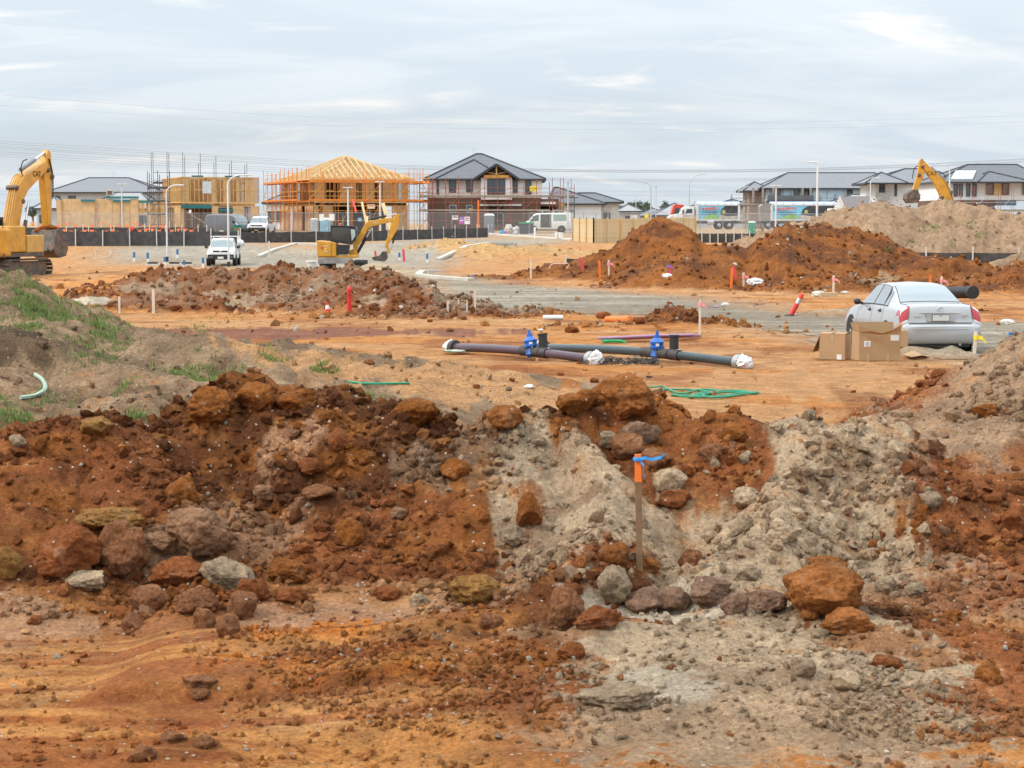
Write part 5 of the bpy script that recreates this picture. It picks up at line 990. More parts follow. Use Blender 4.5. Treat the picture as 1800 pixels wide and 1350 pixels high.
    for j in range(5): q = bucket_[-1]; MB().box((-.6+.3*j, q[0], q[1]), (.12, .16, .12)).build('tooth', M_STEEL, bk)
    if load:
        c = np.mean(np.array(bucket_), 0); o = rock_mesh('soil_load', 1.35, .9, .7, C_CLAY*.8, 55, 3, 3, .3); o.parent = bk; o.location = (0, c[0]-.05, max(q for _, q in bucket_)-.12)
    return t
p = at(6, 100); big_digger('large yellow excavator with raised boom behind the grassy mound', (p.x, p.y, p.z-.05), R(-16),
    [(.1, 1.5), (1.25, 4.75), (2.05, 5.35), (4.25, 6.15), (4.55, 5.75), (2.35, 4.55), (1.85, 4.05), (.95, 1.5)], [(4.55, 6.75), (4.85, 6.6), (4.95, 5.4), (4.75, 2.35), (4.45, 2.35), (4.12, 5.2), (4.2, 5.9)],
    [(4.3, 2.45), (4.75, 2.5), (5.3, 2.1), (5.55, 1.5), (5.3, 1.05), (4.6, .95), (4.05, 1.2), (3.95, 1.4)], (1.1, 1.4), (2.0, 4.0), ((2.0, 5.6), (4.6, 6.62)), group='yellow excavators')
p = at(1684, 150); big_digger('distant yellow excavator digging behind the grey-brown stockpile', (p.x, p.y, p.z), R(90),
    [(.1, 1.6), (.85, 4.0), (1.45, 4.95), (2.75, 6.2), (3.1, 5.95), (2.0, 4.5), (1.55, 3.6), (.95, 1.6)], [(3.0, 6.55), (3.2, 6.35), (3.35, 5.3), (3.75, 3.9), (3.45, 3.85), (2.9, 5.0), (2.7, 5.9)],
    [(3.4, 4.1), (3.8, 4.1), (4.2, 3.8), (4.3, 3.4), (4.05, 3.05), (3.4, 3.1), (3.2, 3.4), (3.25, 3.7)], (1.1, 1.4), (1.6, 3.4), ((1.4, 5.0), (3.05, 6.5)), False, group='yellow excavators')
def mini_digger():
    p = at(600, 117); t = thing('mini_excavator', 'small yellow excavator with black cab scooping grey crushed rock', 'excavator', p, R(0)); s = F/117.0
    q = lambda x, y: ((540+x/10-600)/s, (475-(360+y/10))/s+.02)          # from the close-up of it to metres
    f = lambda a, b_, c: Vector((a, c, b_))
    def part(name, poly, y0, y1, m, bevel=.02, par=None): return MB().prism([q(*k) for k in poly], y0, y1, f).build(name, m, par or t, bevel=bevel)
    for x0, x1 in ((262, 480), (850, 1040)):
        a, b_ = q(x0, 0)[0], q(x1, 0)[0]; tr = MB().prism([(-1.3, .08), (-1.45, .3), (-1.3, .52), (1.3, .52), (1.45, .3), (1.3, .08)], a, b_, lambda y, z, x: Vector((x, y, z))).build('track', mat('rubber_track', (.018, .017, .016), .8, dirt=((.2, .15, .1), 4, .6)), t, bevel=.04)
        for j in range(5): MB().box(((a+b_)/2, -1.45-.02*(j % 2), .1+j*.1), (b_-a, .06, .035)).build('track_lug', M_TYRE, tr)
    part('dozer_blade', [(249, 955), (840, 955), (850, 1050), (249, 1060)], -1.85, -1.75, mat('blade_grey', (.27, .25, .24), .55, .3, var=.25, dirt=((.4, .3, .2), 3, .6)))
    MB().bar((-.4, -1.75, .5), (-.4, -.6, .45), .15).build('blade_arm', M_IRON, t); MB().bar((.5, -1.75, .5), (.5, -.6, .45), .15).build('blade_arm', M_IRON, t)
    MB().lathe([(.55, .5), (.55, .75)], 16, None, (0, 0, 0)).build('slew_ring', M_IRON, t)
    part('tail_cover', [(205, 660), (460, 680), (545, 700), (545, 945), (230, 945), (205, 920)], -.95, .95, M_CAT, .06); part('floor_frame', [(215, 935), (900, 905), (905, 960), (215, 962)], -.9, .9, M_CAT, .03)
    MB().bar((q(455, 0)[0], -.958, q(0, 690)[1]), (q(455, 0)[0], -.958, q(0, 915)[1]), .012, .012).build('panel_gap', M_BLK, t); part('black_panel', [(545, 735), (745, 740), (720, 905), (555, 905)], -.93, .9, M_BLK)
    cb = part('cab', [(445, 405), (870, 420), (885, 480), (880, 600), (800, 735), (440, 680)], -.85, .25, M_BLK, .03); part('door_glass', [(470, 430), (760, 435), (790, 500), (780, 690), (470, 640)], -.862, -.852, M_DGLASS, 0, cb); part('front_glass', [(795, 465), (870, 470), (876, 580), (812, 670)], -.862, -.852, mat('pale_glass', (.38, .46, .47), .1), 0, cb)
    part('seat', [(520, 590), (600, 600), (600, 690), (520, 690)], -.6, -.2, M_BLK, 0, cb); part('cab_roof', [(440, 395), (875, 412), (875, 425), (440, 408)], -.9, .3, M_BLK)
    x, z = q(597, 385); MB().lathe([(.06, -.12), (.07, -.05), (.06, .06), (.03, .09)], 10, None, (x, -.2, z)).build('beacon', M_ORNG, t, True)
    x, z = q(215, 640); MB().bar((x, -.6, z-.08), (x, -.6, z+.42), .04).build('mirror_arm', M_BLK, t); MB().box((x, -.62, z+.2), (.05, .1, .3)).build('rear_mirror', M_BLK, t)
    part('swing_post', [(740, 850), (830, 800), (900, 880), (880, 950), (760, 940)], -.25, .25, M_CAT, .04)
    part('boom', [(815, 735), (870, 640), (1045, 350), (1110, 318), (1300, 288), (1480, 262), (1515, 300), (1500, 335), (1330, 375), (1150, 420), (1105, 450), (905, 760), (880, 870), (830, 860)], -.14, .14, M_CAT, .03)
    part('stick', [(1560, 205), (1645, 208), (1620, 370), (1595, 470), (1455, 700), (1405, 800), (1365, 770), (1405, 630), (1440, 560), (1490, 330), (1530, 260)], -.12, .12, M_CAT, .03)
    def ram2(a, b_, k, r, name): a, b_ = q(*a), q(*b_); ram(t, (a[0], -.02, a[1]), (b_[0], -.02, b_[1]), k, r, M_BLK, M_CHROME, name)
    ram2((885, 890), (1150, 430), .62, .085, 'boom_ram'); ram2((1120, 290), (1575, 195), .62, .065, 'stick_ram'); ram2((1570, 480), (1480, 820), .68, .06, 'bucket_ram')
    part('bucket_link', [(1400, 770), (1440, 770), (1475, 850), (1440, 900), (1410, 880)], -.1, .1, M_CATD, .01)
    part('bucket', [(1330, 850), (1395, 850), (1420, 940), (1400, 1000), (1350, 1030), (1180, 1005), (1145, 955), (1290, 920)], -.4, .4, M_IRON, .02)
    x, z = q(1215, 350); text(t, 'CAT', (x, -.15, z), .17, M_WHITE, name='maker_lettering'); x, z = q(362, 762); text(t, 'CAT', (x, -.965, z), .16, M_WHITE, name='maker_lettering'); x, z = q(358, 848); text(t, '308', (x, -.965, z), .15, M_WHITE, name='model_lettering')
    x, z = q(305, 790); MB().box((x, -.962, z), (.12, .015, .10)).build('red_sticker', M_RED, t); MB().box((x+.17, -.962, z-.06), (.16, .015, .08)).build('yellow_sticker', M_YELT, t)
    MB().tube(spl([Vector((q(1090, 440)[0], -.16, q(0, 440)[1])), Vector((q(1000, 640)[0], -.18, q(0, 640)[1])), Vector((q(910, 800)[0], -.16, q(0, 800)[1]))], 5), .02, 5).build('hose', M_RUB, t, True)
mini_digger()

# ================================================================ cardboard boxes by the sedan
M_CARD = mat('cardboard', (.40, .25, .13), .85, var=.08, scale=3, bump=.08); M_CARDI = mat('cardboard_inside', (.36, .22, .11), .9, var=.08)
def carton(name, label, u0, u1, v0, v1, D, dep, openx, rz=0):
    """u0..u1, v0..v1: the front face in pixels"""
    k = D/F; w = (u1-u0)*k; h = (v1-v0)*k; p = at((u0+u1)/2, D); t = thing(name, label, 'box', p, rz); th = .012
    z0 = .01
    MB().box((0, 0, z0+h/2), (w, th, h)).build('front_wall', M_CARD, t); MB().box((0, dep, z0+h/2), (w, th, h)).build('back_wall', M_CARD, t)
    for s in (-1, 1): MB().box((s*(w/2-th/2), dep/2, z0+h/2), (th, dep-th*1.1, h-.004)).build('side_wall', M_CARD, t)
    MB().box((0, dep/2, z0+.01), (w-.03, dep-.03, .012)).build('bottom', M_CARDI, t)
    return t, w, h
t, w, h = carton('cardboard_box', 'closed brown cardboard box standing beside the sedan', 1441, 1487, 584, 629, 38.8, .5, False, R(-24))
MB().box((0, .13, h+.025), (w, .25, .01), Matrix.Rotation(R(4), 3, 'X')).build('top_flap', M_CARD, t); MB().box((0, .37, h+.03), (w*.99, .25, .01), Matrix.Rotation(R(-6), 3, 'X')).build('top_flap', M_CARD, t)
MB().box((-w/2-.07, .2, h*.62), (.01, .45, .36), Matrix.Rotation(R(24), 3, 'Y')).build('side_flap', M_CARDI, t); MB().box((0, .25, h+.037), (.05, .5, .004)).build('packing_tape', mat('tape_tan', (.46, .33, .19), .4), t); MB().box((.0, -.008, h*.88), (.05, .004, h*.22)).build('packing_tape', mat('tape_tan', (.46, .33, .19), .4), t)
MB().box((w*.28, -.009, h*.13), (.10, .004, .10)).build('paper_label', M_WHITE, t)
t, w, h = carton('open_cardboard_box', 'open sagging cardboard box with paper labels beside the sedan', 1510, 1585, 578, 629, 38.2, .5, True, R(6))
MB().box((0, dep := .46, h+.08), (w*.98, .01, .2), Matrix.Rotation(R(-10), 3, 'X')).build('back_flap', M_CARDI, t)
V = [(-w/2, -.004, h), (-w*.25, -.03, h-.03), (0, -.05, h-.05), (w*.25, -.03, h-.03), (w/2, -.004, h), (-w/2, -.05, h+.13), (-w*.25, -.12, h+.03), (0, -.15, h-.015), (w*.25, -.12, h+.04), (w/2, -.05, h+.15)]
MB().add(V, [(i, i+1, i+6, i+5) for i in range(4)]).build('front_flap', M_CARD, t)
MB().add([(w/2, 0, h), (w/2, .46, h), (w/2+.10, .46, h+.16), (w/2+.06, 0, h+.17)], [(0, 1, 2, 3)]).build('side_flap', M_CARDI, t); MB().add([(-w/2, 0, h), (-w/2, .46, h), (-w/2-.05, .46, h+.18), (-w/2-.02, 0, h+.14)], [(0, 3, 2, 1)]).build('side_flap', M_CARDI, t)
lb = MB().box((-w*.30, -.009, h*.60), (.13, .004, .11)).build('paper_label', M_WHITE, t); MB().tube([(-w*.30+.03*math.cos(a*.5236), -.014, h*.60+.03*math.sin(a*.5236)) for a in range(13)], .004, 4).build('printed_ring', M_BLK, lb)
MB().box((w*.36, -.009, h*.80), (.17, .004, .11)).build('paper_label', M_WHITE, t)
for x in (-w*.28, w*.2): MB().box((x, -.0085, h*.13), (.05, .004, h*.25)).build('packing_tape', mat('tape_tan', (.46, .33, .19), .4), t)
t, w, h = carton('small_cardboard_box', 'small cardboard box between the open box and the bumper', 1583, 1597, 585, 614, 39.6, .3, False, R(-8)); MB().box((0, .15, h+.01), (w, .3, .01)).build('top_flap', M_CARD, t)
for (u, v, w_, rz_, lab) in [(1540, 630, .75, .1, 'flattened cardboard sheet under the open box'), (1612, 628, .5, .5, 'torn cardboard flap lying by the sedan')]:
    p = G(u, v, 25); a = w_/2; t = MB().add([(-a, -.12, .02), (0, -.14, .05), (a, -.10, .02), (-a, .15, .06), (0, .12, .13), (a, .16, .04)], [(0, 1, 4, 3), (1, 2, 5, 4)]).build('cardboard_sheet', M_CARD, loc=p, rotz=rz_); t.modifiers.new('thickness', 'SOLIDIFY').thickness = .008; tag(t, lab, 'cardboard')
# black corrugated drain pipe beyond the sedan
p0, p1 = W(1660, 514, 62), W(1711, 514, 60); t = thing('drain_pipe', 'black corrugated drain pipe lying on the clay beyond the sedan', 'pipe', p0); d = p1-p0; n = 26
MB().tube([d*(i/(n*2)) for i in range(n*2+1)], [.19 if i % 2 else .175 for i in range(n*2+1)], 18, False).build('pipe_wall', M_BLACK, t, False); MB().tube([d*.93, d], .205, 18).build('pipe_collar', M_BLACK, t, True)
# ================================================================ houses
M_TILE = striped('roof_tiles', (.085, .088, .10), (.145, .15, .165), 2, .22, .25, .75, .6, .12, 5, .12); M_TILEG = striped('grey_tiles', (.15, .155, .165), (.215, .22, .235), 2, .12, .25, .8, .5, .12, 5, .1); M_TILEL = striped('light_tiles', (.25, .245, .26), (.33, .325, .335), 2, .12, .25, .8, .4, .12, 5, .1)
M_FASC = mat('fascia_dark', (.035, .037, .042), .5); M_WRAP = mat('wall_wrap', (.78, .74, .71), .7, var=.07, scale=1.3); M_WALLW = mat('white_wall', (.76, .77, .77), .8, var=.05, scale=1); M_WALLG = mat('grey_wall_render', (.46, .47, .47), .8, var=.07, scale=1); M_WRAPB = mat('blue_wrap', (.44, .56, .62), .6, var=.12, scale=1.2)
M_BRICK = striped('brown_brick', (.085, .050, .036), (.165, .098, .07), 2, .086, .16, .85, .3, .06, 9, .3); M_FRAME = mat('window_frame', (.06, .062, .068), .5); M_FRAMEB = mat('brown_window_frame', (.16, .07, .03), .5)
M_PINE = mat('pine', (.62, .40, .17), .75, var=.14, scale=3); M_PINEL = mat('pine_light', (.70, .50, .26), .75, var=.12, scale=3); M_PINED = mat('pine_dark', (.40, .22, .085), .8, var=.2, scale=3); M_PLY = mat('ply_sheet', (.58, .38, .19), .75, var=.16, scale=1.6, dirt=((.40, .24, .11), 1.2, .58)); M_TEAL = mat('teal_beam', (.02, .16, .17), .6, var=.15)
M_HGLASS = glass_mat('house_glass', (.045, .052, .058), .06)
class Site:
    def __init__(s, name, label, cat, D, u0, a=0.0, group=None):
        p = at(u0, D); s.k = D/F; s.u0 = u0; s.z = p.z; s.D = D; s.t = thing(name, label, cat, p, R(a), group); s.ca = math.cos(R(a))
    def X(s, u): return (u-s.u0)*s.k/s.ca
    def Z(s, v): return CAMH+(392-v)*s.k-s.z
def hip(t, x0, x1, y0, y1, z, rise, ov, m, name='roof', ridge=None, cap=True):
    """hip roof on the wall rectangle; ridge = (xa, xb, y)"""
    X0, X1, Y0, Y1 = x0-ov, x1+ov, y0-ov, y1+ov
    if ridge is None:
        d = (Y1-Y0)/2
        ridge = (X0+d, X1-d, (Y0+Y1)/2) if X1-X0 > 2*d else ((X0+X1)/2-.01, (X0+X1)/2+.01, (Y0+Y1)/2)
    xa, xb, yr = ridge; zr = z+rise
    b = MB().add([(X0, Y0, z), (X1, Y0, z), (X1, Y1, z), (X0, Y1, z), (xa, yr, zr), (xb, yr, zr)], [(0, 1, 5, 4), (1, 2, 5), (2, 3, 4, 5), (3, 0, 4), (0, 3, 2, 1)])
    r = b.build(name, m, t)
    if cap:
        b = MB()
        for a, c in (((X0, Y0, z), (xa, yr, zr)), ((X1, Y0, z), (xb, yr, zr)), ((X0, Y1, z), (xa, yr, zr)), ((X1, Y1, z), (xb, yr, zr)), ((xa, yr, zr), (xb, yr, zr))): b.tube([Vector(a)+Vector((0, 0, .03)), Vector(c)+Vector((0, 0, .03))], .09, 6)
        b.build('ridge_capping', M_FASC, r)
    b = MB()
    for a, c in (((X0, Y0), (X1, Y0)), ((X1, Y0), (X1, Y1)), ((X1, Y1), (X0, Y1)), ((X0, Y1), (X0, Y0))): b.bar((*a, z-.09), (*c, z-.09), .12, .2)
    b.build('gutter', M_FASC, r); return r
def walls(t, x0, x1, y0, y1, z0, z1, m, name='wall'):
    return MB().box(((x0+x1)/2, (y0+y1)/2, (z0+z1)/2), (x1-x0, y1-y0, z1-z0)).build(name, m, t)
def window(t, x, z, w, h, y=0.0, fm=None, gm=None, mull=1, name='window'):
    b = MB(); f = .07
    b.box((x-w/2+f/2, y-.03, z), (f, .1, h)); b.box((x+w/2-f/2, y-.03, z), (f, .1, h)); b.box((x, y-.03, z+h/2-f/2), (w-2*f, .1, f)); b.box((x, y-.03, z-h/2+f/2), (w-2*f, .1, f))
    for k in range(1, mull): b.box((x-w/2+w*k/mull, y-.03, z), (f*.7, .09, h-2*f))
    o = b.build(name, fm or M_FRAME, t); MB().box((x, y-.012, z), (w-2*f, .02, h-2*f)).build('pane', gm or M_HGLASS, o); return o
def aerial(t, x, y, z): b = MB(); b.bar((x, y, z), (x, y, z+.9), .04); b.bar((x-.35, y, z+.85), (x+.35, y, z+.85), .03); b.build('aerial', M_GALV, t)

# finished house behind the single-storey frame
s = Site('house', 'finished two-storey house with wide grey hip roof and pale walls', 'house', 286, 93); t = s.t; zE = s.Z(338)
walls(t, 0, s.X(285), 0, 11, 0, zE, M_WALLG); hip(t, 0, s.X(285), 0, 11, zE, s.Z(312)-zE, .55, M_TILEG, ridge=(s.X(146), s.X(217), 5.5)); aerial(t, s.X(190), 5.5, s.Z(312))
for u in (103, 130, 232, 262): window(t, s.X(u), zE-1.3, 1.1, 1.5)
s = Site('house', 'single-storey house with light grey roof and rooftop cooler box', 'house', 246, 158); t = s.t; walls(t, 0, s.X(272), 0, 10, 0, 2.55, M_WALLW); rf = hip(t, 0, s.X(272), 0, 10, 2.6, s.Z(338)-2.6, .5, M_TILEL, ridge=(s.X(196), s.X(240), 4.2))
c = MB().box((s.X(192), 1.8, s.Z(339)), (.85, .8, .75)).build('cooler_box', mat('cooler_tan', (.46, .42, .36), .7), t, bevel=.05); MB().box((s.X(192), 1.38, s.Z(339)), (.6, .03, .45)).build('cooler_grille', mat('grille_brown', (.12, .085, .07), .7), c)
s = Site('house', 'small grey-roofed house beyond the raised excavator arm', 'house', 262, 68); t = s.t; walls(t, 0, s.X(105), 0, 8, 0, s.Z(367), M_WALLG); hip(t, 0, s.X(105), 0, 8, s.Z(366), 1.7, .5, M_TILEL); window(t, s.X(80), 1.3, 1.2, 1.1)
s = Site('house', 'small pale house between the two timber-framed houses', 'house', 250, 470); t = s.t; walls(t, 0, s.X(506), 0, 9, 0, s.Z(357), M_WALLW); hip(t, 0, s.X(506), 0, 9, s.Z(357), s.Z(342)-s.Z(357), .5, M_TILEG)
for u in (478, 492): window(t, s.X(u), 1.6, .9, 1.4)
s = Site('house', 'white single-storey house with dark roof beside the brick house', 'house', 222, 968); t = s.t; zE = s.Z(358); walls(t, 0, s.X(1056), 0, 9, 0, zE, M_WALLW); hip(t, 0, s.X(1058), 0, 9, zE, s.Z(329)-zE, .4, M_TILE, ridge=(s.X(975), s.X(982), 4.5)); walls(t, s.X(1050), s.X(1089), 2.2, 11, 0, s.Z(355), mat('cream_wall', (.58, .55, .50), .8), 'side_wall'); hip(t, s.X(1015), s.X(1090), 2.2, 12, s.Z(355)+.02, s.Z(339)-s.Z(355), .45, M_TILE, 'side_roof', ridge=(s.X(1018), s.X(1050), 6)); window(t, s.X(1068), 1.4, .8, 1.2, 2.2)
for i, (u0, u1, vr, ve, D, lab, m) in enumerate([(1088, 1124, 359, 371, 300, 'grey-roofed house end behind the white single-storey house', M_TILEL), (1122, 1178, 366, 380, 330, 'low grey-roofed house beyond the double-armed lamp', M_TILEG), (1152, 1226, 357, 378, 300, 'low light-roofed house behind the white truck bonnet', M_TILEL), (1262, 1320, 350, 362, 310, 'dark-roofed house showing above the tipper truck', M_TILE), (1196, 1250, 360, 374, 345, 'farthest grey roof behind the truck cab', M_TILEG)]):
    s = Site('house', lab, 'house', D, u0); t = s.t; zE = max(s.Z(ve), 2.0); walls(t, 0, s.X(u1), 0, 10, 0, zE, M_WALLG); hip(t, 0, s.X(u1), 0, 10, zE, max(s.Z(vr)-zE, 1.0), .5, m); window(t, s.X((u0+u1)/2), 1.3, 1.4, 1.1)

# brick house with dark tiled roof, under scaffold
def brick_house():
    s = Site('house', 'two-storey brown brick house with dark tiled roof and front gable', 'house', 206, 752); t = s.t; X, Z = s.X, s.Z
    zM, zE = Z(348), Z(315)
    walls(t, 0, X(953), .12, 12, zM, zE, M_WRAP, 'upper_wall'); walls(t, X(752), X(950), 0, 12, 0, zM, M_BRICK, 'brick_wall')
    rf = hip(t, 0, X(953), .1, 12, zE, Z(271)-zE+.15, .35, M_TILE, ridge=(X(836), X(846), 6.0)); hip(t, X(772), X(885), -.6, 4, zE, Z(281)-zE, .3, M_TILE, 'front_roof', ridge=(X(831), X(834), 3.2)); aerial(t, X(831), 6, Z(273))
    # front bay with open gable
    bx0, bx1 = X(846), X(900); walls(t, bx0, bx1, -1.1, .2, zM-.2, zE+.1, M_WRAP, 'bay_wall'); zp = Z(290)
    g = MB(); ov = .55; xa, xb, xm = X(834), X(912), X(873)
    g.add([(xa, -1.75, zE-.02), (xm, -1.75, zp), (xb, -1.75, zE-.02), (xa, 3.0, zE-.02), (xm, 3.0, zp), (xb, 3.0, zE-.02)], [(0, 1, 4, 3), (1, 2, 5, 4)]); go = g.build('gable_roof', M_TILE, t); go.modifiers.new('thickness', 'SOLIDIFY').thickness = .12
    for a, c in ((xa, xm), (xb, xm)): MB().bar((a, -1.8, zE-.06), (c, -1.8, zp-.04), .08, .24).build('bargeboard', M_FASC, t)
    MB().bar((X(851), -1.5, zE+.22), (X(895), -1.5, zE+.22), .12, .30).build('gable_beam', mat('orange_timber', (.55, .26, .05), .6), t); MB().bar((xm, -1.5, zE+.3), (xm, -1.5, zp-.1), .12).build('king_post', M_PINE, t)
    for q in (-1, 1): MB().bar((xm, -1.5, zE+.45), (xm+q*1.2, -1.5, zE+.95-.25), .09).build('gable_strut', M_PINED, t)
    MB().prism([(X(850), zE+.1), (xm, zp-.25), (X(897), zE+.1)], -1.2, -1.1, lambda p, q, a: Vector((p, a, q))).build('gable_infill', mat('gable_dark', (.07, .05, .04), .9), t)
    for u0, u1, v0, v1 in ((790, 802, 317, 339), (820, 831.5, 317, 338), (902, 910, 319, 340), (923, 934, 318, 342), (768, 772, 318, 342)): window(t, X((u0+u1)/2), Z((v0+v1)/2), X(u1)-X(u0), Z(v0)-Z(v1), .12)
    window(t, X(872.5), Z(329), X(888)-X(857), Z(316)-Z(343), -1.1, mull=3)
    for u in (852, 893): MB().box((X(u), -1.13, Z(330)), (.5, .05, 1.6)).build('wrap_panel', M_WALLW, t)
    for u0, u1 in ((790, 803), (820, 831)): window(t, X((u0+u1)/2), Z(367), X(u1)-X(u0), Z(361)-Z(374), 0, M_GALV)
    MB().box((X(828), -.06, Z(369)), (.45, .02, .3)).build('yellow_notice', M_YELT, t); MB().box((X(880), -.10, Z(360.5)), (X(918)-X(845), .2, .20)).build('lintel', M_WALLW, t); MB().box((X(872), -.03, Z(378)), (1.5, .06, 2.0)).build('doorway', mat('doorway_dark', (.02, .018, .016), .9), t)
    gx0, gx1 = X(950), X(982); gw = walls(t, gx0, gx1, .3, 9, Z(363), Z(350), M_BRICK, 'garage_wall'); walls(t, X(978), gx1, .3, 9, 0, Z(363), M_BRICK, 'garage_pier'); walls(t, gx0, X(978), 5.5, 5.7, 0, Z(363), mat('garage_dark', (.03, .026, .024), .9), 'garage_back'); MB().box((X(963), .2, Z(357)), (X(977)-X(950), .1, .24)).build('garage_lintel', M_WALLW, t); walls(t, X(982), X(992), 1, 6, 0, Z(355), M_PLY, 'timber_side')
    MB().box((X(938), -.95, Z(332.5)), (X(945)-X(931), .04, .56)).build('yellow_sign', M_YELT, t)
brick_house()

# ---------------------------------------------------------------- timber frames
def stud_wall(t, a, b, z0, z1, sp=.45, m=None, name='stud_wall', gaps=()):
    """studs, plates and noggings between two plan points; gaps = (from, to) fractions left open"""
    a, b = Vector((*a, 0)), Vector((*b, 0)); L_ = (b-a).length; d = (b-a)/L_; mb = MB(); n = int(L_/sp)
    mb.bar(a+Vector((0, 0, z0+.045)), b+Vector((0, 0, z0+.045)), .09, .09); mb.bar(a+Vector((0, 0, z1-.045)), b+Vector((0, 0, z1-.045)), .09, .09)
    for i in range(n+1):
        q = i/n
        if any(g0 < q < g1 for g0, g1 in gaps): continue
        p = a+d*L_*q; mb.bar(p+Vector((0, 0, z0+.09)), p+Vector((0, 0, z1-.09)), .055, .09)
        if i < n and i % 3 != 2: mb.bar(p+Vector((0, 0, (z0+z1)/2)), p+d*L_/n+Vector((0, 0, (z0+z1)/2)), .045, .09)
    o = mb.build(name, m or M_PINE, t); o['kind'] = 'stuff'; return o
def sheet(t, x0, x1, z0, z1, y, m=None, name='ply_sheet', th=.03): return MB().box(((x0+x1)/2, y, (z0+z1)/2), (x1-x0-.02, th, z1-z0)).build(name, m or M_PLY, t)
def frame_house_b():
    s = Site('timber_frame_house', 'two-storey timber house frame without a roof, teal beams over openings', 'house', 195, 322, 21); t = s.t; X, Z = s.X, s.Z; L_ = 7.9; zM0, zM1, zT = 2.62, 2.95, 5.55
    q = lambda u: (u-322)/(458-322)*L_
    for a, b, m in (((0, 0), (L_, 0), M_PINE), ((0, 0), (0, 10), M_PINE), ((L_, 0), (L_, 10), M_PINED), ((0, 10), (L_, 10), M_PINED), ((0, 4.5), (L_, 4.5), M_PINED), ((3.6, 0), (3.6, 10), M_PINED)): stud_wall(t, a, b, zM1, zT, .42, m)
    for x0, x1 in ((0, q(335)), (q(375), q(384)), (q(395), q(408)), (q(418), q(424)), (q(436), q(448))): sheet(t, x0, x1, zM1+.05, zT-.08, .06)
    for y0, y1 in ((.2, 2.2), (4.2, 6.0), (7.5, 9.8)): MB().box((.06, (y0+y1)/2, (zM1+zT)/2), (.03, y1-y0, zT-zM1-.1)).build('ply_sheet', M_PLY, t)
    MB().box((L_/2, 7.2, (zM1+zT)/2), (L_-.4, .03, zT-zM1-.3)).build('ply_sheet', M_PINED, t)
    MB().box((q(366), -.07, 4.5), (.9, .04, 1.2)).build('window_opening', mat('sky_opening', (.58, .62, .64), .6), t)
    for i in range(15): MB().bar((.2+i*L_/15.2, .1, (zM0+zM1)/2), (.2+i*L_/15.2, 9.9, (zM0+zM1)/2), .05, .30).build('floor_joist', M_PINED, t)
    MB().bar((0, .02, zM1-.03), (L_, .02, zM1-.03), .1, .06).build('bearer', M_PINEL, t)
    MB().bar((-.1, -.08, zM0-.05), (q(374), -.08, zM0-.05), .12, .36).build('lintel_beam', M_TEAL, t); MB().bar((q(385), -.06, 2.22), (q(412), -.06, 2.22), .1, .26).build('lintel_beam', M_TEAL, t); MB().bar((q(340), .0, zT+.06), (q(360), 0, zT+.06), .1, .16).build('lintel_beam', M_TEAL, t); MB().bar((q(398), .0, zT+.06), (q(424), 0, zT+.06), .1, .16).build('lintel_beam', M_TEAL, t)
    for x0, x1 in ((q(374), q(386)), (q(411), q(431)), (q(443), L_)): sheet(t, x0, x1, 0, zM0, -.03); 
    for x in (0, q(324)): MB().bar((x+.05, -.03, 0), (x+.05, -.03, zM0-.23), .1).build('post', M_PINE, t)
    stud_wall(t, (0, 0), (0, 10), 0, zM0, .45, M_PINE); stud_wall(t, (L_, 0), (L_, 10), 0, zM0, .45, M_PINED); stud_wall(t, (0, 5), (L_, 5), 0, zM0, .45, M_PINED); MB().box((L_/2, 7.5, zM0/2), (L_-.3, .03, zM0-.2)).build('inner_shade_sheet', mat('inner_shade_brown', (.13, .06, .03), .85), t)  # inner sheet added in dark brown, painting in the shade indoors
    for a, b in (((q(326), -.15, 2.2), (q(368), -.5, .6)), ((q(412), -.15, 1.9), (q(393), -.5, .2))): MB().bar(a, b, .09, .045).build('prop', M_PINEL, t)
    MB().box((0-.05, 2.0, 1.3), (.03, 3, 2.4)).build('ply_sheet', M_PLY, t)
frame_house_b()
def frame_house_a():
    s = Site('timber_frame_house', 'single-storey timber frame clad in plywood with teal lintels', 'house', 192, 103); t = s.t; X, Z = s.X, s.Z; zT = Z(350)
    for u0, u1, v0, v1 in ((103, 112, 353, 392), (113, 129, 350, 393), (129.2, 146, 350, 393), (146.5, 170, 356, 392), (172, 200, 350, 393), (200.5, 214, 354, 392), (214.5, 231, 355, 393), (231.5, 246, 350, 392), (263, 270, 358, 392)): sheet(t, X(u0), X(u1), 0, Z(v0), -.03 if int(u0) % 2 else .02)
    for u0, u1, v in ((146, 171, 353), (190, 247, 347.5), (202, 232, 353), (247, 270, 355)): MB().bar((X(u0), -.08, Z(v)), (X(u1), -.08, Z(v)), .1, .22).build('lintel_beam', M_TEAL, t)
    for a, b in (((0, 8), (X(268), 8)), ((0, 0), (0, 8)), ((X(268), 0), (X(268), 8)), ((X(171), 0), (X(171), 8)), ((X(230), 0), (X(230), 8))): stud_wall(t, a, b, 0, zT-.1)
    stud_wall(t, (X(200), .1), (X(268), .1), 0, zT-.1, .4); stud_wall(t, (0, 4), (X(268), 4), 0, zT-.2, .4, M_PINED)
    for u in (112.5, 171, 215, 247): MB().bar((X(u), -.1, 0), (X(u), -.1, Z(352)), .07).build('corner_post', M_PINED, t)
    window(t, X(254), 1.2, .9, 1.2, .0, M_GALV); MB().bar((X(246), -.2, .6), (X(234), -.6, 0), .08).build('prop', M_PINEL, t)
frame_house_a()
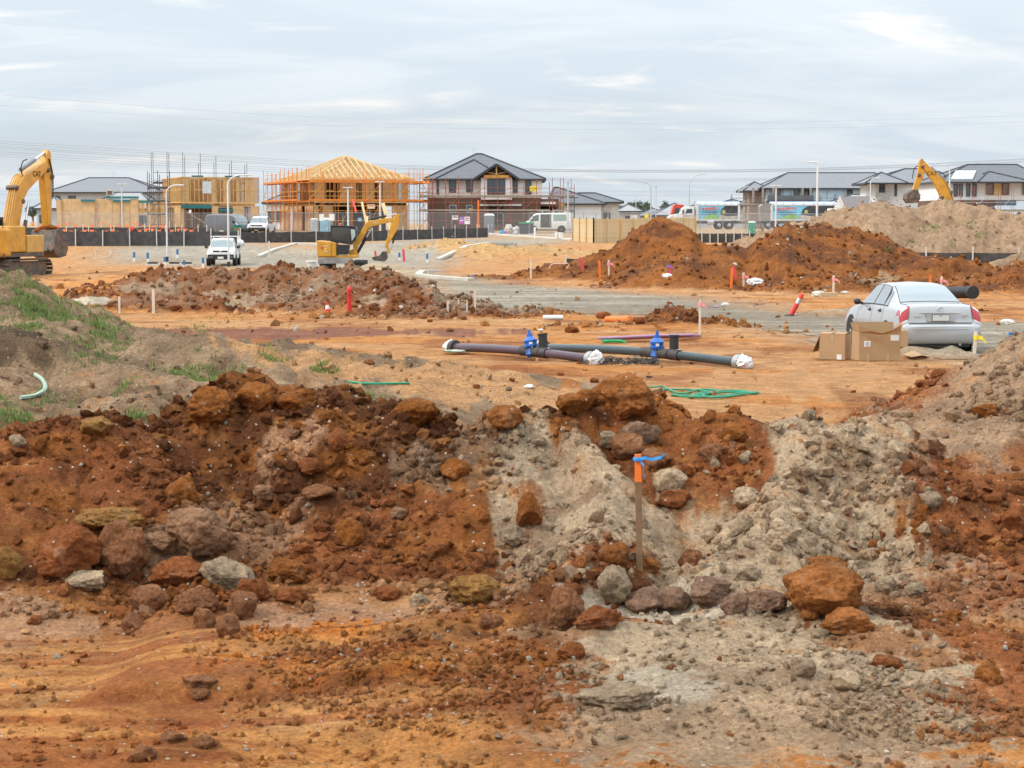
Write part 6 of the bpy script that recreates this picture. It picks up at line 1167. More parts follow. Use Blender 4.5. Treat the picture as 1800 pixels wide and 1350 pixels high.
def frame_house_c():
    s = Site('timber_frame_house', 'two-storey timber house frame with bare hip-roof rafters', 'house', 200, 553, 22); t = s.t; L_, W_ = 10.4, 12.5; zM0, zM1, zT = 2.62, 2.98, 5.35
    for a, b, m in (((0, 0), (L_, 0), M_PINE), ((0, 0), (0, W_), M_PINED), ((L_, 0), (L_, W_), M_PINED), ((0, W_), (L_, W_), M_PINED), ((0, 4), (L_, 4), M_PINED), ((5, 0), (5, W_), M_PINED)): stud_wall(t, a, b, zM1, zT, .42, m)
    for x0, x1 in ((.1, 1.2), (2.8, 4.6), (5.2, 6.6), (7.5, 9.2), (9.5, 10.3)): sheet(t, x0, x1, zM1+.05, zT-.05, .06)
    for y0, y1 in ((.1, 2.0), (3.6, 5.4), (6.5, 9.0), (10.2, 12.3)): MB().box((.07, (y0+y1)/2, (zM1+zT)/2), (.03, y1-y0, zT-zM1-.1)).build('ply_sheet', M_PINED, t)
    sheet(t, .3, L_-.3, zM1, zT, 6, M_PINED); sheet(t, .3, L_-.3, 0, zM0, 7, mat('inner_shade_dark', (.07, .045, .03), .9))  # lower sheet added near-black, its colour stands for the shade inside
    for i in range(20): MB().bar((.2+i*L_/20, .05, (zM0+zM1)/2), (.2+i*L_/20, W_-.05, (zM0+zM1)/2), .05, .30).build('floor_joist', M_PINED, t)
    MB().bar((0, -.02, zM1), (L_, -.02, zM1), .1, .07).build('bearer', M_PINEL, t); MB().bar((0, -.02, zM0), (L_, -.02, zM0), .1, .09).build('bearer', M_PINEL, t)
    for x0, x1 in ((0, .5), (.9, 2.0), (8.6, 10.2)): sheet(t, x0, x1, 0, zM0, -.03)
    for y0, y1 in ((.1, 3.2), (4.5, 7.8), (9, 12.4)): MB().box((-.03, (y0+y1)/2, zM0/2), (.03, y1-y0, zM0)).build('ply_sheet', M_PLY, t)
    for x in (2.05, 4.0, 6.0, 8.5): MB().bar((x, -.03, 0), (x, -.03, zM0), .1).build('post', M_PINED, t)
    # hip roof of bare rafters, 600 mm apart, on dark battened soffit of ceiling ties
    ov = .5; X0, X1, Y0, Y1 = -ov, L_+ov, -ov, W_+ov; d = (X1-X0)/2; rise = 2.55; zr = zT+rise; ya, yb = Y0+d, Y1-d; xm = (X0+X1)/2
    for a, b in (((X0, Y0), (xm, ya)), ((X1, Y0), (xm, ya)), ((X0, Y1), (xm, yb)), ((X1, Y1), (xm, yb))): MB().bar((*a, zT), (*b, zr), .06, .18).build('hip_rafter', M_PINEL, t)
    MB().bar((xm, ya, zr), (xm, yb, zr), .05, .18).build('ridge_beam', M_PINEL, t)
    n = 18
    for i in range(1, n):
        x = X0+(X1-X0)*i/n; k = min(x-X0, X1-x)/d
        for ys, sg in ((Y0, 1), (Y1, -1)): MB().bar((x, ys, zT), (x, ys+sg*k*d, zT+rise*k), .055, .14).build('rafter', M_PINEL, t)
    m = 22
    for i in range(1, m):
        y = Y0+(Y1-Y0)*i/m; k = min(1, (y-Y0)/d, (Y1-y)/d)
        for xs, sg in ((X0, 1), (X1, -1)): MB().bar((xs, y, zT), (xs+sg*k*d, y, zT+rise*k), .055, .14).build('rafter', M_PINEL, t)
    for i in range(14): y = Y0+.8+i*(Y1-Y0-1.6)/13; k = min(1, (y-Y0)/d, (Y1-y)/d); o = MB(); o.bar((X0+.4, y, zT+.04), (X1-.4, y, zT+.04), .045, .12); o.bar((xm, y, zT), (xm, y, zT+rise*k), .045, .09); o.bar((xm-2.5, y, zT), (xm-1.2, y, zT+rise*k*.7), .045, .09); o.bar((xm+2.5, y, zT), (xm+1.2, y, zT+rise*k*.7), .045, .09); o.build('truss', M_PINED, t)
    e = .06; g = MB().add([(X0+.3, Y0+.3, zT-e), (X1-.3, Y0+.3, zT-e), (X1-.3, Y1-.3, zT-e), (X0+.3, Y1-.3, zT-e), (xm, ya, zr-.42), (xm, yb, zr-.42)], [(0, 1, 4), (1, 2, 5, 4), (2, 3, 5), (3, 0, 4, 5)]); g.build('roof_lining', mat('rafter_shade', (.40, .25, .11), .85, var=.25, scale=2.5), t)
    for a, b in (((X0, Y0), (X1, Y0)), ((X0, Y0), (X0, Y1))): MB().bar((*a, zT), (*b, zT), .05, .2).build('fascia_board', M_PINE, t)
frame_house_c()

# ---------------------------------------------------------------- right-hand houses
def right_houses():
    s = Site('house', 'two-storey house with long grey roof, blue wall wrap and balcony', 'house', 262, 1318); t = s.t; X, Z = s.X, s.Z; zE = Z(331)
    walls(t, X(1345), X(1565), 0, 11, 0, zE, M_WALLG); walls(t, X(1318), X(1346), 2, 9, 0, Z(336), mat('brown_render', (.30, .24, .20), .8), 'side_wall'); hip(t, X(1340), X(1570), 0, 11, zE, Z(303)-zE, .5, M_TILEG, ridge=(X(1392), X(1548), 5.5)); hip(t, X(1313), X(1352), 1.5, 9, Z(335), Z(319)-Z(335), .5, M_TILEG, 'side_roof')
    for u0, u1 in ((1345, 1352), (1376, 1392), (1426, 1450), (1452, 1478)): MB().box((X((u0+u1)/2), -.04, Z(343)), (X(u1)-X(u0), .06, Z(333)-Z(353))).build('wrap_panel', M_WRAPB, t)
    for u in (1365, 1398, 1416, 1491): window(t, X(u), Z(342), .75, 1.5, 0)
    for u in (1321, 1338, 1356, 1407, 1421): MB().bar((X(u), -.7, Z(357)), (X(u), -.7, zE), .28).build('column', mat('brown_render', (.30, .24, .20), .8), t)
    MB().box((X(1385), -.9, Z(355)), (X(1425)-X(1345), 1.6, .3)).build('balcony_slab', M_FASC, t); MB().box((X(1385), -1.65, Z(349)), (X(1425)-X(1345), .03, .75)).build('balcony_glass', glass_mat('balustrade', (.08, .09, .10), .1), t)
    hip(t, X(1455), X(1535), -5, 0, Z(358), Z(343)-Z(358), .3, M_TILEL, 'porch_roof')
    s = Site('house', 'white two-storey house with grey roof behind the distant excavator', 'house', 236, 1535); t = s.t; X, Z = s.X, s.Z; zE = Z(322); walls(t, 0, X(1665), 0, 10, 0, zE, M_WALLW); hip(t, X(1528), X(1668), 0, 10, zE, Z(296)-zE, .5, M_TILEG, ridge=(X(1600), X(1650), 5)); hip(t, X(1520), X(1580), -1.4, 5, zE-.02, Z(303)-zE, .45, M_TILEG, 'front_roof')
    window(t, X(1547), Z(332), .7, 1.3); window(t, X(1571), Z(335), .5, 1.6, 0, M_WALLW); window(t, X(1612), Z(332), .8, 1.4); MB().box((X(1548), -.5, Z(346)), (1.3, .9, .9)).build('meter_box', mat('box_grey', (.42, .41, .38), .7), t)
    s = Site('house', 'white two-storey house with solar panels and brown windows under scaffold', 'house', 218, 1646); t = s.t; X, Z = s.X, s.Z; zE = Z(320); walls(t, 0, X(1830), .1, 11, Z(352), zE, M_WALLW, 'upper_wall'); walls(t, 0, X(1745), 0, 11, 0, Z(352), M_BRICK, 'lower_wall'); MB().box((X(1765), .3, Z(356)), (X(1784)-X(1747), .2, .7)).build('blue_sheet', mat('sheet_blue', (.10, .17, .24), .6), t)
    hip(t, 0, X(1830), 0, 11, zE, Z(288)-zE, .5, M_TILE, ridge=(X(1716), X(1805), 5.5)); hip(t, X(1714), X(1795), -1.5, 4, zE-.03, Z(302)-zE, .4, M_TILE, 'front_roof', ridge=(X(1738), X(1742), 1.5))
    zz_ = lambda y: zE+(Z(288)-zE)*(y+.5)/6+.16; a, b, c, d = (X(1668), .1, zz_(.1)), (X(1706), .1, zz_(.1)), (X(1722), 2.9, zz_(2.9)), (X(1686), 2.9, zz_(2.9)); MB().add([a, b, c, d, tuple(np.array(a)-[0, 0, .12]), tuple(np.array(b)-[0, 0, .12]), tuple(np.array(c)-[0, 0, .12]), tuple(np.array(d)-[0, 0, .12])], [(0, 1, 2, 3), (4, 7, 6, 5), (0, 4, 5, 1), (1, 5, 6, 2), (2, 6, 7, 3), (3, 7, 4, 0)]).build('solar_panel', glass_mat('solar', (.55, .57, .58), .15), t)
    for u0, u1 in ((1730, 1742), (1757, 1769), (1793, 1800)): window(t, X((u0+u1)/2), Z(332), X(u1)-X(u0), Z(321)-Z(343), -.0, M_FRAMEB, glass_mat('amber_glass', (.20, .09, .03), .1))
    MB().box((X(1749.5), -.03, Z(332)), (X(1756)-X(1743), .06, Z(321)-Z(343))).build('tan_panel', M_STAN if 'M_STAN' in globals() else M_PINEL, t)
    for u in (1658, 1676, 1685, 1698, 1709): window(t, X(u), Z(335), .45, 1.4, .0)
    s = Site('garage', 'small white gabled garage roof beside the printed trailer', 'garage', 205, 1468); t = s.t; X, Z = s.X, s.Z; walls(t, 0, X(1530), .1, 6, 0, Z(366), M_WALLW); MB().prism([(X(1464), Z(366)), (X(1472), Z(347)), (X(1481), Z(366))], 0, .1, lambda p, q, a: Vector((p, a-.2, q))).build('gable_end', M_WALLW, t)
    MB().add([(X(1472), -.35, Z(346)), (X(1525), -.35, Z(345)), (X(1532), -.5, Z(364)), (X(1481.5), -.5, Z(366)), (X(1472), 5, Z(346)), (X(1525), 5, Z(345))], [(0, 3, 2, 1), (0, 1, 5, 4)]).build('roof', M_TILEL, t); MB().bar((X(1472), -.4, Z(346)), (X(1482), -.4, Z(367)), .1, .14).build('bargeboard', M_WHITE, t)
right_houses()

# ================================================================ scaffolds
M_SORG = mat('scaffold_orange', (.70, .20, .02), .55, var=.15); M_SRED = mat('scaffold_red', (.30, .075, .045), .7, var=.3, scale=3); M_SBLK = mat('scaffold_dark', (.10, .10, .105), .6, .3, var=.3); M_PLANK = mat('scaffold_plank', (.30, .26, .21), .85, var=.2); M_SYEL = mat('scaffold_yellow', (.66, .34, .05), .6, var=.2)
def scaffold(name, label, origin, rz, path, rails, decks, top, sp, m, mb_, dm, wd=1.0, brace=True, r=.03, extra=0.6):
    """two rows of standards along a path, ledgers, decks with toe boards, diagonal braces"""
    t = thing(name, label, 'scaffold', origin, rz)
    for (a, b) in zip(path[:-1], path[1:]):
        a, b = Vector((*a, 0)), Vector((*b, 0)); L_ = (b-a).length; d = (b-a)/L_; nrm = Vector((d.y, -d.x, 0)); n = max(1, round(L_/sp))
        for row in (0, 1):
            o = nrm*wd*row
            for i in range(n+1):
                p = a+d*L_*i/n+o; MB().tube([p, p+Vector((0, 0, top+random.uniform(-.1, extra)))], r, 6).build('standard', m, t)
            for z in rails:
                if row or z in decks: MB().tube([a+o+Vector((0, 0, z)), b+o+Vector((0, 0, z))], r*.85, 6).build('ledger', mb_, t)
        for z in decks:
            for k in range(3): q = nrm*(wd*(.2+.3*k)); MB().bar(a+q+Vector((0, 0, z+.06)), b+q+Vector((0, 0, z+.06)), wd*.26, .05).build('plank', dm, t)
            MB().bar(a+nrm*(wd+.04)+Vector((0, 0, z+.16)), b+nrm*(wd+.04)+Vector((0, 0, z+.16)), .03, .17).build('toe_board', m if m is M_SORG else dm, t)
            for i in range(n+1): p = a+d*L_*i/n+Vector((0, 0, z)); MB().tube([p, p+nrm*wd], r*.8, 6).build('transom', m, t)
        if brace:
            for i in range(n):
                if i % 2 == 0:
                    z0 = 0
                    for z in list(decks)+[top-.5]: MB().tube([a+d*L_*i/n+nrm*(wd+.03)+Vector((0, 0, z0+.2)), a+d*L_*(i+1)/n+nrm*(wd+.03)+Vector((0, 0, z))], r*.8, 6).build('brace', mb_, t); z0 = z
    return t
p = at(553, 200); scaffold('scaffold', 'bright orange scaffold round the rafter-roofed timber frame', p, R(22), [(-1.0, 12.5), (-1.0, -.8), (11.3, -.8), (11.3, 3)], (1.1, 2.1, 3.1, 3.6, 4.05, 5.0, 5.5, 5.95), (3.05, 4.95), 6.1, 1.6, M_SORG, M_SYEL, M_SORG)
p = at(752, 206); scaffold('scaffold', 'rust-red scaffold along the front of the brick house', p, 0, [(-.7, -1.9), (12.9, -1.9), (15.2, -1.2)], (1.0, 2.0, 2.9, 3.4, 3.9, 4.4), (1.95, 3.45), 4.9, 1.3, M_SRED, M_SRED, M_PLANK, extra=.9)
p = at(266, 193); scaffold('scaffold_tower', 'dark steel scaffold tower beside the plywood-clad frame', p, 0, [(0, 0), (2.0, 0)], (.8, 1.8, 2.8, 3.4, 4.0, 4.5, 5.0), (1.7, 3.0, 4.3), 5.6, 1.0, M_SBLK, M_SBLK, M_SBLK, r=.035)
p = at(322, 195); scaffold('scaffold_poles', 'tall dark scaffold standards rising behind the roofless timber frame', p, R(21), [(-1, 10.8), (9, 10.8)], (3.0, 5.4, 6.2), (5.0,), 7.2, 1.65, M_SBLK, M_SBLK, M_SBLK, brace=False, r=.028, extra=1.3)
p = at(1318, 258); scaffold('scaffold', 'dark scaffold before the house with blue wall wrap', p, 0, [(-3.0, -3.2), (12.5, -3.2)], (1.0, 2.0, 3.0, 3.5, 4.0), (1.9, 3.0), 4.4, 2.0, M_SBLK, M_SBLK, M_PLANK, r=.035)
p = at(1646, 214); scaffold('scaffold', 'light steel scaffold before the solar-panelled house', p, 0, [(.3, -2.2), (11.8, -2.2)], (2.0, 2.5, 3.0, 3.5), (2.0,), 4.3, 1.4, M_SRED, M_GALV, M_PLANK, r=.025)
# ================================================================ fences
M_SILT = mat('silt_cloth', (.062, .06, .06), .9, var=.35, scale=2.5, dirt=((.15, .10, .07), 1.5, .62)); M_CAPW = mat('post_cap', (.72, .72, .70), .6); M_PICK = mat('pale_picket', (.56, .53, .48), .8, var=.12)
def silt_fence(label, pts, sp, h, hp, sag=.05, side=-1):
    """pts: (u, D) along the fence"""
    P = [at(u, D) for u, D in pts]; o = P[0].copy(); t = thing('silt_fence', label, 'fence', o); rr = random.Random(int(pts[0][0])); first = True
    for a, b in zip(P[:-1], P[1:]):
        L_ = (b-a).length; n = max(1, round(L_/sp)); prev = None
        for i in range(n+1):
            q = a.lerp(b, i/n); q = Vector((q.x, q.y, gz(q.x, q.y)))-o
            if i > 0 or first:
                pc = MB().bar(q+Vector((0, -.04, -.1)), q+Vector((rr.uniform(-.03, .03), -.04, hp+rr.uniform(-.08, .08))), .075, .06).build('picket', M_PICK, t)
            if prev is not None:
                V = []; m = 8
                for j in range(m+1):
                    w = prev.lerp(q, j/m); sg = math.sin(math.pi*j/m)*sag*rr.uniform(.6, 1.2); y = math.sin(math.pi*j/m)*.04
                    V += [w+Vector((0, y, -.15)), w+Vector((0, y+.02, h*.33)), w+Vector((0, y-.01, h*.66)), w+Vector((0, y, h-sg))]
                MB().add(V, [(4*j+k, 4*j+4+k, 4*j+5+k, 4*j+1+k) for j in range(m) for k in range(3)]).build('silt_cloth', M_SILT, t, True)
            prev = q; first = False
    return t
silt_fence('black silt fence along the street bank behind the large excavator', [(40, 142), (420, 142)], 2.02, 1.06, 1.2)
silt_fence('black silt fence running from the white utility truck to the sand heap', [(424, 150), (600, 154), (760, 164), (858, 172)], 2.0, .86, 1.12)
silt_fence('short black silt fence beside the bent pink pipe', [(994, 106), (1130, 106), (1260, 104)], 2.06, .82, 1.02)
silt_fence('black silt fence below the large grey-brown stockpile', [(1470, 101), (1545, 101), (1870, 101)], 2.43, 1.22, 1.48, .03)
silt_fence('low grey silt fence with white-capped pickets before the truck', [(1205, 151), (1345, 151)], .62, .75, .98)
silt_fence('long dark silt fence in front of the plywood-clad frame', [(40, 168), (365, 168)], 2.8, .95, 1.2)
# paling fence
def paling_fence():
    a, c, b = at(1007, 156), at(1043, 150), at(1222, 162); o = a.copy(); t = thing('paling_fence', 'new pine paling fence with posts behind the central clay stockpile', 'fence', o); mt = [mat('paling_%s' % k, q, .8, var=.14, scale=4) for k, q in (('light', (.60, .48, .29)), ('mid', (.54, .42, .25)), ('warm', (.60, .44, .24)))]
    meshes = []
    for m in mt: me = bpy.data.meshes.new('paling'); mb = MB().box((0, 0, .93), (.145, .022, 1.86)); me.from_pydata(mb.v, [], mb.f); me.materials.append(m); meshes.append(me)
    for p, q in ((a, c), (c, b)):
        d = q-p; d.z = 0; L_ = d.length; d.normalize(); n = int(L_/.15); an = math.atan2(d.y, d.x)
        for i in range(n):
            w = p+d*(i+.5)*L_/n; ob = bpy.data.objects.new('paling', meshes[random.randrange(3)]); COL.objects.link(ob); ob.parent = t; ob.location = Vector((w.x, w.y+random.uniform(-.008, .008), gz(w.x, w.y)-.02))-o; ob.rotation_euler = (0, random.uniform(-.008, .008), an); ob.scale = (1, 1, random.uniform(.985, 1.015))
        k = max(1, round(L_/2.0))
        for i in range(k+1):
            w = p+d*L_*i/k; z = gz(w.x, w.y); q2 = Vector((w.x, w.y-.06, z))-o; MB().bar(q2+Vector((0, 0, -.1)), q2+Vector((0, 0, 1.96)), .11).build('post', M_PINED if p is a else M_PINE, t)
        for z in (.35, 1.5): MB().bar(p-o+Vector((0, .05, z)), q-o+Vector((0, .05, z)), .05, .09).build('rail', M_PINE, t)
paling_fence()
# temporary mesh fencing
M_WIRE = mesh_mat('wire_mesh', (.36, .37, .38), .20); M_TUBE = mat('fence_tube', (.40, .41, .42), .5, .5, var=.15)
def temp_fence(label, pts, h=1.95, group=None):
    P = [at(u, D) for u, D in pts]; o = P[0].copy(); t = thing('temporary_fence', label, 'fence', o)
    for a, b in zip(P[:-1], P[1:]):
        L_ = (b-a).length; n = max(1, round(L_/2.4))
        for i in range(n):
            p, q = a.lerp(b, (i+.015)/n), a.lerp(b, (i+.985)/n); p = Vector((p.x, p.y, gz(p.x, p.y)+.12))-o; q = Vector((q.x, q.y, gz(q.x, q.y)+.12))-o; H = Vector((0, 0, h+random.uniform(-.03, .03)))
            fr = MB(); fr.tube([p, p+H, q+H, q, p], .022, 6); pn = fr.build('fence_panel', M_TUBE, t)
            MB().quad(p, q, q+H, p+H).build('wire_infill', M_WIRE, pn); MB().box(p+Vector((0, 0, -.06)), (.55, .22, .12)).build('fence_foot', M_CONC, pn)
temp_fence('temporary mesh fence in front of the timber frames', [(84, 182), (300, 178), (500, 176)])
temp_fence('temporary mesh fence before the orange scaffold and brick house', [(505, 180), (750, 182), (930, 180), (1004, 178)])
temp_fence('temporary mesh fence before the tipper truck', [(1190, 178), (1310, 176), (1480, 172)])
temp_fence('distant temporary mesh fence beside the white single-storey house', [(1003, 196), (1110, 205), (1172, 206)], 1.8)
# signs on the fences
def sign(u0, u1, v0, v1, D, label, m, lines=None):
    k = D/F; p = W((u0+u1)/2, (v0+v1)/2, D); o = MB().box((0, 0, 0), ((u1-u0)*k, .02, (v1-v0)*k)).build('fence_sign', m, loc=p); tag(o, label, 'sign')
    for j, lm in enumerate(lines or []): MB().box((0, -.014, ((v1-v0)*k)*(.28-.28*j)), ((u1-u0)*k*.74, .006, (v1-v0)*k*.13)).build('printed_line', lm, o)
    return o
sign(795, 805, 379, 386, 179, 'small white notice on the fence before the brick house', M_WHITE, [M_BLK, M_BLK]); sign(807, 816, 381, 394, 179, 'violet and pink poster on the fence before the brick house', mat('poster_violet', (.36, .14, .42), .6), [mat('poster_blue', (.2, .3, .6), .6), M_WHITE, mat('poster_pink', (.7, .1, .3), .6)]); sign(816.5, 826, 381, 394, 178.8, 'red, white and blue poster on the fence before the brick house', M_WHITE, [M_RED, mat('poster_blue', (.2, .3, .6), .6)])
sign(332, 336.5, 369, 374.5, 178, 'tiny white notice in the dark opening of the timber frame', M_WHITE); sign(461, 467, 370, 375, 177, 'tiny pink-white notice on the fence above the bull-bar truck', mat('notice_pink', (.66, .55, .5), .6)); sign(629, 636, 383, 389, 180, 'small blue notice on the fence below the orange scaffold', mat('poster_paleblue', (.25, .42, .6), .6)); sign(646, 659, 359, 367, 196, 'cream and red banner hanging on the orange scaffold', mat('banner_cream', (.62, .48, .30), .7), [M_RED]); sign(1133, 1140, 376, 383, 205, 'small yellow warning sign by the street lamp', M_YELT); sign(1108, 1120, 378, 387, 206, 'pale board on the distant fence', M_WHITE); sign(1367, 1374, 394, 402, 172, 'pale blue notice on the fence below the trailer', mat('poster_paleblue', (.25, .42, .6), .6))

# ================================================================ street lamps
M_POLE = mat('lamp_pole', (.50, .52, .53), .5, .4, var=.08); M_POLEW = mat('lamp_pole_white', (.64, .65, .65), .5, .2, var=.06); M_POLEG = mat('lamp_pole_green', (.05, .09, .085), .5)
def lamp(u, vt, D, arm, label, r=.075, m=None, two=False, rise=.6, sock=False):
    p = at(u, D); h = CAMH+(392-vt)*D/F-p.z; t = thing('street_lamp', label, 'street lamp', p, 0, 'street lamps of the new estate'); m = m or M_POLE
    ax = abs(arm); sg = 1 if arm > 0 else -1; hh = h-rise
    if arm: pts = [(0, 0, -.1), (0, 0, hh)] + [(sg*ax*(1-math.cos(a)), 0, hh+rise*math.sin(a)) for a in (.35, .7, 1.05, 1.35, 1.57)]
    else: pts = [(0, 0, -.1), (0, 0, h)]
    MB().tube(pts, [r, r*.8]+[r*.62]*(len(pts)-2), 8).build('pole', m, t, True)
    e = Vector(pts[-1])
    if arm: MB().box(e+Vector((sg*.25, 0, 0)), (.62, .24, .09)).build('lamp_head', m, t, bevel=.03)
    else: MB().box(e+Vector((0, 0, .04)), (.85 if not two else 1.3, .3, .08)).build('lamp_head', m, t, bevel=.02)
    MB().box(Vector((0, 0, .15)), (r*2.6, r*2.6, .35)).build('base_plate', M_BLK if sock else m, t)
lamp(403, 308, 122, .95, 'tall white lamp post in front of the parked white utility truck', .07, M_POLEW, sock=True); lamp(295, 326, 130, .62, 'white lamp post beside the blue-topped markers', .062, M_POLEW, sock=True)
lamp(613, 331, 171, 0, 'plain pale lamp post behind the mini excavator cab', .085, M_POLEW, rise=0); lamp(669, 321, 172, 0, 'plain pale lamp post behind the mini excavator boom', .085, M_POLEW, rise=0); lamp(217, 325, 184, 0, 'thin lamp post before the plywood-clad frame', .06, M_POLEW)
lamp(998, 321, 190, 0, 'grey lamp post beside the white work van', .07); lamp(1009, 348, 194, 0, 'short dark green lamp with flat head by the paling fence', .06, M_POLEG); lamp(1117, 337, 300, .9, 'small far lamp with arm over the white house', .07); lamp(1143, 320, 226, -1.2, 'lamp with paired heads reaching over the street', .09, two=True); lamp(1152, 328, 262, 0, 'thin far lamp beside the paired-head lamp', .06)
lamp(1210, 307, 262, 1.75, 'tall lamp with long swan-neck arm above the truck cab', .09, rise=1.6); lamp(1297, 329, 250, .7, 'small lamp behind the tipper body', .06); lamp(1362, 328, 154, 0, 'white lamp post in front of the printed trailer', .075, M_POLEW); lamp(1434, 286, 158, -.3, 'tallest white lamp post in front of the trailer and stockpile', .10, M_POLEW, rise=.2); lamp(1527, 313, 196, .4, 'curved lamp beside the white garage', .06, M_POLEW); lamp(1665, 291, 190, -.35, 'curved white lamp beside the solar panels', .085, M_POLEW, rise=.9)

# ================================================================ power lines
M_CABLE = mat('cable', (.30, .31, .32), .6)
def wire(pts, r, D=330):
    P = [W(u, v, D) for u, v in pts]; L_ = spl(P, 10); o = L_[0].copy(); tag(MB().tube([q-o for q in L_], r, 5).build('power_line', M_CABLE, loc=o), 'thin sagging overhead power cable crossing the whole sky', 'power line', 'overhead power cables')
for k, (dv, dr) in enumerate([(0, 0), (4, 1), (9, 3), (12, 4)]): wire([(-400, 222+dv), (0, 248+dv), (300, 268+dv*.9), (600, 286+dv*.7), (900, 296+dr), (1150, 299+dr), (1450, 295+dr), (1800, 279+dr*1.4), (2300, 250+dr)], .030)
for k, (dv, dr) in enumerate([(0, 0), (4, 2), (8, 4)]): wire([(-400, 248+dv), (0, 267+dv), (300, 284+dv), (600, 301+dv*.8), (900, 312+dr), (1150, 315+dr), (1450, 311+dr), (1800, 296+dr), (2300, 270+dr)], .028)
for dv in (0, 18): wire([(-400, 140+dv), (0, 167+dv), (500, 203+dv*.8), (900, 214+dv*.7), (1300, 216+dv*.6), (1800, 203+dv*.6), (2300, 180)], .015, 360)
wire([(-400, 330), (0, 336), (500, 338), (1060, 337), (1400, 336), (1900, 335)], .022, 420); wire([(-400, 338), (0, 342), (500, 345), (1060, 344), (1400, 342), (1900, 340)], .022, 420)

# ================================================================ site clutter
def toilet(u, v0, v1, D, label, m):
    k = D/F; p = at(u, D); h = (v1-v0)*k; w = h*.52; t = thing('portable_toilet', label, 'toilet', p)
    MB().box((0, w/2, h*.45), (w, w, h*.9)).build('cabin', m, t, bevel=.04); MB().lathe([(w*.72, h*.9), (w*.68, h*.96), (w*.4, h*1.0)], 4, Matrix.Rotation(math.pi/4, 3, 'Z'), (0, w/2, 0)).build('roof', M_WHITE, t); d = MB().box((0, -.02, h*.43), (w*.72, .03, h*.78)).build('door', m, t, bevel=.015); MB().box((w*.25, -.045, h*.42), (.05, .03, .16)).build('handle', M_WHITE, d)
    for i in range(4): MB().box((0, -.04, h*(.2+.14*i)), (w*.5, .02, .03)).build('door_rib', m, d)
    return t
t = toilet(572, 371, 404, 174, 'pale blue portable toilet with white roof before the orange scaffold', mat('toilet_blue', (.25, .42, .52), .5, var=.1))
sign(561, 569.5, 376, 388, 172.5, 'white panel beside the blue portable toilet, left of its door', M_WHITE); sign(578.5, 588, 376, 388, 172.5, 'white panel beside the blue portable toilet, right of its door', M_WHITE)
toilet(860, 367, 402, 188, 'grey portable toilet with white roof before the brick house', mat('toilet_grey', (.20, .22, .24), .5, var=.1)); toilet(1321, 380, 404, 182, 'green portable toilet beside the printed trailer', mat('toilet_green', (.03, .28, .15), .5, var=.1)); toilet(553, 366, 390, 196, 'pale blue portable toilet inside the timber frame opening', mat('toilet_pale', (.36, .44, .50), .5))
p = at(841, 186); h = CAMH+(392-352)*186/F-p.z; t = thing('orange_post', 'tall square orange post before the brick house', 'post', p); MB().bar((0, 0, 0), (0, 0, h), .16).build('shaft', M_ORNG, t); MB().box((0, 0, h*.2), (.34, .2, .5)).build('junction_box', M_ORNG, t, bevel=.03)
def lump(name, u, v, w, hgt, D, label, cat, m, seed):
    k = D/F; p = at(u, D); o = crumple(MB(), (0, 0, hgt*k*.45), w*k/2, seed, (1, .7, hgt/w)).build(name, m, loc=p, smooth=True); return tag(o, label, cat)
lump('bulk_bag', 894, 396, 14, 19, 186, 'upright white bulk bag behind the mesh fence', 'bag', mat('bag_white', (.56, .53, .48), .8, var=.2), 11); lump('bulk_bag', 906, 400, 18, 13, 187, 'slumped white bulk bag beside the upright one', 'bag', mat('bag_white', (.56, .53, .48), .8), 12); lump('blue_tarp', 884, 405, 11, 9, 182, 'bright blue tarp bundle by the bulk bags', 'tarp', mat('tarp_bright', (.03, .28, .56), .5), 13); lump('white_sack', 906, 407, 9, 8, 181, 'white sack leaning by the skip bin', 'bag', M_BAG, 14); lump('orange_bundle', 890, 400, 7, 7, 184, 'small orange bundle above the blue tarp', 'bundle', M_ORNG, 15)
lump('orange_netting', 402, 406, 10, 14, 140, 'rolled orange safety netting behind the tall white lamp post', 'netting', M_ORNG, 16); lump('green_sack', 182, 398, 9, 14, 166, 'green sack by the orange bunting', 'bag', mat('sack_green', (.05, .30, .12), .7), 17); lump('blue_drum', 494, 402, 12, 6, 174, 'low dark blue tub by the bull-bar truck', 'tub', mat('tub_blue', (.03, .08, .2), .6), 18)
p = at(925, 185); k = 185/F; t = thing('skip_bin', 'dark skip bin with bright green lid beside the white van', 'bin', p); MB().prism([(-13*k*.85, 0), (-13*k, 19*k), (13*k, 19*k), (13*k*.85, 0)], 0, 1.3, lambda a, b, c: Vector((a, c, b))).build('bin_body', mat('bin_dark', (.07, .075, .085), .7, var=.3), t); MB().box((0, .65, 20*k), (27*k, 1.4, 2.2*k)).build('bin_lid', mat('lid_green', (.04, .42, .17), .6), t)
p = at(419, 176); t = thing('wheelie_bin', 'green wheelie bin behind the mesh fence', 'bin', p); MB().prism([(-.26, .05), (-.32, .95), (.32, .95), (.26, .05)], 0, .6, lambda a, b, c: Vector((a, c, b))).build('bin_body', mat('bin_green', (.03, .22, .10), .6), t, bevel=.03); MB().box((0, .28, 1.0), (.7, .7, .1)).build('bin_lid', mat('bin_blue', (.03, .16, .22), .6), t, bevel=.03); MB().box((0, -.02, .62), (.26, .02, .10)).build('red_sticker', M_RED, t)
for u0, v0, u1, v1, D, w, lab in [(636, 355, 648, 394, 188, .22, 'long timber plank leaning inside the orange scaffold'), (673, 357, 688, 412, 186, .34, 'wide pale board leaning inside the orange scaffold'), (646, 380, 642, 397, 187, .2, 'short board leaning under the long plank')]:
    a, b = W(u0, v0, D+1.2), W(u1, v1, D); a = Vector(a); b.z = gz(b.x, b.y); tag(MB().bar((0, 0, 0), a-b, w, .06, (0, 1, 0)).build('leaning_plank', M_PINEL, loc=b), lab, 'plank')
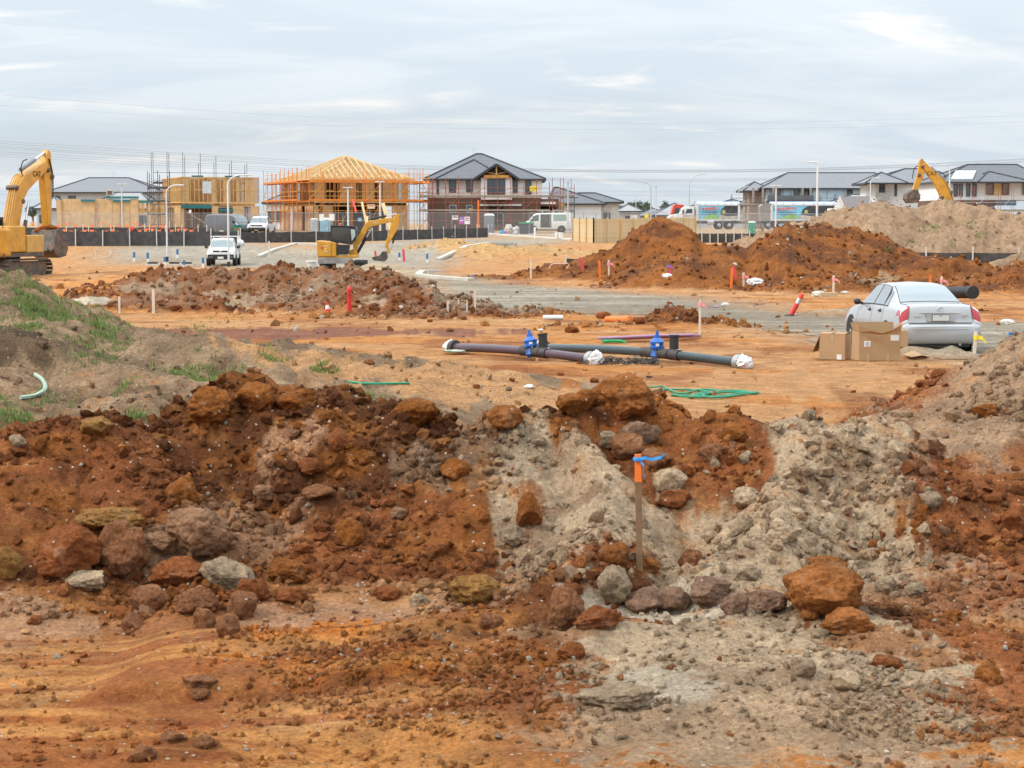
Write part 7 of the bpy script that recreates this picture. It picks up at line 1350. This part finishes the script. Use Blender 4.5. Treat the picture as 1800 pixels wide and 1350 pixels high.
a, b = W(620, 351, 197), W(626, 373, 196); tag(MB().bar((0, 0, 0), a-b, .2, .05, (0, 1, 0)).build('red_board', M_RED, loc=b), 'red board hanging on the orange scaffold', 'board')
p = at(391, 143); tag(MB().box((0, 0, .5), (.30, .3, 1.15)).build('concrete_post', M_CONC, loc=p, bevel=.03), 'squat grey concrete post at the end of the silt fence', 'post')
for i in range(9): p = at(363+i*2.9, 149); tag(MB().box((0, 0, .25), (.085, .08, .62)).build('white_peg', M_WHITE, loc=p), 'white peg in a short row behind the utility truck', 'peg', 'row of white pegs behind the utility truck')
# orange bunting
def bunting(u0, u1, D, h, n, label, seed):
    a, b = at(u0, D), at(u1, D); o = a.copy(); t = thing('safety_bunting', label, 'bunting', o); rr = random.Random(seed); k = 4
    for i in range(k+1): q = a.lerp(b, i/k); q = Vector((q.x, q.y, gz(q.x, q.y)))-o; MB().bar(q, q+Vector((0, 0, h+.15)), .06).build('bunting_post', M_PALE, t)
    pts = []
    for i in range(n+1): q = a.lerp(b, i/n); f = (i/n*k) % 1; pts.append(Vector((q.x, q.y, gz(q.x, q.y)+h-.35*math.sin(math.pi*f)))-o)
    MB().tube(pts, .012, 4).build('bunting_string', M_ORNG, t)
    for q in pts[:-1]: w = rr.uniform(.16, .24); z = rr.uniform(.25, .36); MB().add([q+Vector((-w, -.02, 0)), q+Vector((w, -.02, 0)), q+Vector((rr.uniform(-.08, .08), -.05, -z)), q+Vector((0, .02, 0))], [(0, 2, 1), (0, 3, 2), (3, 1, 2)]).build('flag', mat('bunting_orange', (.80, .20, .07), .6), t)
bunting(80, 236, 163, .95, 13, 'orange flag bunting strung before the plywood-clad frame', 1); bunting(236, 350, 163, 1.1, 10, 'orange flag bunting strung towards the dark van', 2); bunting(60, 300, 176, 1.25, 16, 'orange flag bunting strung along the mesh fence', 3)
p = at(228, 162); tag(MB().tube([(0, 0, 0), (.25, 0, 1.0)], .11, 10).build('red_bollard', M_RED, loc=p, smooth=True), 'leaning red bollard below the orange bunting', 'bollard')
# pavement strip, buckets and pegs beyond the sand heaps
def strip(name, pts, D_of, w, label):
    P = [at(u, D) for u, D in pts]; o = P[0].copy(); b = MB()
    for i in range(len(P)-1): b.bar(P[i]-o+Vector((0, 0, .05)), P[i+1]-o+Vector((0, 0, .05)), w, .16)
    tag(b.build(name, M_CONC, loc=o, bevel=.02), label, 'kerb')
strip('kerb', [(856, 186), (880, 180), (930, 172), (1006, 160)], None, .4, 'pale kerb running from the bulk bags to the paling fence')
for u, v, D in [(979, 413, 163), (986, 413, 162.5)]: p = at(u, D); t = thing('plastic_bucket', 'white plastic bucket standing on the kerb by the paling fence', 'bucket', p, 0, 'white buckets by the paling fence'); MB().lathe([(.15, .12), (.19, .56)], 12).build('bucket_body', M_WHITE, t, True); MB().lathe([(.20, .56), (.20, .60)], 12).build('bucket_lid', M_WHITE, t, True)
p = at(940, 168); tag(MB().tube([(0, 0, 0), (0, 0, .95)], .09, 10).build('white_post', M_WHITE, loc=p), 'short thick white post on the pale kerb', 'post')
p = at(548, 122); t = thing('pit_lid', 'round white pit riser on the small brown island', 'pit', p); MB().lathe([(.28, 0), (.28, .3)], 14).build('riser', M_CONC, t, True); MB().lathe([(.34, .3), (.34, .38)], 14).build('lid', M_WHITE, t, True)
for u in (270, 330, 308): p = at(u, 127); t = thing('drain_pit', 'dark open drain pit with concrete rim beside the blue markers', 'pit', p, 0, 'open drain pits by the blue markers'); MB().box((0, 0, .03), (.9, .7, .1)).build('pit_rim', M_CONC, t, bevel=.02); MB().box((0, -.1, .12), (.62, .4, .16)).build('pit_grate', M_BLK, t)

# ================================================================ grass
def grass(name, label, patches_, n, hmin, hmax, lo):
    V, Fc, C = [], [], []; rg = np.random.default_rng(5)
    for (u, v, wu, wv, k) in patches_:
        m = int(n*k); us = rg.normal(u, wu/2, m); vs_ = rg.normal(v, wv/2, m)
        a = G(u, v+wv*.5, lo); b = G(u, max(v-wv*.5, 400), lo); sx = a.y/F
        X = (rg.normal(0, .42, m)*wu)*sx+(a.x+b.x)/2; Y = rg.normal(0, .42, m)*max(b.y-a.y, .3)+(a.y+b.y)/2; Hh = terrain(X, Y)[0]
        keep = fbm(X*2.2, Y*2.2, 3, 404) > -.12
        for x, y, z in zip(X[keep], Y[keep], Hh[keep]):
            for _ in range(5):
                an = rg.uniform(0, 6.28); h = rg.uniform(hmin, hmax); w = .005*y/26+.003; dx, dy = math.cos(an), math.sin(an); l = rg.uniform(.15, .6)*h; i = len(V); ox, oy = rg.normal(0, .03, 2)
                V += [(x+ox-dy*w, y+oy+dx*w, z-.02), (x+ox+dy*w, y+oy-dx*w, z-.02), (x+ox+dx*l*.5, y+oy+dy*l*.5, z+h*.7), (x+ox+dx*l, y+oy+dy*l, z+h)]; Fc += [(i, i+1, i+2), (i+1, i+3, i+2)]
                g = np.array([.115, .19, .042])*rg.uniform(.6, 1.4)+np.array([.14, .08, .03])*rg.random()**2; C += [g]*4
    m, N, L_, b = _nodes('grass_blade'); at_ = N.new('ShaderNodeAttribute'); at_.attribute_name = 'col'; L_.new(at_.outputs['Color'], b.inputs['Base Color']); b.inputs['Roughness'].default_value = .7
    o = np_mesh(name, np.array(V), np.array(Fc), m, np.array(C), smooth=False); o['kind'] = 'stuff'; tag(o, label, 'grass')
grass('grass', 'short green grass tufts on the grey topsoil mound', [(30, 520, 90, 50, 1.3), (90, 560, 120, 40, 1.3), (20, 570, 80, 20, 1.0), (150, 560, 110, 40, 1.0), (230, 578, 110, 16, 1.4), (190, 590, 60, 16, .6), (60, 545, 30, 16, .4), (375, 662, 90, 12, 1.2), (330, 660, 60, 10, .6), (555, 648, 40, 6, .4), (160, 625, 40, 10, .3), (220, 680, 14, 12, .2), (60, 725, 70, 30, .7), (15, 735, 40, 20, .3), (230, 745, 24, 12, .5), (340, 622, 30, 10, .2), (10, 700, 30, 10, .2), (640, 705, 50, 8, .3), (480, 630, 30, 8, .2), (120, 590, 160, 16, .5)], 330, .025, .085, 20)
grass('grass', 'scattered grass tufts on the distant grey-brown stockpile', [(1645, 394, 16, 6, .3), (1622, 400, 14, 6, .2), (1605, 423, 14, 8, .3), (1677, 430, 16, 6, .3), (1700, 391, 10, 5, .2), (1708, 400, 14, 6, .25), (1725, 412, 20, 5, .25), (1590, 435, 14, 5, .2), (1655, 433, 40, 5, .3), (1770, 452, 90, 10, 1.4), (1730, 455, 50, 10, .5), (1560, 436, 20, 5, .2), (890, 436, 10, 4, .2), (950, 431, 14, 3, .2)], 70, .05, .16, 86)

# ================================================================ distant trees
def far_tree(u, v, D, w, label, seed):
    rg = np.random.default_rng(seed); p = at(u, D); h = CAMH+(392-v)*D/F-p.z; k = D/F; t = thing('gum_tree', label, 'tree', p, 0, 'distant gum trees'); b = MB(); b.tube([(0, 0, 0), (.2, 0, h*.4), (0, 0, h*.8)], [.35, .25, .1], 7)
    for j in range(5): a = rg.uniform(0, 6.3); b.tube([(0, 0, h*.4), (math.cos(a)*w*k*.3, math.sin(a)*w*k*.3, h*rg.uniform(.6, .85))], [.14, .05], 5)
    b.build('trunk', M_WOODD, t); V, Fc = [], []
    cl = [(rg.normal(0, w*k*.24), rg.normal(0, w*k*.24), h*rg.uniform(.62, .95)) for _ in range(12)]
    for c in cl:
        for _ in range(70):
            q = np.array(c)+rg.normal(0, 1, 3)*np.array([w*k*.11, w*k*.11, h*.05]); e = rg.normal(0, .32, (3, 3)); i = len(V); V += [tuple(q+e[0]), tuple(q+e[1]), tuple(q+e[2])]; Fc.append((i, i+1, i+2))
    MB().add(V, Fc).build('crown', mat('hazed_gum_leaves', (.13, .16, .125), .8, var=.3), t)  # gum grey-green, lightened so distance haze is painted into the leaf colour
for i, (u, v, D, w) in enumerate([(1112, 359, 520, 14), (1124, 357, 540, 16), (1136, 358, 530, 13), (1170, 357, 560, 13), (1466, 386, 520, 10), (60, 366, 540, 18), (1087, 362, 560, 12)]): far_tree(u, v, D, w, 'distant hazy gum tree on the skyline between the roofs', 60+i)
